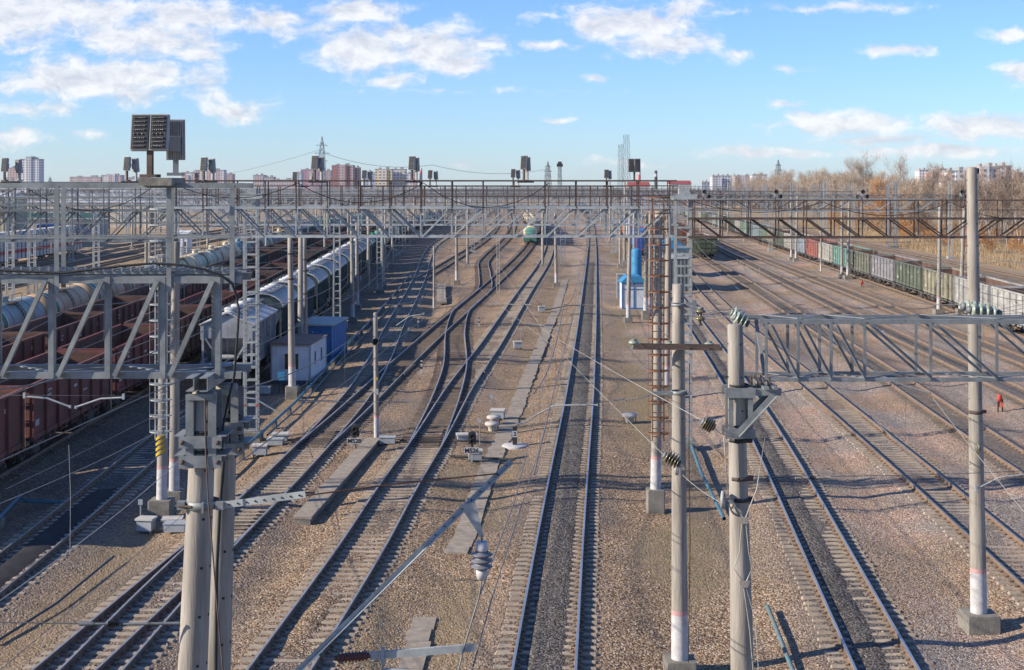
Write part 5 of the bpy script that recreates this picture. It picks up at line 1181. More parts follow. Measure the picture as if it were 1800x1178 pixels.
# long pale diagonal wires over the middle
W = [('pale feeder wire from the olive insulator by the bracket pole up across the main track', (1236, 740, 25.2), (955, 580, 62)), ('pale feeder wire continuing toward the teal tank train from the main track', (955, 580, 62), (880, 470, 150)),
     ('pale feeder wire from the olive insulator by the pulley up across the main track', (1166, 799, 33), (985, 618, 70)), ('pale feeder wire continuing over the diagonal track', (985, 618, 70), (840, 505, 140)),
     ('pale wire from the olive insulator to the bracket pole', (1256, 752, 25.2), (1285, 766, 25.8)), ('pale wire from the pulley to the strapped pulley', (1200, 835, 35), (1270, 885, 25.8)),
     ('twisted wire from the near crossarm insulator back toward the blue tank', (1113, 600, 35), (1050, 470, 90)), ('twisted wire from the rear crossarm insulator back past the booth', (1178, 600, 36.4), (1085, 455, 100)), ('twisted wire from the far crossarm insulator back past the lattice mast', (1247, 600, 36), (1216, 545, 60)),
     ('upper cable from the pole strap to the glass insulators', (1202, 533, 35.5), (1285, 549, 26.6)), ('lower cable from the pole strap to the glass insulators', (1204, 541, 35.5), (1292, 558, 26.3)),
     ('upper cable leading away from the glass insulators by the stout pole', (1748, 545, 38), (1880, 510, 36)), ('middle cable leading away from the glass insulators by the stout pole', (1752, 549, 37.6), (1880, 523, 36)), ('lower cable leading away from the glass insulators by the stout pole', (1760, 552, 37.4), (1880, 533, 36)),
     ('long dark wire behind the truss between the two glass insulator groups', (1316, 560, 26.5), (1700, 546, 37.5)), ('second dark wire behind the truss between the glass insulators', (1318, 566, 26.5), (1705, 550, 37.4)),
     ('pale wire slanting down past the stout tall pole toward the bare sleepers', (1640, 700, 45), (1830, 935, 30)), ('thin wire slanting below the truss over pink gravel', (1480, 672, 50), (1640, 800, 40)),
     ('thin level wire with insulator crossing the polished east track', (1312, 838, 26), (1830, 826, 40))]
for i, (lab, a, b) in enumerate(W): wire(lab, [at(*a), at(*b)], .0075 if i < 6 else .0085, wirepale if i < 6 or i in (16,) else wirem, sag=.05 if i not in (14, 15) else .12, group='feeder wires')
m = MB(); a = at(1398, 840, 27.8); m.tube((0, 0, 0), (.25, 0, 0), .03, n=6)
for i in range(4): m.lathe([(.02, 0), (.05, .01), (.02, .02)], 10, Matrix.Translation((.27 + i * .03, 0, 0)) @ Matrix.Rotation(R(90), 4, 'Y'), 1)
m.tube((.4, 0, 0), (.7, 0, .01), .03, n=6); one(m, 'bead_insulator', [concrete, black], 'pale tension insulator in the level wire over the polished east track', 'insulator', 'bead insulators', a)
# catenary wires along tracks
for k, lab, y1 in (('main', 'straight main track', 260), ('mid', 'middle track between the signals', 260), ('lane', 'curving track past the huts', 260), ('oil', 'hopper track', 300), ('r1', 'polished east track', 300), ('r2', 'second east track', 300), ('r3', 'track of the dark green gondola', 300), ('r4', 'fourth east track', 300), ('r5', 'track next to the mixed train', 300), ('diag', 'diagonal track', 300), ('tankrow', 'tank wagon row', 300), ('west1', 'first siding by the grass slope', 350), ('west3', 'third siding by the grass slope', 350)):
    t = T[k]; root = thing('overhead_line', f'overhead contact wire and messenger above the {lab}', 'overhead line', (float(t.X(52)), 52, 6.2), 0, 'overhead lines along the tracks'); sup = [30, 52.5, 84, 128, 172, 217, 262, 308, 354, 400]; ox = float(t.X(52))
    if k in ('tankrow', 'west1', 'west3', 'diag'): sup = [84, 128, 172, 217, 262, 308, 354, 400]
    c = MB(); mw = MB(); dr = MB(); pc_, pm = [], []
    for a, b in zip(sup[:-1], sup[1:]):
        for j in range(8):
            u = j / 8; y = a + (b - a) * u; x = float(t.X(y)) - ox; zz = .1; s = (b - a) / 45 * 1.1
            pc_.append((x, y - 52, 0)); zm = 1.75 - 4 * s * u * (1 - u); pm.append((x, y - 52, zm))
            if j in (1, 3, 5, 7): dr.bar((x, y - 52, 0), (x, y - 52, zm), .008)
    c.path(pc_, .017, 4); mw.path(pm, .017, 4); c.build('contact_wire', wirem, root); mw.build('messenger_wire', wirem, root); dd = dr.build('droppers', wirem, root); dd['kind'] = 'stuff'
# ---------------------------------------------------------------- huts, cabinets, slabs, pipes
def ribbed_box(mb, w, d, h, rib=.2, mi=0, t=.02):
    mb.box((0, 0, h / 2), (w, d, h), mi); n = int(w / rib)
    for i in range(n + 1):
        for s in (-1, 1): mb.box((-w / 2 + i * w / n, s * (d / 2 + t / 2), h / 2), (.03, t, h - .02), mi)
    n = int(d / rib)
    for i in range(n + 1):
        for s in (-1, 1): mb.box((s * (w / 2 + t / 2), -d / 2 + i * d / n, h / 2), (t, .03, h - .02), mi)
def window(parent, c, w, h, axis):
    f = MB(); d = .05
    def bx(u, v, a, b, e=.06):
        f.box((c[0] + (u if axis == 'y' else 0), c[1] + (u if axis == 'x' else 0), c[2] + v), ((a, e, b) if axis == 'y' else (e, a, b)))
    for s in (-1, 1): bx(s * w / 2, 0, .07, h + .07); bx(0, s * h / 2, w + .13, .07, .062)
    fr = f.build('window', hutw, parent); p = MB(); p.box(c, ((w, .03, h) if axis == 'y' else (.03, w, h))); p.build('pane', winm, fr)
Xc, Yc = xat(511, 88), 88.0
h = thing('portable_hut', 'white portable hut with brown sheet roof beside the hopper wagons', 'hut', (Xc, Yc, -.25), R(-3)); b = MB(); b.box((0, 2.75, .2), (2.35, 5.3, .4)); b.build('skirting', mat('hut_base', (.07, .10, .14), (.05, .07, .10), 2, .8), h)
b = MB(); M0 = MB(); ribbed_box(M0, 2.42, 5.4, 2.25, .3); b.add([(x, y + 2.75, z + .4) for x, y, z in M0.v], M0.f); b.build('wall', hutw, h)
b = MB(); b.prism([(-1.33, 2.66), (1.33, 2.66), (1.33, 2.72), (-1.33, 2.78)], -.1, 5.6, 'y'); b.build('roof', hutroof, h)
for x_ in (-1.23, 1.23):
    for y_ in (.03, 5.47): b = MB(); b.box((x_, y_, 1.55), (.09, .09, 2.3)); b.build('corner_post', boxgrey, h)
b = MB(); b.box((0, -.02, 2.6), (2.5, .06, .12)); b.build('gutter', boxgrey, h)
window(h, (.05, .02, 1.6), .95, 1.05, 'y'); window(h, (1.235, 1.6, 1.65), .6, .95, 'x'); window(h, (1.235, 3.7, 1.65), .6, .95, 'x')
Xc, Yc = xat(553, 100), 100.0
h = thing('portable_hut', 'blue steel hut with grey flat roof behind the white hut', 'hut', (Xc, Yc, -.25), R(-4)); b = MB(); M0 = MB(); ribbed_box(M0, 2.45, 5.6, 2.55, .55); b.add([(x, y + 2.8, z + .12) for x, y, z in M0.v], M0.f); b.build('wall', bluep, h)
b = MB(); b.prism([(-1.36, 2.66), (1.36, 2.66), (1.36, 2.76), (-1.36, 2.80)], -.15, 5.85, 'y'); b.build('roof', sheetgrey, h)
b = MB(); b.box((.62, -.03, 1.2), (.85, .05, 2.0)); b.build('door', mat('door_blue', (.025, .16, .40), (.02, .12, .32), 2, .5), h); b = MB(); b.lathe([(0, 0), (.09, .0), (.09, .05), (0, .05)], 12, Matrix.Translation((-.15, -.03, 2.2)) @ Matrix.Rotation(R(90), 4, 'X')); b.build('vent', boxgrey, h); b = MB(); b.box((-.1, -.025, 2.2), (1.5, .03, .55)); b.build('panel', bluep, h)
X, Y = gp(1112, 540, -.1)
h = thing('kiosk', 'white panelled kiosk with blue frame and blue pitched roof', 'kiosk', (X, Y, -.2), 0); b = MB(); ribbed_box(b, 2.4, 3.2, 2.75, .8, t=.012); b.build('wall', mat('kiosk_white', (.6, .62, .64), (.52, .54, .56), 2, .6, rust=.15), h)
b = MB()
for x in (-1.2, 0, 1.2): b.box((x, -1.63, 1.4), (.1, .06, 2.75))
for z in (.1, 2.1, 2.72): b.box((0, -1.64, z), (2.5, .05, .14 if z != 2.1 else .05))
b.build('frame', bluep, h); b = MB(); b.prism([(-1.4, 2.75), (1.4, 2.75), (.7, 3.4), (-.7, 3.4)], -1.85, 1.75, 'y'); b.build('roof', bluel, h)
X, Y = gp(1092, 523, -.1); b = MB(); ribbed_box(b, .95, 1.4, 2.7, .12); h = thing('steel_cabinet', 'pale ribbed steel cabinet beside the blue roofed kiosk', 'cabinet', (X, Y, -.2)); b.build('body', boxgrey, h); b = MB(); b.box((0, 0, 2.73), (1.05, 1.5, .05)); b.build('lid', sheetgrey, h)
X, Y = xat(1119, 160), 160.0; h = thing('storage_tank', 'tall bright blue cylindrical tank behind the kiosk', 'tank', (X, Y, -.2)); b = MB(); zt = zat(437, Y) + .2; b.lathe([(.60, .9), (.60, zt - .3), (.54, zt - .1), (.3, zt), (0, zt + .02)], 24); b.lathe([(0, .9), (.60, .9)], 24); b.build('shell', bluel, h); b = MB()
for a in (45, 135, 225, 315): b.bar((.5 * math.cos(R(a)), .5 * math.sin(R(a)), 0), (.5 * math.cos(R(a)), .5 * math.sin(R(a)), .95), .09)
b.build('legs', bluep, h)
for a in (): pass
X, Y = xat(1184, 170), 170.0; h = thing('steel_store', 'grey-green ribbed steel store beside the lattice mast', 'store', (X, Y, -.2)); b = MB(); ribbed_box(b, 2.6, 9, 4.0, .38, t=.06); b.build('wall', mat('store_paint', (.20, .22, .20), (.15, .16, .15), 1.5, .7, rust=.2), h); b = MB(); b.box((0, 0, 4.05), (2.8, 9.2, .1)); b.build('roof', sheetgrey, h)
X, Y = xat(1180, 196), 196.0; h = thing('shed', 'pale shed with bright blue roof behind the steel store', 'shed', (X, Y, -.2)); b = MB(); ribbed_box(b, 4.2, 7, 4.0, .7); b.build('wall', sheetgrey, h); b = MB(); b.prism([(-2.4, 4.0), (2.4, 4.0), (0, 5.4)], -3.8, 3.8, 'y'); b.build('roof', bluel, h)
# slabs
def slab_walk(label, pts, w, z, thick=.08, gap=.03, ln=1.0, name='slab_walkway', m=None, jag=.05):
    P = [Vector(p) for p in pts]; b = MB(); o = P[0].copy(); acc = 0.0
    for a, c in zip(P[:-1], P[1:]):
        d = (c - a); L = d.length; d.normalize(); k = max(1, round(L / ln)); s = Vector((d.y, -d.x, 0))
        for i in range(k):
            p = a + d * (L * i / k + gap / 2); q = a + d * (L * (i + 1) / k - gap / 2); j = s * random.uniform(-jag, jag); dz = Vector((0, 0, random.uniform(-.02, .02) * min(1, jag * 20)))
            b.bar(p + j - o + dz, q + j - o + dz * .3, w * random.uniform(.97, 1.03), thick)
    return one(b, name, m or slabm, label, 'slab walkway', 'concrete slab walkways', o)
gs = lambda x, y, z: Vector((*gp(x, y, z), z))
def gg(x, y, dz):                        # point on the actual ground surface
    z = 0.0
    for _ in range(6): X_, Y_ = gp(x, y, z + dz); z = ghf(X_, Y_)
    return Vector((X_, Y_, z + dz))
slab_walk('long walkway of concrete slabs winding along the main track', [gg(*p, .015) for p in ((802, 974), (823, 926), (848, 851), (870, 799), (888, 763), (909, 716), (918, 690), (938, 639), (961, 582), (977, 547), (985, 520), (994, 492))], .82, .02)
slab_walk('short walkway of concrete slabs at the foot of the diagonal beam', [gg(*p, .015) for p in ((716, 1200), (721, 1178), (747, 1086))], .66, .0)
a, c = Vector((*gp(531, 911, .14), .14)), Vector((*gp(656, 771, .14), .14)); st = slab_walk('raised concrete cable trough ending at the loudspeaker post', [a, c], .72, .14, .09, .02, 1.5, 'cable_trough', jag=.012); st['category'] = 'cable trough'
b = MB(); b.bar(Vector((0, .03, -.42)), c - a + Vector((0, -.03, -.42)), .60, .74); o = b.build('trough_wall', concdark, st)
slab_walk('small concrete slab step next to the thin pale post', [gs(776, 532, .1), gs(776, 500, .1)], 1.0, .1, .2, .02, 2.0, 'cable_trough')['category'] = 'cable trough'
def cabinet(label, x, y, w, d, h, kind='box', group='trackside cabinets'):
    X, Y = gp(x, y, -.1); zg = ghf(X, Y); r = thing('trackside_cabinet', label, 'cabinet', (X, Y, zg), R(random.uniform(-8, 8)), group)
    b = MB(); leg = .25 * h
    if kind == 'box':
        b.box((0, 0, h * .5 + leg * .4), (w, d, h * .75)); b.build('body', boxgrey, r); l = MB(); l.box((0, 0, h + .03), (w + .1, d + .1, .07)); l.build('lid', boxtop, r)
        g_ = MB()
        for sx in (-1, 1):
            for sy in (-1, 1): g_.box((sx * (w / 2 - .05), sy * (d / 2 - .05), leg * .3), (.07, .07, leg + .3))
        g_.build('legs', concdark, r)
    else:
        b.lathe([(w * .25, 0), (w * .3, h * .6), (w / 2, h * .8), (w / 2, h), (w * .45, h + .05), (0, h + .06)], 16); b.build('body', boxtop, r); g_ = MB()
        for k in range(4): g_.bar((w * .4 * math.cos(k * 1.57), w * .4 * math.sin(k * 1.57), -.1), (w * .4 * math.cos(k * 1.57), w * .4 * math.sin(k * 1.57), h * .85), .06)
        g_.build('legs', concdark, r)
    return r
cabinet('grey cabinet with cream lid in front of the lattice ladder mast', 457, 803, .62, .5, .5); cabinet('grey points motor box on the inner side of the curving track', 493, 778, .7, .6, .35); cabinet('small round cabinet next to the points motor box', 480, 783, .4, .4, .35, 'round')
cabinet('grey legged cabinet at the foot of the hazard striped pole', 257, 933, .55, .45, .5); cabinet('low grey cabinet right of the hazard pole footing'.replace('right of', 'just past'), 303, 929, .65, .5, .35); cabinet('grey cabinet under the second numbered signal', 835, 812, .6, .4, .5)
cabinet('points motor box near the second numbered signal', 820, 778, .9, .5, .3); cabinet('pale round-topped cabinet by the slab walkway, first of three', 865, 757, .75, .6, .4, 'round'); cabinet('pale round-topped cabinet by the slab walkway, second of three', 868, 745, .75, .6, .4, 'round'); cabinet('pale boxy cabinet by the slab walkway, behind the round ones', 875, 736, .7, .6, .5)
cabinet('small grey cabinet with thin stake on brown gravel', 910, 614, .6, .5, .55); cabinet('grey cabinet with white cap beside the cable slab far up the diagonal', 952, 549, .6, .5, .6); cabinet('round-topped cabinet on mossy ground before the rusty ladder pole', 1107, 741, .8, .6, .45, 'round'); cabinet('small pale cabinet behind the lattice ladder mast near the white hut', 466, 694, .55, .45, .45)
cabinet('grey cabinet beside the hopper track, past the blue hut', 628, 497, .9, .7, .7); cabinet('small grey cabinet past the blue hut corner', 602, 580, .9, .8, .8)
X, Y = gp(495, 690, -.1); h = thing('meter_box', 'small blue meter box on legs at the hut corner', 'meter box', (X, Y, -.25)); b = MB(); b.box((0, 0, 1.15), (.42, .3, .5)); b.build('box', bluel, h); b = MB()
for s in (-1, 1): b.box((s * .15, 0, .45), (.06, .06, .95))
b.build('legs', darkst, h)
# dwarf signals with number plates
def dwarf(label, x, y, num, head=True):
    X, Y = gp(x, y, -.05); r = thing('dwarf_signal', label, 'signal', (X, Y, ghf(X, Y)), 0, 'numbered dwarf signals'); b = MB(); b.bar((0, 0, 0), (0, 0, .62), .08); b.build('post', lampgrey, r)
    p = MB(); p.box((0, -.05, .60), (.68, .03, .27)); pl = p.build('number_plate', whitew, r)
    t = text_mesh('plate_number', num, .28, black, pl, (0, -.07, .595), (R(90), 0, 0)); return r
d_ = dwarf('dwarf signal with number plate M528 at the near end of the raised trough', 623, 797, 'M528'); d2 = dwarf('dwarf signal with number plate M526 beside the slab walkway', 829, 814, 'M526')
for rr, oy in ((d_, 0), (d2, .5)):
    b = MB(); b.prism([(-.17, .75), (.17, .75), (.17, 1.25), (.0, 1.32), (-.17, 1.25)], .2 + oy, .45 + oy, 'y')
    for z in (.9, 1.12): b.lathe([(.10, 0), (.115, .16), (.09, .15), (.08, 0)], 12, Matrix.Translation((0, .2 + oy, z)) @ Matrix.Rotation(R(90), 4, 'X'))
    b.bar((0, .35 + oy, 0), (0, .35 + oy, .8), .1); b.build('signal_head', darkst, rr)
def marker(label, x, y, h, kind, group='track marker stakes'):
    X, Y = gp(x, y, -.05); r = thing('marker_stake', label, 'marker', (X, Y, ghf(X, Y)), 0, group); b = MB()
    if kind == 'limit':
        b.bar((0, 0, 0), (0, 0, h), .13); b.build('stake', whitew, r); p = MB(); p.box((0, -.0, h * .45), (.14, .14, h * .18)); p.box((0, 0, h * .85), (.14, .14, h * .15)); p.build('black_band', black, r)
    elif kind == 'disc':
        b.lathe([(.62, 0), (.62, .1), (.58, .13), (0, .14)], 24); b.build('disc', whitew, r); p = MB(); p.bar((0, 0, .1), (0, 0, 1.0), .22); p.build('stake', darkst, r); p = MB(); p.box((0, -.115, .66), (.24, .02, .3)); pl = p.build('number_plate', whitew, r); text_mesh('plate_number', '2', .26, black, pl, (0, -.13, .66), (R(90), 0, 0))
    elif kind == 'red': b.lathe([(.04, h * .3), (.04, h * .6), (.13, h * .62), (.15, h * .85), (.09, h), (0, h)], 12); b.build('cap', redp, r); p = MB(); p.bar((0.16, 0, 0), (.16, 0, h * .75), .06); p.build('stake', darkst, r); p = MB(); p.bar((-.08, 0, 0), (-.08, 0, h * .64), .06); p.build('stake', darkst, r); p = MB(); p.box((.12, -.05, h * .45), (.14, .03, h * .3)); p.build('orange_plate', mat('orange_plate_paint', (.7, .16, .07), (.6, .12, .05), 3, .7), r)
    else: b.bar((0, 0, 0), (0, 0, h), .04); b.build('stake', lampgrey, r); p = MB(); p.box((0, -.02, h), (.16, .03, .2)); p.build('plate', boxgrey, r)
    return r
marker('black and white limit stake between curving track and diagonal', 735, 576, .85, 'limit'); marker('black and white limit stake between S-curve and mid track', 842, 574, .85, 'limit'); marker('black and white limit stake near the crossing before the loudspeaker post', 741, 657, .85, 'limit')
marker('white disc marker with number stake beside the slab walkway', 905, 783, 1, 'disc'); marker('red capped marker on pink gravel past the stout pole', 1757, 722, 1.0, 'red'); marker('red capped marker beside the mixed train', 1515, 504, .9, 'red')
marker('thin stake with plate by the pale round-topped cabinets', 864, 731, 1.1, 'plate'); marker('thin stake with plate behind the grey cabinet of the second signal', 843, 782, 1.2, 'plate'); marker('thin stake with plate by the legged cabinet at the hazard pole', 247, 925, 1.0, 'plate'); marker('pale stake on pink gravel beneath the truss', 1552, 610, 1.3, 'plate'); marker('thin stake with plate on brown gravel cabinet', 915, 602, 1.1, 'plate'); marker('grey stake beside the third east track', 1335, 492, 1.6, 'plate')
# track worker beside the mixed train
X, Y = gp(1336, 431, -.1); wk = thing('person', 'person in orange vest and dark trousers walking beside the mixed train', 'person', (X, Y, ghf(X, Y)), R(35))
def skin(name, vs, es, rad, m, parent, sub_=1):
    me = bpy.data.meshes.new(name + '_cage'); me.from_pydata(vs, es, []); o = bpy.data.objects.new(name + '_cage', me); COL.objects.link(o); o.modifiers.new('s', 'SKIN'); sm = o.modifiers.new('u', 'SUBSURF'); sm.levels = sub_; sm.render_levels = sub_
    for i, r_ in enumerate(rad): me.skin_vertices[0].data[i].radius = (r_, r_ * .85)
    me.skin_vertices[0].data[0].use_root = True; dg = bpy.context.evaluated_depsgraph_get(); m2 = bpy.data.meshes.new_from_object(o.evaluated_get(dg)); m2.name = name; bpy.data.objects.remove(o); m2.materials.clear(); m2.materials.append(m)
    for p_ in m2.polygons: p_.use_smooth = True; p_.material_index = 0
    q = bpy.data.objects.new(name, m2); COL.objects.link(q); q.parent = parent; return q
skinm = mat('skin', (.42, .26, .19), (.38, .23, .17), 6, .7); vest = mat('orange_vest', (.75, .17, .05), (.6, .13, .04), 4, .8); trou = mat('dark_trousers', (.035, .042, .055), (.025, .03, .04), 4, .9)
V = [(0, 0, .95), (0, .01, 1.15), (0, .02, 1.38), (0, .05, 1.50), (0, .08, 1.60), (0, .09, 1.72), (-.19, .02, 1.42), (-.25, -.06, 1.16), (-.24, .10, .95), (-.24, .13, .86), (.19, .02, 1.42), (.25, -.08, 1.16), (.22, -.16, .94), (.22, -.18, .85), (-.10, 0, .90), (-.11, .14, .50), (-.11, .06, .09), (-.11, .20, .05), (.10, 0, .90), (.11, -.06, .50), (.11, -.30, .13), (.11, -.20, .05)]
E_ = [(0, 1), (1, 2), (2, 3), (3, 4), (4, 5), (2, 6), (6, 7), (7, 8), (8, 9), (2, 10), (10, 11), (11, 12), (12, 13), (0, 14), (14, 15), (15, 16), (16, 17), (0, 18), (18, 19), (19, 20), (20, 21)]
skin('body', V, E_, [.15, .14, .17, .06, .095, .08, .065, .05, .038, .04, .065, .05, .038, .04, .10, .065, .045, .04, .10, .065, .045, .04], trou, wk)
skin('vest', [V[0], V[1], V[2], V[3]], [(0, 1), (1, 2), (2, 3)], [.17, .165, .19, .09], vest, wk); skin('head', [(0, .07, 1.55), (0, .085, 1.63), (0, .09, 1.72)], [(0, 1), (1, 2)], [.06, .10, .09], skinm, wk); b = MB(); b.lathe([(.112, 1.66), (.115, 1.72), (.09, 1.80), (0, 1.83)], 12, Matrix.Translation((0, .085, 0))); b.build('hair', black, wk)
# pipes
def pipe(label, pts, r, m=None, supports=True):
    P = [Vector(p) for p in pts]; o = P[0].copy(); b = MB(); b.path([p - o for p in P], r, 8); h = thing('pipe', label, 'pipe', o, 0, 'painted pipes'); b.build('tube', m or pipeb, h)
    if supports:
        for a, c in zip(P[:-1], P[1:]):
            k = int((c - a).length / 3.5)
            for i in range(k):
                p = a.lerp(c, (i + .5) / k) - o; s = MB(); s.box((p.x, p.y, p.z - .28), (.22, .35, .5)); s.build('support', concdark, h)
    return h
pipe('long blue pipe on supports running past the huts along the hopper track', [gs(*p, .25) for p in ((380, 835), (438, 780), (520, 706), (580, 640), (622, 594), (662, 552), (700, 508), (722, 482))], .075)
pipe('thin blue branch pipe crossing toward the curving track', [gs(524, 704, .25), gs(600, 705, .08), gs(640, 705, .05)], .03, supports=False)
pipe('second thinner dark pipe beside the long blue pipe', [gs(*p, .1) for p in ((470, 765), (530, 712), (588, 645), (640, 590), (700, 525))], .045, supports=False)
pipe('blue pipe rising and turning beside the oily track', [gs(-40, 950, .35), gs(36, 872, .35), gs(40, 880, .2), gs(107, 883, .1)], .085)
pipe('thin dark pipe on the gravel below the oily track', [gs(-10, 1130, .05), gs(100, 1060, .08), (*gp(200, 978, .12), .12)], .04, mat('dark_pipe', (.06, .085, .095), (.045, .06, .065), 3, .7, rust=.5), False)
pipe('blue painted pipe lying beside the lattice mast foot', [gs(1213, 775, .1), gs(1232, 830, .1), gs(1273, 912, .1)], .07, supports=False)
pipe('flaking teal pipe lying on gravel between bare pole and east track', [gs(1349, 1066, .12), gs(1398, 1190, .08), gs(1430, 1290, .05)], .065, mat('flaking_teal_paint', (.10, .20, .22), (.07, .14, .16), 4, .7, rust=.75, rustc=(.20, .12, .085)), False)
pipe('pale pipe across the sleepers of diagonal and main tracks', [gs(855, 535, .16), gs(935, 536, .16)], .07, concrete, False); pipe('pale pipe crossing under the main track rails', [gs(958, 545, .14), gs(1000, 537, .14), gs(1046, 537, .14)], .06, concrete, False); pipe('dark pipe across the slab walkway near the second signal', [gs(792, 802, .1), gs(905, 808, .1)], .06, darkst, False)
b = MB(); 
for i in range(7): b.lathe([(0, -.02), (.16 + .1 * random.random(), 0), (.12, .16), (0, .2)], 7, Matrix.Translation((random.uniform(-.5, .5), random.uniform(-.5, .5), 0)))
def points(label, x, y, tr):
    Y_ = gp(x, y, RT)[1]; t = T[tr]; x0 = float(t.X(Y_)); r = thing('points_gear', label, 'points gear', (x0, Y_, .09), 0, 'points gear at the turnouts')
    for k in range(3): m = MB(); m.bar((-1.6, k * .55, .02), (1.35, k * .55, .03), .05, .03); m.build('rod', darkst, r)
    m = MB(); m.box((-2.0, .3, .05), (.75, .5, .28)); m.box((-2.0, .3, .2), (.8, .55, .03)); m.build('motor_case', boxgrey, r); m = MB()
    for s in (-1, 1):
        for k in range(9): m.box((s * .74, -1.0 + k * .545, .005), (.42, .2, .03))
    m.build('slide_plates', darkst, r)['kind'] = 'stuff'
points('dark points rods and slide plates across the track by the second numbered signal', 748, 772, 'mid')
points('dark points rods and slide plates across the curving track below the loudspeaker post', 551, 775, 'lane')
points('dark points rods and slide plates beside the rear twin pole', 400, 925, 'lane')
st_ = MB()
for i in range(5200):
    Y_ = 34 + 75 * random.random() ** 1.6; X_ = random.uniform(-.37, .37) * Y_ * 1.02
    z_ = ghf(X_, Y_) if False else 0
    st_.v.append((X_, Y_, 0))
pts_ = np.array(st_.v); zz_ = gh(pts_[:, 0], pts_[:, 1]); dd_ = track_dist(pts_[:, 0], pts_[:, 1]); P = []; Fc = []
for (x_, y_, _), z_, d_ in zip(pts_.tolist(), zz_, dd_):
    if .68 < d_ < .95: continue
    r_ = random.uniform(.028, .06) * (1.5 if random.random() < .04 else 1); k = len(P)
    ring = [(x_ + r_ * random.uniform(.7, 1.2) * math.cos(a), y_ + r_ * random.uniform(.7, 1.2) * math.sin(a), z_ + r_ * random.uniform(-.1, .35)) for a in (0, 1.25, 2.5, 3.8, 5.0)]
    P += ring + [(x_ + random.uniform(-.3, .3) * r_, y_ + random.uniform(-.3, .3) * r_, z_ + r_ * random.uniform(.6, 1.0)), (x_, y_, z_ - r_ * .4)]
    Fc += [(k + i, k + (i + 1) % 5, k + 5) for i in range(5)] + [(k + (i + 1) % 5, k + i, k + 6) for i in range(5)]
me = bpy.data.meshes.new('loose_stones'); me.from_pydata(P, [], Fc); me.materials.append(mat('loose_stone', (.40, .31, .24), (.17, .125, .10), 9, .95, c3=(.55, .48, .42))); o = bpy.data.objects.new('loose_stones', me); COL.objects.link(o); o['kind'] = 'stuff'
def weeds_at():
    while True:
        i = random.choice(_mi); X_, Y_ = float(GX.flat[i]) + random.uniform(-.4, .4), float(GY.flat[i]) + random.uniform(-.4, .4); return X_, Y_
_mi = np.nonzero((moss.ravel() > .25) & (GY.ravel() < 120) & (GY.ravel() > 30))[0].tolist(); P = []; Fc = []
for i in range(9000):
    X_, Y_ = weeds_at(); P.append((X_, Y_))
zz_ = gh(np.array(P)[:, 0], np.array(P)[:, 1]); Q = []
for (X_, Y_), z_ in zip(P, zz_):
    h_ = random.uniform(.03, .13); a = random.uniform(0, 6.28); k = len(Q); Q += [(X_ - .012 * math.cos(a), Y_ - .012 * math.sin(a), z_ - .02), (X_ + .012 * math.cos(a), Y_ + .012 * math.sin(a), z_ - .02), (X_ + random.gauss(0, .05), Y_ + random.gauss(0, .05), z_ + h_)]; Fc.append((k, k + 1, k + 2))
me = bpy.data.meshes.new('dry_weeds'); me.from_pydata(Q, [], Fc); me.materials.append(mat('dry_weed', (.30, .26, .12), (.20, .16, .08), .8, .95)); o = bpy.data.objects.new('dry_weeds', me); COL.objects.link(o); o['kind'] = 'stuff'
# ---------------------------------------------------------------- warehouses on the west side
def shed(label, x0, x1, Y, ytop, depth, wallc, roofc, pitch=1.2, name='warehouse', cat='warehouse', doors=3):
    X0, X1 = xat(x0, Y), xat(x1, Y); zt = zat(ytop, Y); w = X1 - X0; r = thing(name, label, cat, ((X0 + X1) / 2, Y, -.4)); zt += .4
    b = MB(); b.box((0, depth / 2, zt / 2), (w, depth, zt)); k = max(2, int(w / 2.5))
    for i in range(k + 1): b.box((-w / 2 + i * w / k, -.04, zt / 2), (.12, .08, zt))
    b.build('wall', mat('shed_wall', wallc, tuple(c * .8 for c in wallc), .6, .8, rust=.1), r)
    b = MB(); b.prism([(-.5, zt), (depth + .5, zt), (depth / 2, zt + pitch)], -w / 2 - .4, w / 2 + .4, 'x'); b.build('roof', mat('shed_roof', roofc, tuple(c * .8 for c in roofc), .5, .6, rust=.1), r)
    for i in range(doors): b = MB(); b.box((-w / 2 + (i + .5) * w / doors, -.06, zt * .3), (w / doors * .3, .1, zt * .6)); b.build('door', winm if i % 2 else boxgrey, r)
    for i in range(doors): b = MB(); b.box((-w / 2 + (i + .5) * w / doors + w / doors * .33, -.05, zt * .68), (w / doors * .18, .1, zt * .14)); b.build('window', winm, r)
shed('tan warehouse gable with white roof at the yard edge', -70, 6, 285, 348, 14, (.40, .36, .25), (.68, .68, .68), 1.0); shed('long cream warehouse with pale roof behind the sidings', 12, 292, 430, 356, 16, (.55, .48, .38), (.52, .52, .54), .8, doors=6); shed('low warehouse with dark green roof by the sidings', 14, 165, 345, 384, 12, (.42, .40, .37), (.03, .09, .07), 1.3, doors=4)
shed('bright blue shed near the car carriers', 66, 96, 300, 397, 8, (.03, .13, .36), (.04, .16, .40), .5, 'shed', 'shed', 1); shed('grey shed with dark roof beside the blue shed', 98, 140, 310, 398, 9, (.36, .36, .40), (.06, .06, .06), .8, 'shed', 'shed', 2); shed('white low building far behind the cream warehouse', 95, 240, 620, 344, 18, (.6, .6, .62), (.45, .45, .48), 1, doors=5)
shed('brick red shed among the sidings beyond the tank wagons', 512, 535, 420, 394, 8, (.25, .085, .06), (.2, .1, .08), .6, 'shed', 'shed', 1); shed('low red building far beyond the second gantry', 540, 575, 800, 347, 14, (.42, .10, .10), (.35, .12, .10), 1); shed('small white trackside cabin on the grass slope', 313, 328, 226, 411, 4, (.66, .67, .70), (.6, .6, .62), .5, 'cabin', 'cabin', 1)
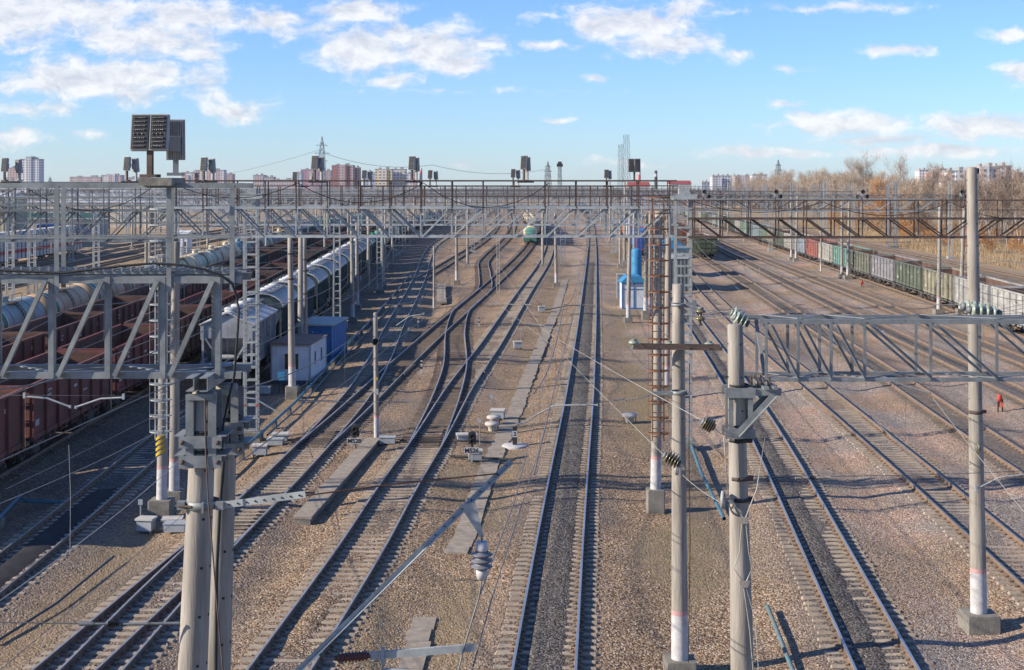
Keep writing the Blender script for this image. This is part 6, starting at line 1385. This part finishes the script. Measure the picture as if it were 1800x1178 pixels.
shed('long low grey warehouse beyond the western sidings', 250, 420, 700, 348, 18, (.42, .42, .46), (.38, .38, .42), .8, doors=5); shed('red roofed station building east of the lattice tower', 1106, 1142, 1000, 326, 16, (.48, .42, .36), (.36, .07, .05), 2.5); shed('red roofed hall behind the lattice mast head', 1178, 1215, 1100, 323, 16, (.5, .46, .42), (.34, .06, .05), 2.5)
# fence along the grass slope
X0 = -38.5; f = thing('post_fence', 'thin grey post fence along the foot of the grass slope', 'fence', (0, 0, 0)); b = MB(); w_ = MB(); pts = []
for i in range(90):
    y = 70 + i * 2.5; x = float(T['tankrow'].X(y)) - 5.5; b.bar((x, y, -.4), (x, y, 1.05), .07); pts.append((x, y))
for z in (.45, .95): w_.path([(x, y, z) for x, y in pts], .03, 4)
b.build('posts', galvd, f); w_.build('rails', galvd, f)
# ---------------------------------------------------------------- distant city
def facade(name, wall, win, sx, sz, frac=.5, wall2=None):
    m = bpy.data.materials.new(name); m.use_nodes = True; nt = m.node_tree; n = nt.nodes; l = nt.links; b = n['Principled BSDF']; b.inputs['Roughness'].default_value = .8
    tc = n.new('ShaderNodeTexCoord'); sp = n.new('ShaderNodeSeparateXYZ'); l.new(tc.outputs['Object'], sp.inputs[0])
    ad = n.new('ShaderNodeMath'); ad.operation = 'ADD'; l.new(sp.outputs['X'], ad.inputs[0]); l.new(sp.outputs['Y'], ad.inputs[1])
    def band(src, per, fr):
        a = n.new('ShaderNodeMath'); a.operation = 'DIVIDE'; a.inputs[1].default_value = per; l.new(src, a.inputs[0]); c = n.new('ShaderNodeMath'); c.operation = 'FRACT'; l.new(a.outputs[0], c.inputs[0]); d = n.new('ShaderNodeMath'); d.operation = 'LESS_THAN'; d.inputs[1].default_value = fr; l.new(c.outputs[0], d.inputs[0]); return d.outputs[0]
    mu = n.new('ShaderNodeMath'); mu.operation = 'MULTIPLY'; l.new(band(ad.outputs[0], sx, frac), mu.inputs[0]); l.new(band(sp.outputs['Z'], sz, .5), mu.inputs[1])
    mx = n.new('ShaderNodeMix'); mx.data_type = 'RGBA'; l.new(mu.outputs[0], mx.inputs['Factor']); mx.inputs['B'].default_value = (*win, 1)
    m2 = n.new('ShaderNodeMix'); m2.data_type = 'RGBA'; l.new(band(ad.outputs[0], sx * 4, .45), m2.inputs['Factor']); m2.inputs['A'].default_value = (*wall, 1); m2.inputs['B'].default_value = (*(wall2 or wall), 1); l.new(m2.outputs['Result'], mx.inputs['A']); l.new(mx.outputs['Result'], b.inputs['Base Color']); return m
def block(label, x0, x1, ytop, D, wall, wall2=None, steps=(), win=(.13, .14, .17), depth=18, rz=0.0):
    w = (x1 - x0) * D / FPX; r = thing('apartment_block', label, 'apartment block', (xat((x0 + x1) / 2, D), D, 0), R(rz), 'distant apartment blocks'); m = facade('block_facade', wall, win, 3.4, 2.9, .48, wall2); zt = zat(ytop, D)
    b = MB(); b.box((0, 0, zt / 2), (w, depth, zt)); b.build('wall', m, r); p = MB(); p.box((0, 0, zt + .5), (w + .4, depth + .4, 1.0))
    p.box((w * .2, 0, zt + 1.8), (w * .18, depth * .4, 2.4)); p.box((-w * .25, 0, zt + 1.6), (w * .12, depth * .3, 1.8)); p.build('roof', mat('block_roof', (.34, .32, .31), (.28, .27, .26), 1, .8), r)
    for u0, u1, yt in steps:
        z2 = zat(yt, D); b = MB(); b.box((w * ((u0 + u1) / 2 - .5), -1.0, z2 / 2), (w * (u1 - u0), depth, z2)); b.build('wing', m, r)
    return r
W_ = (.62, .61, .60); P_ = (.50, .36, .33); RB = (.30, .12, .10); CR = (.66, .52, .30); GY_ = (.42, .41, .42)
block('tall white apartment tower at the western edge of the city', 40, 73, 281, 1700, W_, (.5, .52, .54), ((.3, .6, 275),)); block('lower pinkish block beside the tall white tower', 18, 40, 296, 1750, P_); block('long low pinkish block on the western skyline', 126, 183, 312, 2000, P_, (.55, .46, .42)); block('pale grey block joined to the low pinkish one', 181, 216, 309, 2000, W_, P_, ((.3, .7, 307),)); block('thin pale block behind the twin floodlight', 225, 262, 313, 2100, GY_)
block('stepped pink and white blocks past the twin floodlight', 322, 352, 304, 1900, P_, W_, ((.0, .4, 308),)); block('white stepped block with higher middle tower', 345, 396, 300, 1900, W_, P_, ((.25, .6, 296),)); block('low pink block following the white stepped one', 393, 411, 307, 1950, P_); block('grey apartment block before the lattice pylon', 447, 466, 309, 1900, GY_, P_); block('grey brown block next to the grey one near the pylon', 465, 483, 312, 1900, GY_); block('low brown block further toward the pylon', 478, 520, 317, 1850, GY_, P_)
block('pale block left below the pylon'.replace('left ', ''), 522, 532, 305, 1750, W_, GY_); block('purple pink apartment block behind the pylon foot', 531, 566, 299, 1800, (.40, .22, .26), (.48, .34, .36)); block('pinkish grey block on the pylon other side', 564, 583, 301, 1850, P_, GY_)
block('dark red brick apartment tower with pale bands', 585, 622, 292, 1500, RB, (.45, .35, .33), ((.15, .7, 290),)); block('pale red wing of the dark red brick tower', 620, 633, 296, 1520, P_, RB); block('small white office block next to the red tower', 640, 655, 303, 1700, W_, (.35, .42, .5)); block('bluish glass block beside the small white office', 653, 662, 307, 1700, (.35, .42, .5))
block('broad cream yellow apartment block', 661, 690, 299, 1400, CR, (.6, .56, .48), ((.3, .7, 298),)); block('paler half of the cream apartment block', 689, 714, 299, 1420, (.62, .56, .44), W_); block('pinkish block next to the cream one', 715, 733, 306, 1500, P_, W_)
block('white apartment slab east of the red roofs', 1250, 1267, 310, 1700, W_, GY_); block('second white apartment slab east of the red roofs', 1266, 1284, 310, 1720, (.55, .55, .56), W_); block('wide beige block at the edge of the wood', 1290, 1322, 310, 1900, P_, W_); block('beige block with roof tower at the edge of the wood', 1320, 1345, 308, 1850, W_, P_); block('low bluish office roof before the white slabs', 1232, 1245, 321, 1500, (.3, .34, .4))
block('brick red flats above the wood', 1632, 1658, 305, 900, RB, P_); block('broad pink flats above the wood', 1659, 1698, 303, 800, (.58, .43, .38), W_, ((.3, .8, 301),)); block('pink flats with antenna roof behind the stout pole', 1712, 1748, 296, 760, (.56, .42, .37), W_, ((.0, .45, 293),)); block('purple and white flats above the wood', 1742, 1769, 294, 900, (.36, .22, .23), W_); block('low pink flats at the far end of the wood', 1776, 1790, 305, 1000, P_); block('pale blue tower behind the brick red flats', 1645, 1660, 298, 1500, (.45, .5, .56), W_); block('tall pale block far above the orange willow', 1612, 1628, 300, 1600, W_)
rl = random.Random(5)
for i in range(34):
    D = rl.uniform(900, 1500); x = -60 + i * 40 + rl.uniform(-12, 12)
    if 820 < x < 1080: D = rl.uniform(1400, 1700)
    w_ = rl.uniform(18, 46); h_ = rl.uniform(4, 9); d_ = rl.uniform(10, 16); nm, wc, rc = rl.choice([('pinkish', (.42, .30, .27), (.3, .28, .27)), ('grey', (.38, .38, .40), (.33, .33, .35)), ('pale', (.55, .54, .52), (.42, .42, .44)), ('red roofed', (.45, .40, .35), (.36, .09, .06)), ('brick', (.28, .12, .09), (.25, .22, .2))])
    r = thing('low_building', f'low {nm} building near the horizon, {ordn(i + 1)} counting from the west', 'building', (xat(x, D), D, -.3), 0, 'low buildings near the horizon'); b = MB(); b.box((0, 0, h_ / 2), (w_, d_, h_)); b.build('wall', facade('low_facade', wc, (.12, .12, .14), 4.0, 3.0, .4), r); b = MB()
    b.prism([(-d_ / 2 - .4, h_), (d_ / 2 + .4, h_), (0, h_ + rl.uniform(.8, 2.2))], -w_ / 2 - .4, w_ / 2 + .4, 'x'); b.build('roof', mat('low_roof', rc, tuple(c * .8 for c in rc), .4, .7), r)
def pylon(label, x, ytop, D, wb, m=galvd, arms=True, group='power pylons', name='power_pylon', cat='pylon', taper=.12, th=None):
    zt = zat(ytop, D); r = thing(name, label, cat, (xat(x, D), D, 0), R(20), group); b = MB(); n = 12 if arms else max(6, int(zt / wb / 1.5)); th = th or D * .00017
    lv = [zt * (i / n) for i in range(n + 1)]; wd = lambda z: wb * (1 - .5 * z / zt / .78 if z < zt * .78 else .5 - .46 * (z / zt - .78) / .22) if arms else wb * (1 - (1 - taper) * z / zt)
    for sx, sy in ((-1, -1), (1, -1), (1, 1), (-1, 1)):
        for a, c in zip(lv[:-1], lv[1:]): b.bar((sx * wd(a) / 2, sy * wd(a) / 2, a), (sx * wd(c) / 2, sy * wd(c) / 2, c), th * 1.3)
    for a, c in zip(lv[:-1], lv[1:]):
        for s in (-1, 1):
            b.bar((-wd(a) / 2, s * wd(a) / 2, a), (wd(c) / 2, s * wd(c) / 2, c), th); b.bar((wd(a) / 2, s * wd(a) / 2, a), (-wd(c) / 2, s * wd(c) / 2, c), th); b.bar((s * wd(a) / 2, -wd(a) / 2, a), (s * wd(c) / 2, wd(c) / 2, c), th)
        b.bar((-wd(c) / 2, -wd(c) / 2, c), (wd(c) / 2, -wd(c) / 2, c), th)
    b.build('lattice_shaft', m, r)
    if arms:
        for q in (.62, .74, .86): c = MB(); z = zt * q; hw = zt * (.09 if q != .74 else .12); c.bar((-hw, 0, z), (hw, 0, z), th * 1.4); c.bar((-hw, 0, z), (0, 0, z + zt * .04), th); c.bar((hw, 0, z), (0, 0, z + zt * .04), th); c.build('cross_arm', m, r)
    return r
pylon('tall power pylon rising over the purple pink apartment blocks', 566, 240, 1150, 7.5); pylon('small distant power pylon above the middle tracks', 963, 284, 1300, 7); pylon('distant dark power pylon above the wood edge', 1368, 281, 1200, 6.5); pylon('tiny distant pylon past the white tower', 88, 311, 2200, 10)
pylon('taller of the two narrow lattice towers beyond the middle tracks', 1101, 237, 520, 2.6, galvd, False, 'narrow lattice towers', 'lattice_tower', 'lattice tower', .62, .055); pylon('shorter of the two narrow lattice towers beyond the middle tracks', 1091, 254, 560, 2.2, galvd, False, 'narrow lattice towers', 'lattice_tower', 'lattice tower', .65, .055); pylon('slim floodlight mast with dark head beyond the middle tracks', 984, 293, 600, 1.6, galvd, False, 'narrow lattice towers', 'lattice_tower', 'lattice tower', .7, .09)
m = MB(); m.box((0, 0, 0), (2.6, 2, 1.3)); m.box((0, 0, 1.1), (1.6, 1.6, .9)); one(m, 'mast_floodlight', darkst, 'dark lamp cluster on the slim floodlight mast', 'lamp head', loc=(xat(984, 600), 600, zat(293, 600) + .6))
def chimney(label, x, yt, D, r0, m1, m2):
    zt = zat(yt, D); r = thing('chimney', label, 'chimney', (xat(x, D), D, 0), 0, 'distant chimneys'); b = MB(); b.lathe([(r0, 0), (r0 * .8, zt * .7, 0), (r0 * .76, zt * .8, 1), (r0 * .72, zt * .9, 0), (r0 * .7, zt, 1), (0, zt)], 12); b.build('stack', [m1, m2], r)
chimney('striped chimney beside the cream apartment block', 740, 296, 1500, 1.9, whitew, redp); chimney('dark striped chimney past the wide twin floodlight', 1153, 300, 1200, 1.7, darkst, whitew); chimney('thin red and white chimney behind the floodlight near the lattice tower', 1124, 296, 1400, 1.6, redp, whitew)
wire('long high-voltage line sagging from the tall pylon across the sky', [at(566, 268, 1150), at(760, 290, 1200), at(963, 297, 1300)], .16, wirem, sag=6, group='high voltage lines'); wire('upper high-voltage line from the tall pylon toward the western city', [at(566, 262, 1150), at(300, 318, 1600)], .16, wirem, sag=5, group='high voltage lines')
# ---------------------------------------------------------------- trees
bark = mat('bare_bark', (.28, .225, .175), (.19, .15, .12), 3, .95); birch = mat('birch_bark', (.46, .42, .37), (.25, .22, .20), 4, .9); twigb = mat('brown_twigs', (.46, .36, .265), (.34, .265, .195), .6, .95); twigo = mat('orange_willow_twigs', (.52, .27, .10), (.40, .20, .08), .6, .95); twigr = mat('reddish_twigs', (.34, .25, .19), (.25, .185, .14), .6, .95)
def make_tree(name, H, spread, seed, mb_, mt, ntw, label, trunk_r=.16, upright=.75, start=.25, tw=.03):
    rnd = random.Random(seed); root = thing(name, label, 'tree'); tr = MB(); tips = []
    def grow(p, d, L, r, lev):
        k = 3; q = p
        for i in range(k):
            d2 = (d + Vector((rnd.gauss(0, .10), rnd.gauss(0, .10), rnd.gauss(.03, .06)))).normalized(); e = q + d2 * L / k
            r0 = r * (1 - .28 * i / k * 1.5); r1 = r * (1 - .28 * (i + 1) / k * 1.5); tr.tube(q, e, r0, r1, 5 if lev < 2 else 3, 0, False); q = e; d = d2
            if lev < 3:
                for _ in range(2 if lev == 0 else 1 + (rnd.random() < .6)):
                    if lev == 0 and i == 0 and start > .3: continue
                    a = rnd.uniform(0, 6.283); s = spread * rnd.uniform(.7, 1.2); nd = (d * upright + Vector((math.cos(a) * s, math.sin(a) * s, .25))).normalized(); grow(q, nd, L * rnd.uniform(.42, .62), r1 * .55, lev + 1)
            tips.append((q.copy(), d.copy(), lev))
        if lev < 3: grow(q, d, L * .55, r * .55, lev + 1)
    grow(Vector((0, 0, -.3)), Vector((0, 0, 1)), H * .62, trunk_r, 0); tr.build('trunk', mb_, root); c = MB(); cand = [t for t in tips if t[2] >= 2] or tips
    for _ in range(ntw):
        p, d, lv = rnd.choice(cand); p = p + Vector((rnd.gauss(0, .03 * H), rnd.gauss(0, .03 * H), rnd.gauss(0, .03 * H))); dd = (d * .8 + Vector((rnd.gauss(0, .5), rnd.gauss(0, .5), rnd.gauss(.25, .4)))).normalized(); L = rnd.uniform(.5, 1.3) * H / 12; s = Vector((rnd.gauss(0, 1), rnd.gauss(0, 1), rnd.gauss(0, .4))).normalized() * tw
        m_ = p + dd * L * .5 + Vector((rnd.gauss(0, .06), rnd.gauss(0, .06), .03)); c.add([p - s, p + s, m_ + s * .6, m_ - s * .6, p + dd * L], [(0, 1, 2, 3), (3, 2, 4)])
    c.build('crown', mt, root); return root
protos = [make_tree('bare_tree', 12, .55, 3, bark, twigb, 2600, 'x', .17), make_tree('bare_tree', 11, .75, 5, bark, twigb, 2600, 'x', .16), make_tree('bare_tree', 13, .45, 8, bark, twigb, 2400, 'x', .16), make_tree('birch_tree', 12, .34, 11, birch, twigr, 1500, 'x', .12, .95, .4), make_tree('birch_tree', 13, .3, 12, birch, twigr, 1500, 'x', .11, 1.0, .4), make_tree('bare_bush', 4.5, .9, 15, bark, twigo, 1500, 'x', .06, .6, .1), make_tree('willow_tree', 11, .8, 21, bark, twigo, 4200, 'x', .2, .6, .2, .035), make_tree('bare_tree', 22, .6, 31, bark, twigb, 9000, 'x', .36, .75, .25, .028), make_tree('slender_tree', 21, .4, 33, bark, twigb, 1500, 'x', .22, .9, .4)]
lab_ = ['bare brown tree standing among the wood beyond the reeds'] * 3 + ['pale stemmed birch at the front of the wood behind the reeds'] * 2 + ['low orange brown bush along the edge of the wood']; grp = ['bare trees of the wood'] * 3 + ['birches at the front of the wood'] * 2 + ['bushes along the wood edge']; used = [0] * 9
def plant(i, X, Y, s, label=None, group=None):
    o = protos[i] if used[i] == 0 else dup(protos[i]); used[i] += 1
    o.location = (X, Y, -.3); o.rotation_euler = (0, 0, random.uniform(0, 6.28)); o.scale = (s, s, s * random.uniform(.92, 1.08)); o['label'] = label or lab_[i]; o['group'] = group or grp[i]; return o
plant(7, xat(1516, 430), 430, .84, 'largest wide-crowned bare tree rising above the wood', 'bare trees of the wood'); plant(8, xat(1608, 390), 390, .86, 'tall slender bare tree standing out above the orange willow', 'bare trees of the wood'); plant(7, xat(1452, 520), 520, .62, 'second broad bare tree behind the mixed train, lower than the largest', 'bare trees of the wood')
plant(6, xat(1563, 345), 345, 1.05, 'orange willow in front of the wood beside the tall mast', 'orange willows'); plant(6, xat(1592, 352), 352, .85, 'smaller orange willow next to the taller orange one', 'orange willows')
nT = 0
while nT < 275:
    Y = random.uniform(300, 1000) if random.random() < .75 else random.uniform(280, 420); X = float(T['r7'].X(Y)) + random.uniform(14, 30 + Y * .20); x = CX + X * FPX / Y
    if not (1285 < x < 1860): continue
    if x > 1620 and Y < 420 and random.random() < .5: continue
    hi = (7, 22) if x < 1560 else (0, 11); s = (12.4 + random.uniform(*hi) * Y / FPX) / 14.5
    plant(random.choice((0, 1, 2)), X, Y, s); nT += 1
for i in range(62):
    Y = random.uniform(235, 330); X = float(T['r7'].X(Y)) + random.uniform(13, 45); x = CX + X * FPX / Y
    if x < 1555: continue
    plant(random.choice((3, 4)), X, Y, random.uniform(.75, 1.1))
for i in range(46):
    Y = random.uniform(200, 420); X = float(T['r7'].X(Y)) + random.uniform(9, 30); plant(5, X, Y, random.uniform(.5, 1.15))
for i in range(9):
    if used[i] == 0: bpy.data.objects.remove(protos[i])
# reeds and rough grass
def blades(name, n, fx, hmin, hmax, w, m):
    P = []; Fc = []
    for i in range(n):
        X, Y, s = fx(); z = -.3; h = random.uniform(hmin, hmax) * s; a = random.uniform(0, 6.28); lx, ly = random.gauss(0, .2) * h, random.gauss(0, .2) * h; ww = w * s; k = len(P)
        P += [(X - ww * math.cos(a), Y - ww * math.sin(a), z), (X + ww * math.cos(a), Y + ww * math.sin(a), z), (X + lx, Y + ly, z + h)]; Fc.append((k, k + 1, k + 2))
    me = bpy.data.meshes.new(name); me.from_pydata(P, [], Fc); me.materials.append(m); o = bpy.data.objects.new(name, me); COL.objects.link(o); o['kind'] = 'stuff'; return o
reedm = mat('dry_reeds', (.42, .31, .18), (.29, .205, .12), .4, .95, c3=(.48, .38, .24))
def fr():
    Y = random.uniform(130, 480); X = float(T['r7'].X(Y)) + 5.5 + abs(random.gauss(0, 12)); return X, Y, .5 + .7 * float(vnoise(X, Y, 7.0)) 
blades('dry_reeds', 60000, fr, .5, 1.5, .035, reedm)
def fg():
    Y = random.uniform(90, 380); X = float(T['tankrow'].X(Y)) - random.uniform(6, 21); return X, Y, .6 + .5 * float(vnoise(X, Y, 5.0))
blades('dry_grass', 30000, fg, .12, .4, .04, mat('dry_grass_blades', (.34, .26, .15), (.25, .19, .11), .4, .95))
P = []; Fc = []
for i in range(26000):                                              # low far wood and scrub along the horizon
    D = random.uniform(750, 2300); x = random.uniform(-250, 2050); X = xat(x, D)
    if D < 1250 and -95 < X < 135: continue
    c = float(vnoise(x, D, 60.0)); h = 4 + 9 * c * random.random(); w = random.uniform(.5, 1.6); k = len(P); lx = random.gauss(0, .8)
    P += [(X - w, D, -.3), (X + w, D, -.3), (X + lx + w * .5, D + .5, h * .8), (X + lx, D, h)]; Fc.append((k, k + 1, k + 2, k + 3))
me = bpy.data.meshes.new('far_wood'); me.from_pydata(P, [], Fc); me.materials.append(mat('far_wood_twigs', (.26, .19, .15), (.18, .135, .11), .02, .95)); o = bpy.data.objects.new('far_wood', me); COL.objects.link(o); o['kind'] = 'stuff'
# ---------------------------------------------------------------- sky, sun, haze, camera
SUN_EL, SUN_AZ = R(26), R(15)        # light travels towards +X and slightly away from the bridge
w = bpy.data.worlds.new('World'); SC.world = w; w.use_nodes = True; nt = w.node_tree; n = nt.nodes; l = nt.links; bg = n['Background']
sky = n.new('ShaderNodeTexSky'); sky.sky_type = 'NISHITA'; sky.sun_disc = False; sky.sun_elevation = SUN_EL
tosun = Vector((-math.cos(SUN_AZ), -math.sin(SUN_AZ), 0)); sky.sun_rotation = math.atan2(tosun.x, tosun.y); sky.altitude = 50; sky.air_density = 1.0; sky.dust_density = .15; sky.ozone_density = 3.5
tc = n.new('ShaderNodeTexCoord'); sx = n.new('ShaderNodeSeparateXYZ'); l.new(tc.outputs['Generated'], sx.inputs[0])
def mth(op, a, b=None, clamp=False):
    x = n.new('ShaderNodeMath'); x.operation = op; x.use_clamp = clamp
    for i, v in enumerate((a, b)):
        if v is None: continue
        if isinstance(v, (int, float)): x.inputs[i].default_value = v
        else: l.new(v, x.inputs[i])
    return x.outputs[0]
def vm(op, a, b):
    x = n.new('ShaderNodeVectorMath'); x.operation = op
    for i, v in enumerate((a, b)):
        if isinstance(v, tuple): x.inputs[i].default_value = v
        else: l.new(v, x.inputs[i])
    return x
dy = mth('MAXIMUM', mth('ABSOLUTE', sx.outputs['Y']), .05)
u = mth('MULTIPLY', mth('DIVIDE', sx.outputs['X'], dy), FPX / 100); v = mth('MULTIPLY', mth('DIVIDE', sx.outputs['Z'], dy), FPX / 100)   # azimuth and height in cloud units
cv = n.new('ShaderNodeCombineXYZ'); l.new(u, cv.inputs[0]); l.new(v, cv.inputs[1])
def noise(vec, scale, detail, rough, stretch=None, off=0.0):
    if stretch: vec = vm('MULTIPLY', vec, stretch).outputs[0]
    x = n.new('ShaderNodeTexNoise'); x.noise_dimensions = '3D'; x.inputs['Scale'].default_value = scale; x.inputs['Detail'].default_value = detail; x.inputs['Roughness'].default_value = rough
    l.new(vm('ADD', vec, (off, off * .7, off * .3)).outputs[0], x.inputs['Vector']); return x
wn = noise(cv.outputs[0], 1.1, 3, .5); wa = vm('ADD', cv.outputs[0], vm('MULTIPLY', vm('SUBTRACT', wn.outputs['Color'], (.5, .5, .5)).outputs[0], (.9, .40, 0)).outputs[0]).outputs[0]
BL = [(40, 25, 210, 60, 1.1), (200, 20, 160, 36, .9), (560, 50, 90, 20, .6), (60, 190, 120, 18, .5), (110, 42, 60, 16, .6), (250, 68, 170, 48, 1), (330, 25, 160, 40, .9), (480, 30, 120, 26, .8), (620, 22, 120, 30, .9), (180, 138, 230, 46, 1.2), (70, 150, 100, 28, 1), (240, 165, 120, 26, .8), (335, 97, 55, 18, .8), (415, 192, 68, 32, 1), (640, 88, 100, 52, 1.1), (770, 82, 125, 54, 1.1), (690, 52, 70, 26, .8), (800, 108, 85, 28, 1), (690, 140, 50, 18, .7), (1110, 38, 150, 40, 1.1), (1190, 18, 90, 24, .8), (965, 76, 60, 12, .8),
      (1165, 76, 100, 36, 1.2), (1290, 95, 36, 16, .8), (1570, 88, 58, 13, .8), (1770, 60, 50, 16, .8), (1790, 125, 55, 26, .9), (1480, 217, 140, 26, 1.2), (1720, 222, 140, 30, 1.2), (1560, 240, 140, 16, .9), (1340, 270, 110, 14, 1.0), (1100, 285, 90, 8, .6), (1400, 220, 70, 10, .5), (25, 245, 60, 24, .8), (825, 285, 28, 10, .7), (170, 240, 36, 10, .5), (1380, 182, 36, 12, .6), (970, 213, 28, 7, .5), (1640, 264, 150, 16, .8), (30, 85, 40, 8, .5), (1050, 135, 24, 8, .5), (1390, 118, 40, 8, .5), (1000, 30, 120, 5, .4), (800, 160, 160, 6, .3), (1450, 15, 200, 10, .45)]
acc = None
for x, y, rx, ry, s in BL:
    d = vm('MULTIPLY', vm('SUBTRACT', wa, ((x - 900) / 100, (328 - y) / 100, 0)).outputs[0], (100 / rx, 100 / ry, 0)).outputs[0]
    ln = n.new('ShaderNodeVectorMath'); ln.operation = 'LENGTH'; l.new(d, ln.inputs[0]); k = mth('MULTIPLY', mth('SUBTRACT', 1.0, ln.outputs['Value']), s)
    acc = k if acc is None else mth('MAXIMUM', acc, k)
f1 = noise(wa, 1.6, 9, .62, (1, 1.7, 1)); dens = mth('ADD', mth('MULTIPLY', acc, .9), mth('MULTIPLY', mth('SUBTRACT', f1.outputs['Fac'], .5), 2.1))
mr = n.new('ShaderNodeMapRange'); mr.interpolation_type = 'SMOOTHSTEP'; mr.inputs['From Min'].default_value = -.10; mr.inputs['From Max'].default_value = .62; l.new(dens, mr.inputs['Value'])
front = mth('GREATER_THAN', sx.outputs['Z'], .004); mask = mth('MULTIPLY', mth('MULTIPLY', mr.outputs[0], front), .86)
f2 = noise(wa, 1.6, 9, .62, (1, 1.7, 1), 0.0)
up = vm('ADD', wa, (.10, -.17, 0)).outputs[0]; f3 = noise(up, 1.6, 6, .6, (1, 1.7, 1))
sh = mth('ADD', mth('MULTIPLY', mth('SUBTRACT', f1.outputs['Fac'], f3.outputs['Fac']), 3.0), .55, True)
cc = n.new('ShaderNodeMix'); cc.data_type = 'RGBA'; cc.inputs['A'].default_value = (3.3, 3.4, 3.75, 1); cc.inputs['B'].default_value = (5.0, 4.95, 4.9, 1); l.new(sh, cc.inputs['Factor'])
mx = n.new('ShaderNodeMix'); mx.data_type = 'RGBA'; l.new(mask, mx.inputs['Factor']); tint = n.new('ShaderNodeMix'); tint.data_type = 'RGBA'; tint.blend_type = 'MULTIPLY'; tint.inputs['Factor'].default_value = 1; tint.inputs['B'].default_value = (.51, .655, .92, 1); l.new(sky.outputs[0], tint.inputs['A']); l.new(tint.outputs['Result'], mx.inputs['A']); l.new(cc.outputs['Result'], mx.inputs['B'])
l.new(mx.outputs['Result'], bg.inputs['Color']); bg.inputs['Strength'].default_value = .118
sd = bpy.data.lights.new('sun', 'SUN'); sd.energy = 4.4; sd.angle = R(.53); sd.color = (1, .90, .75); so = bpy.data.objects.new('sun', sd); COL.objects.link(so)
so.rotation_euler = (-tosun * math.cos(SUN_EL) - Vector((0, 0, math.sin(SUN_EL)))).to_track_quat('-Z', 'Y').to_euler(); so.location = (-60, 20, 60)
HAZE = 0.00006
if HAZE:
    m = bpy.data.materials.new('haze_air'); m.use_nodes = True; nn = m.node_tree; nn.nodes.remove(nn.nodes['Principled BSDF']); pv = nn.nodes.new('ShaderNodeVolumePrincipled'); pv.inputs['Color'].default_value = (.93, .95, 1.0, 1); pv.inputs['Density'].default_value = HAZE; pv.inputs['Anisotropy'].default_value = .2; nn.links.new(pv.outputs[0], nn.nodes['Material Output'].inputs['Volume'])
    b = MB(); b.box((0, 2780, 44), (8800, 5900, 92)); o = b.build('haze', m); o['kind'] = 'stuff'
cam = bpy.data.cameras.new('camera'); co = bpy.data.objects.new('camera', cam); COL.objects.link(co); co.location = (0, 0, CZ); co.rotation_euler = (R(90), 0, 0)
cam.sensor_width = 36; cam.lens = 36 * FPX / 1800; cam.shift_y = -(589 - HY) / 1800; cam.clip_end = 9000; cam.clip_start = .1; SC.camera = co
SC.view_settings.view_transform = 'Standard'; SC.view_settings.look = 'None'; SC.view_settings.exposure = 0.85; SC.view_settings.gamma = 1
SC.cycles.max_bounces = 6; SC.cycles.diffuse_bounces = 3; SC.cycles.glossy_bounces = 3; SC.cycles.volume_bounces = 0; SC.cycles.use_denoising = True
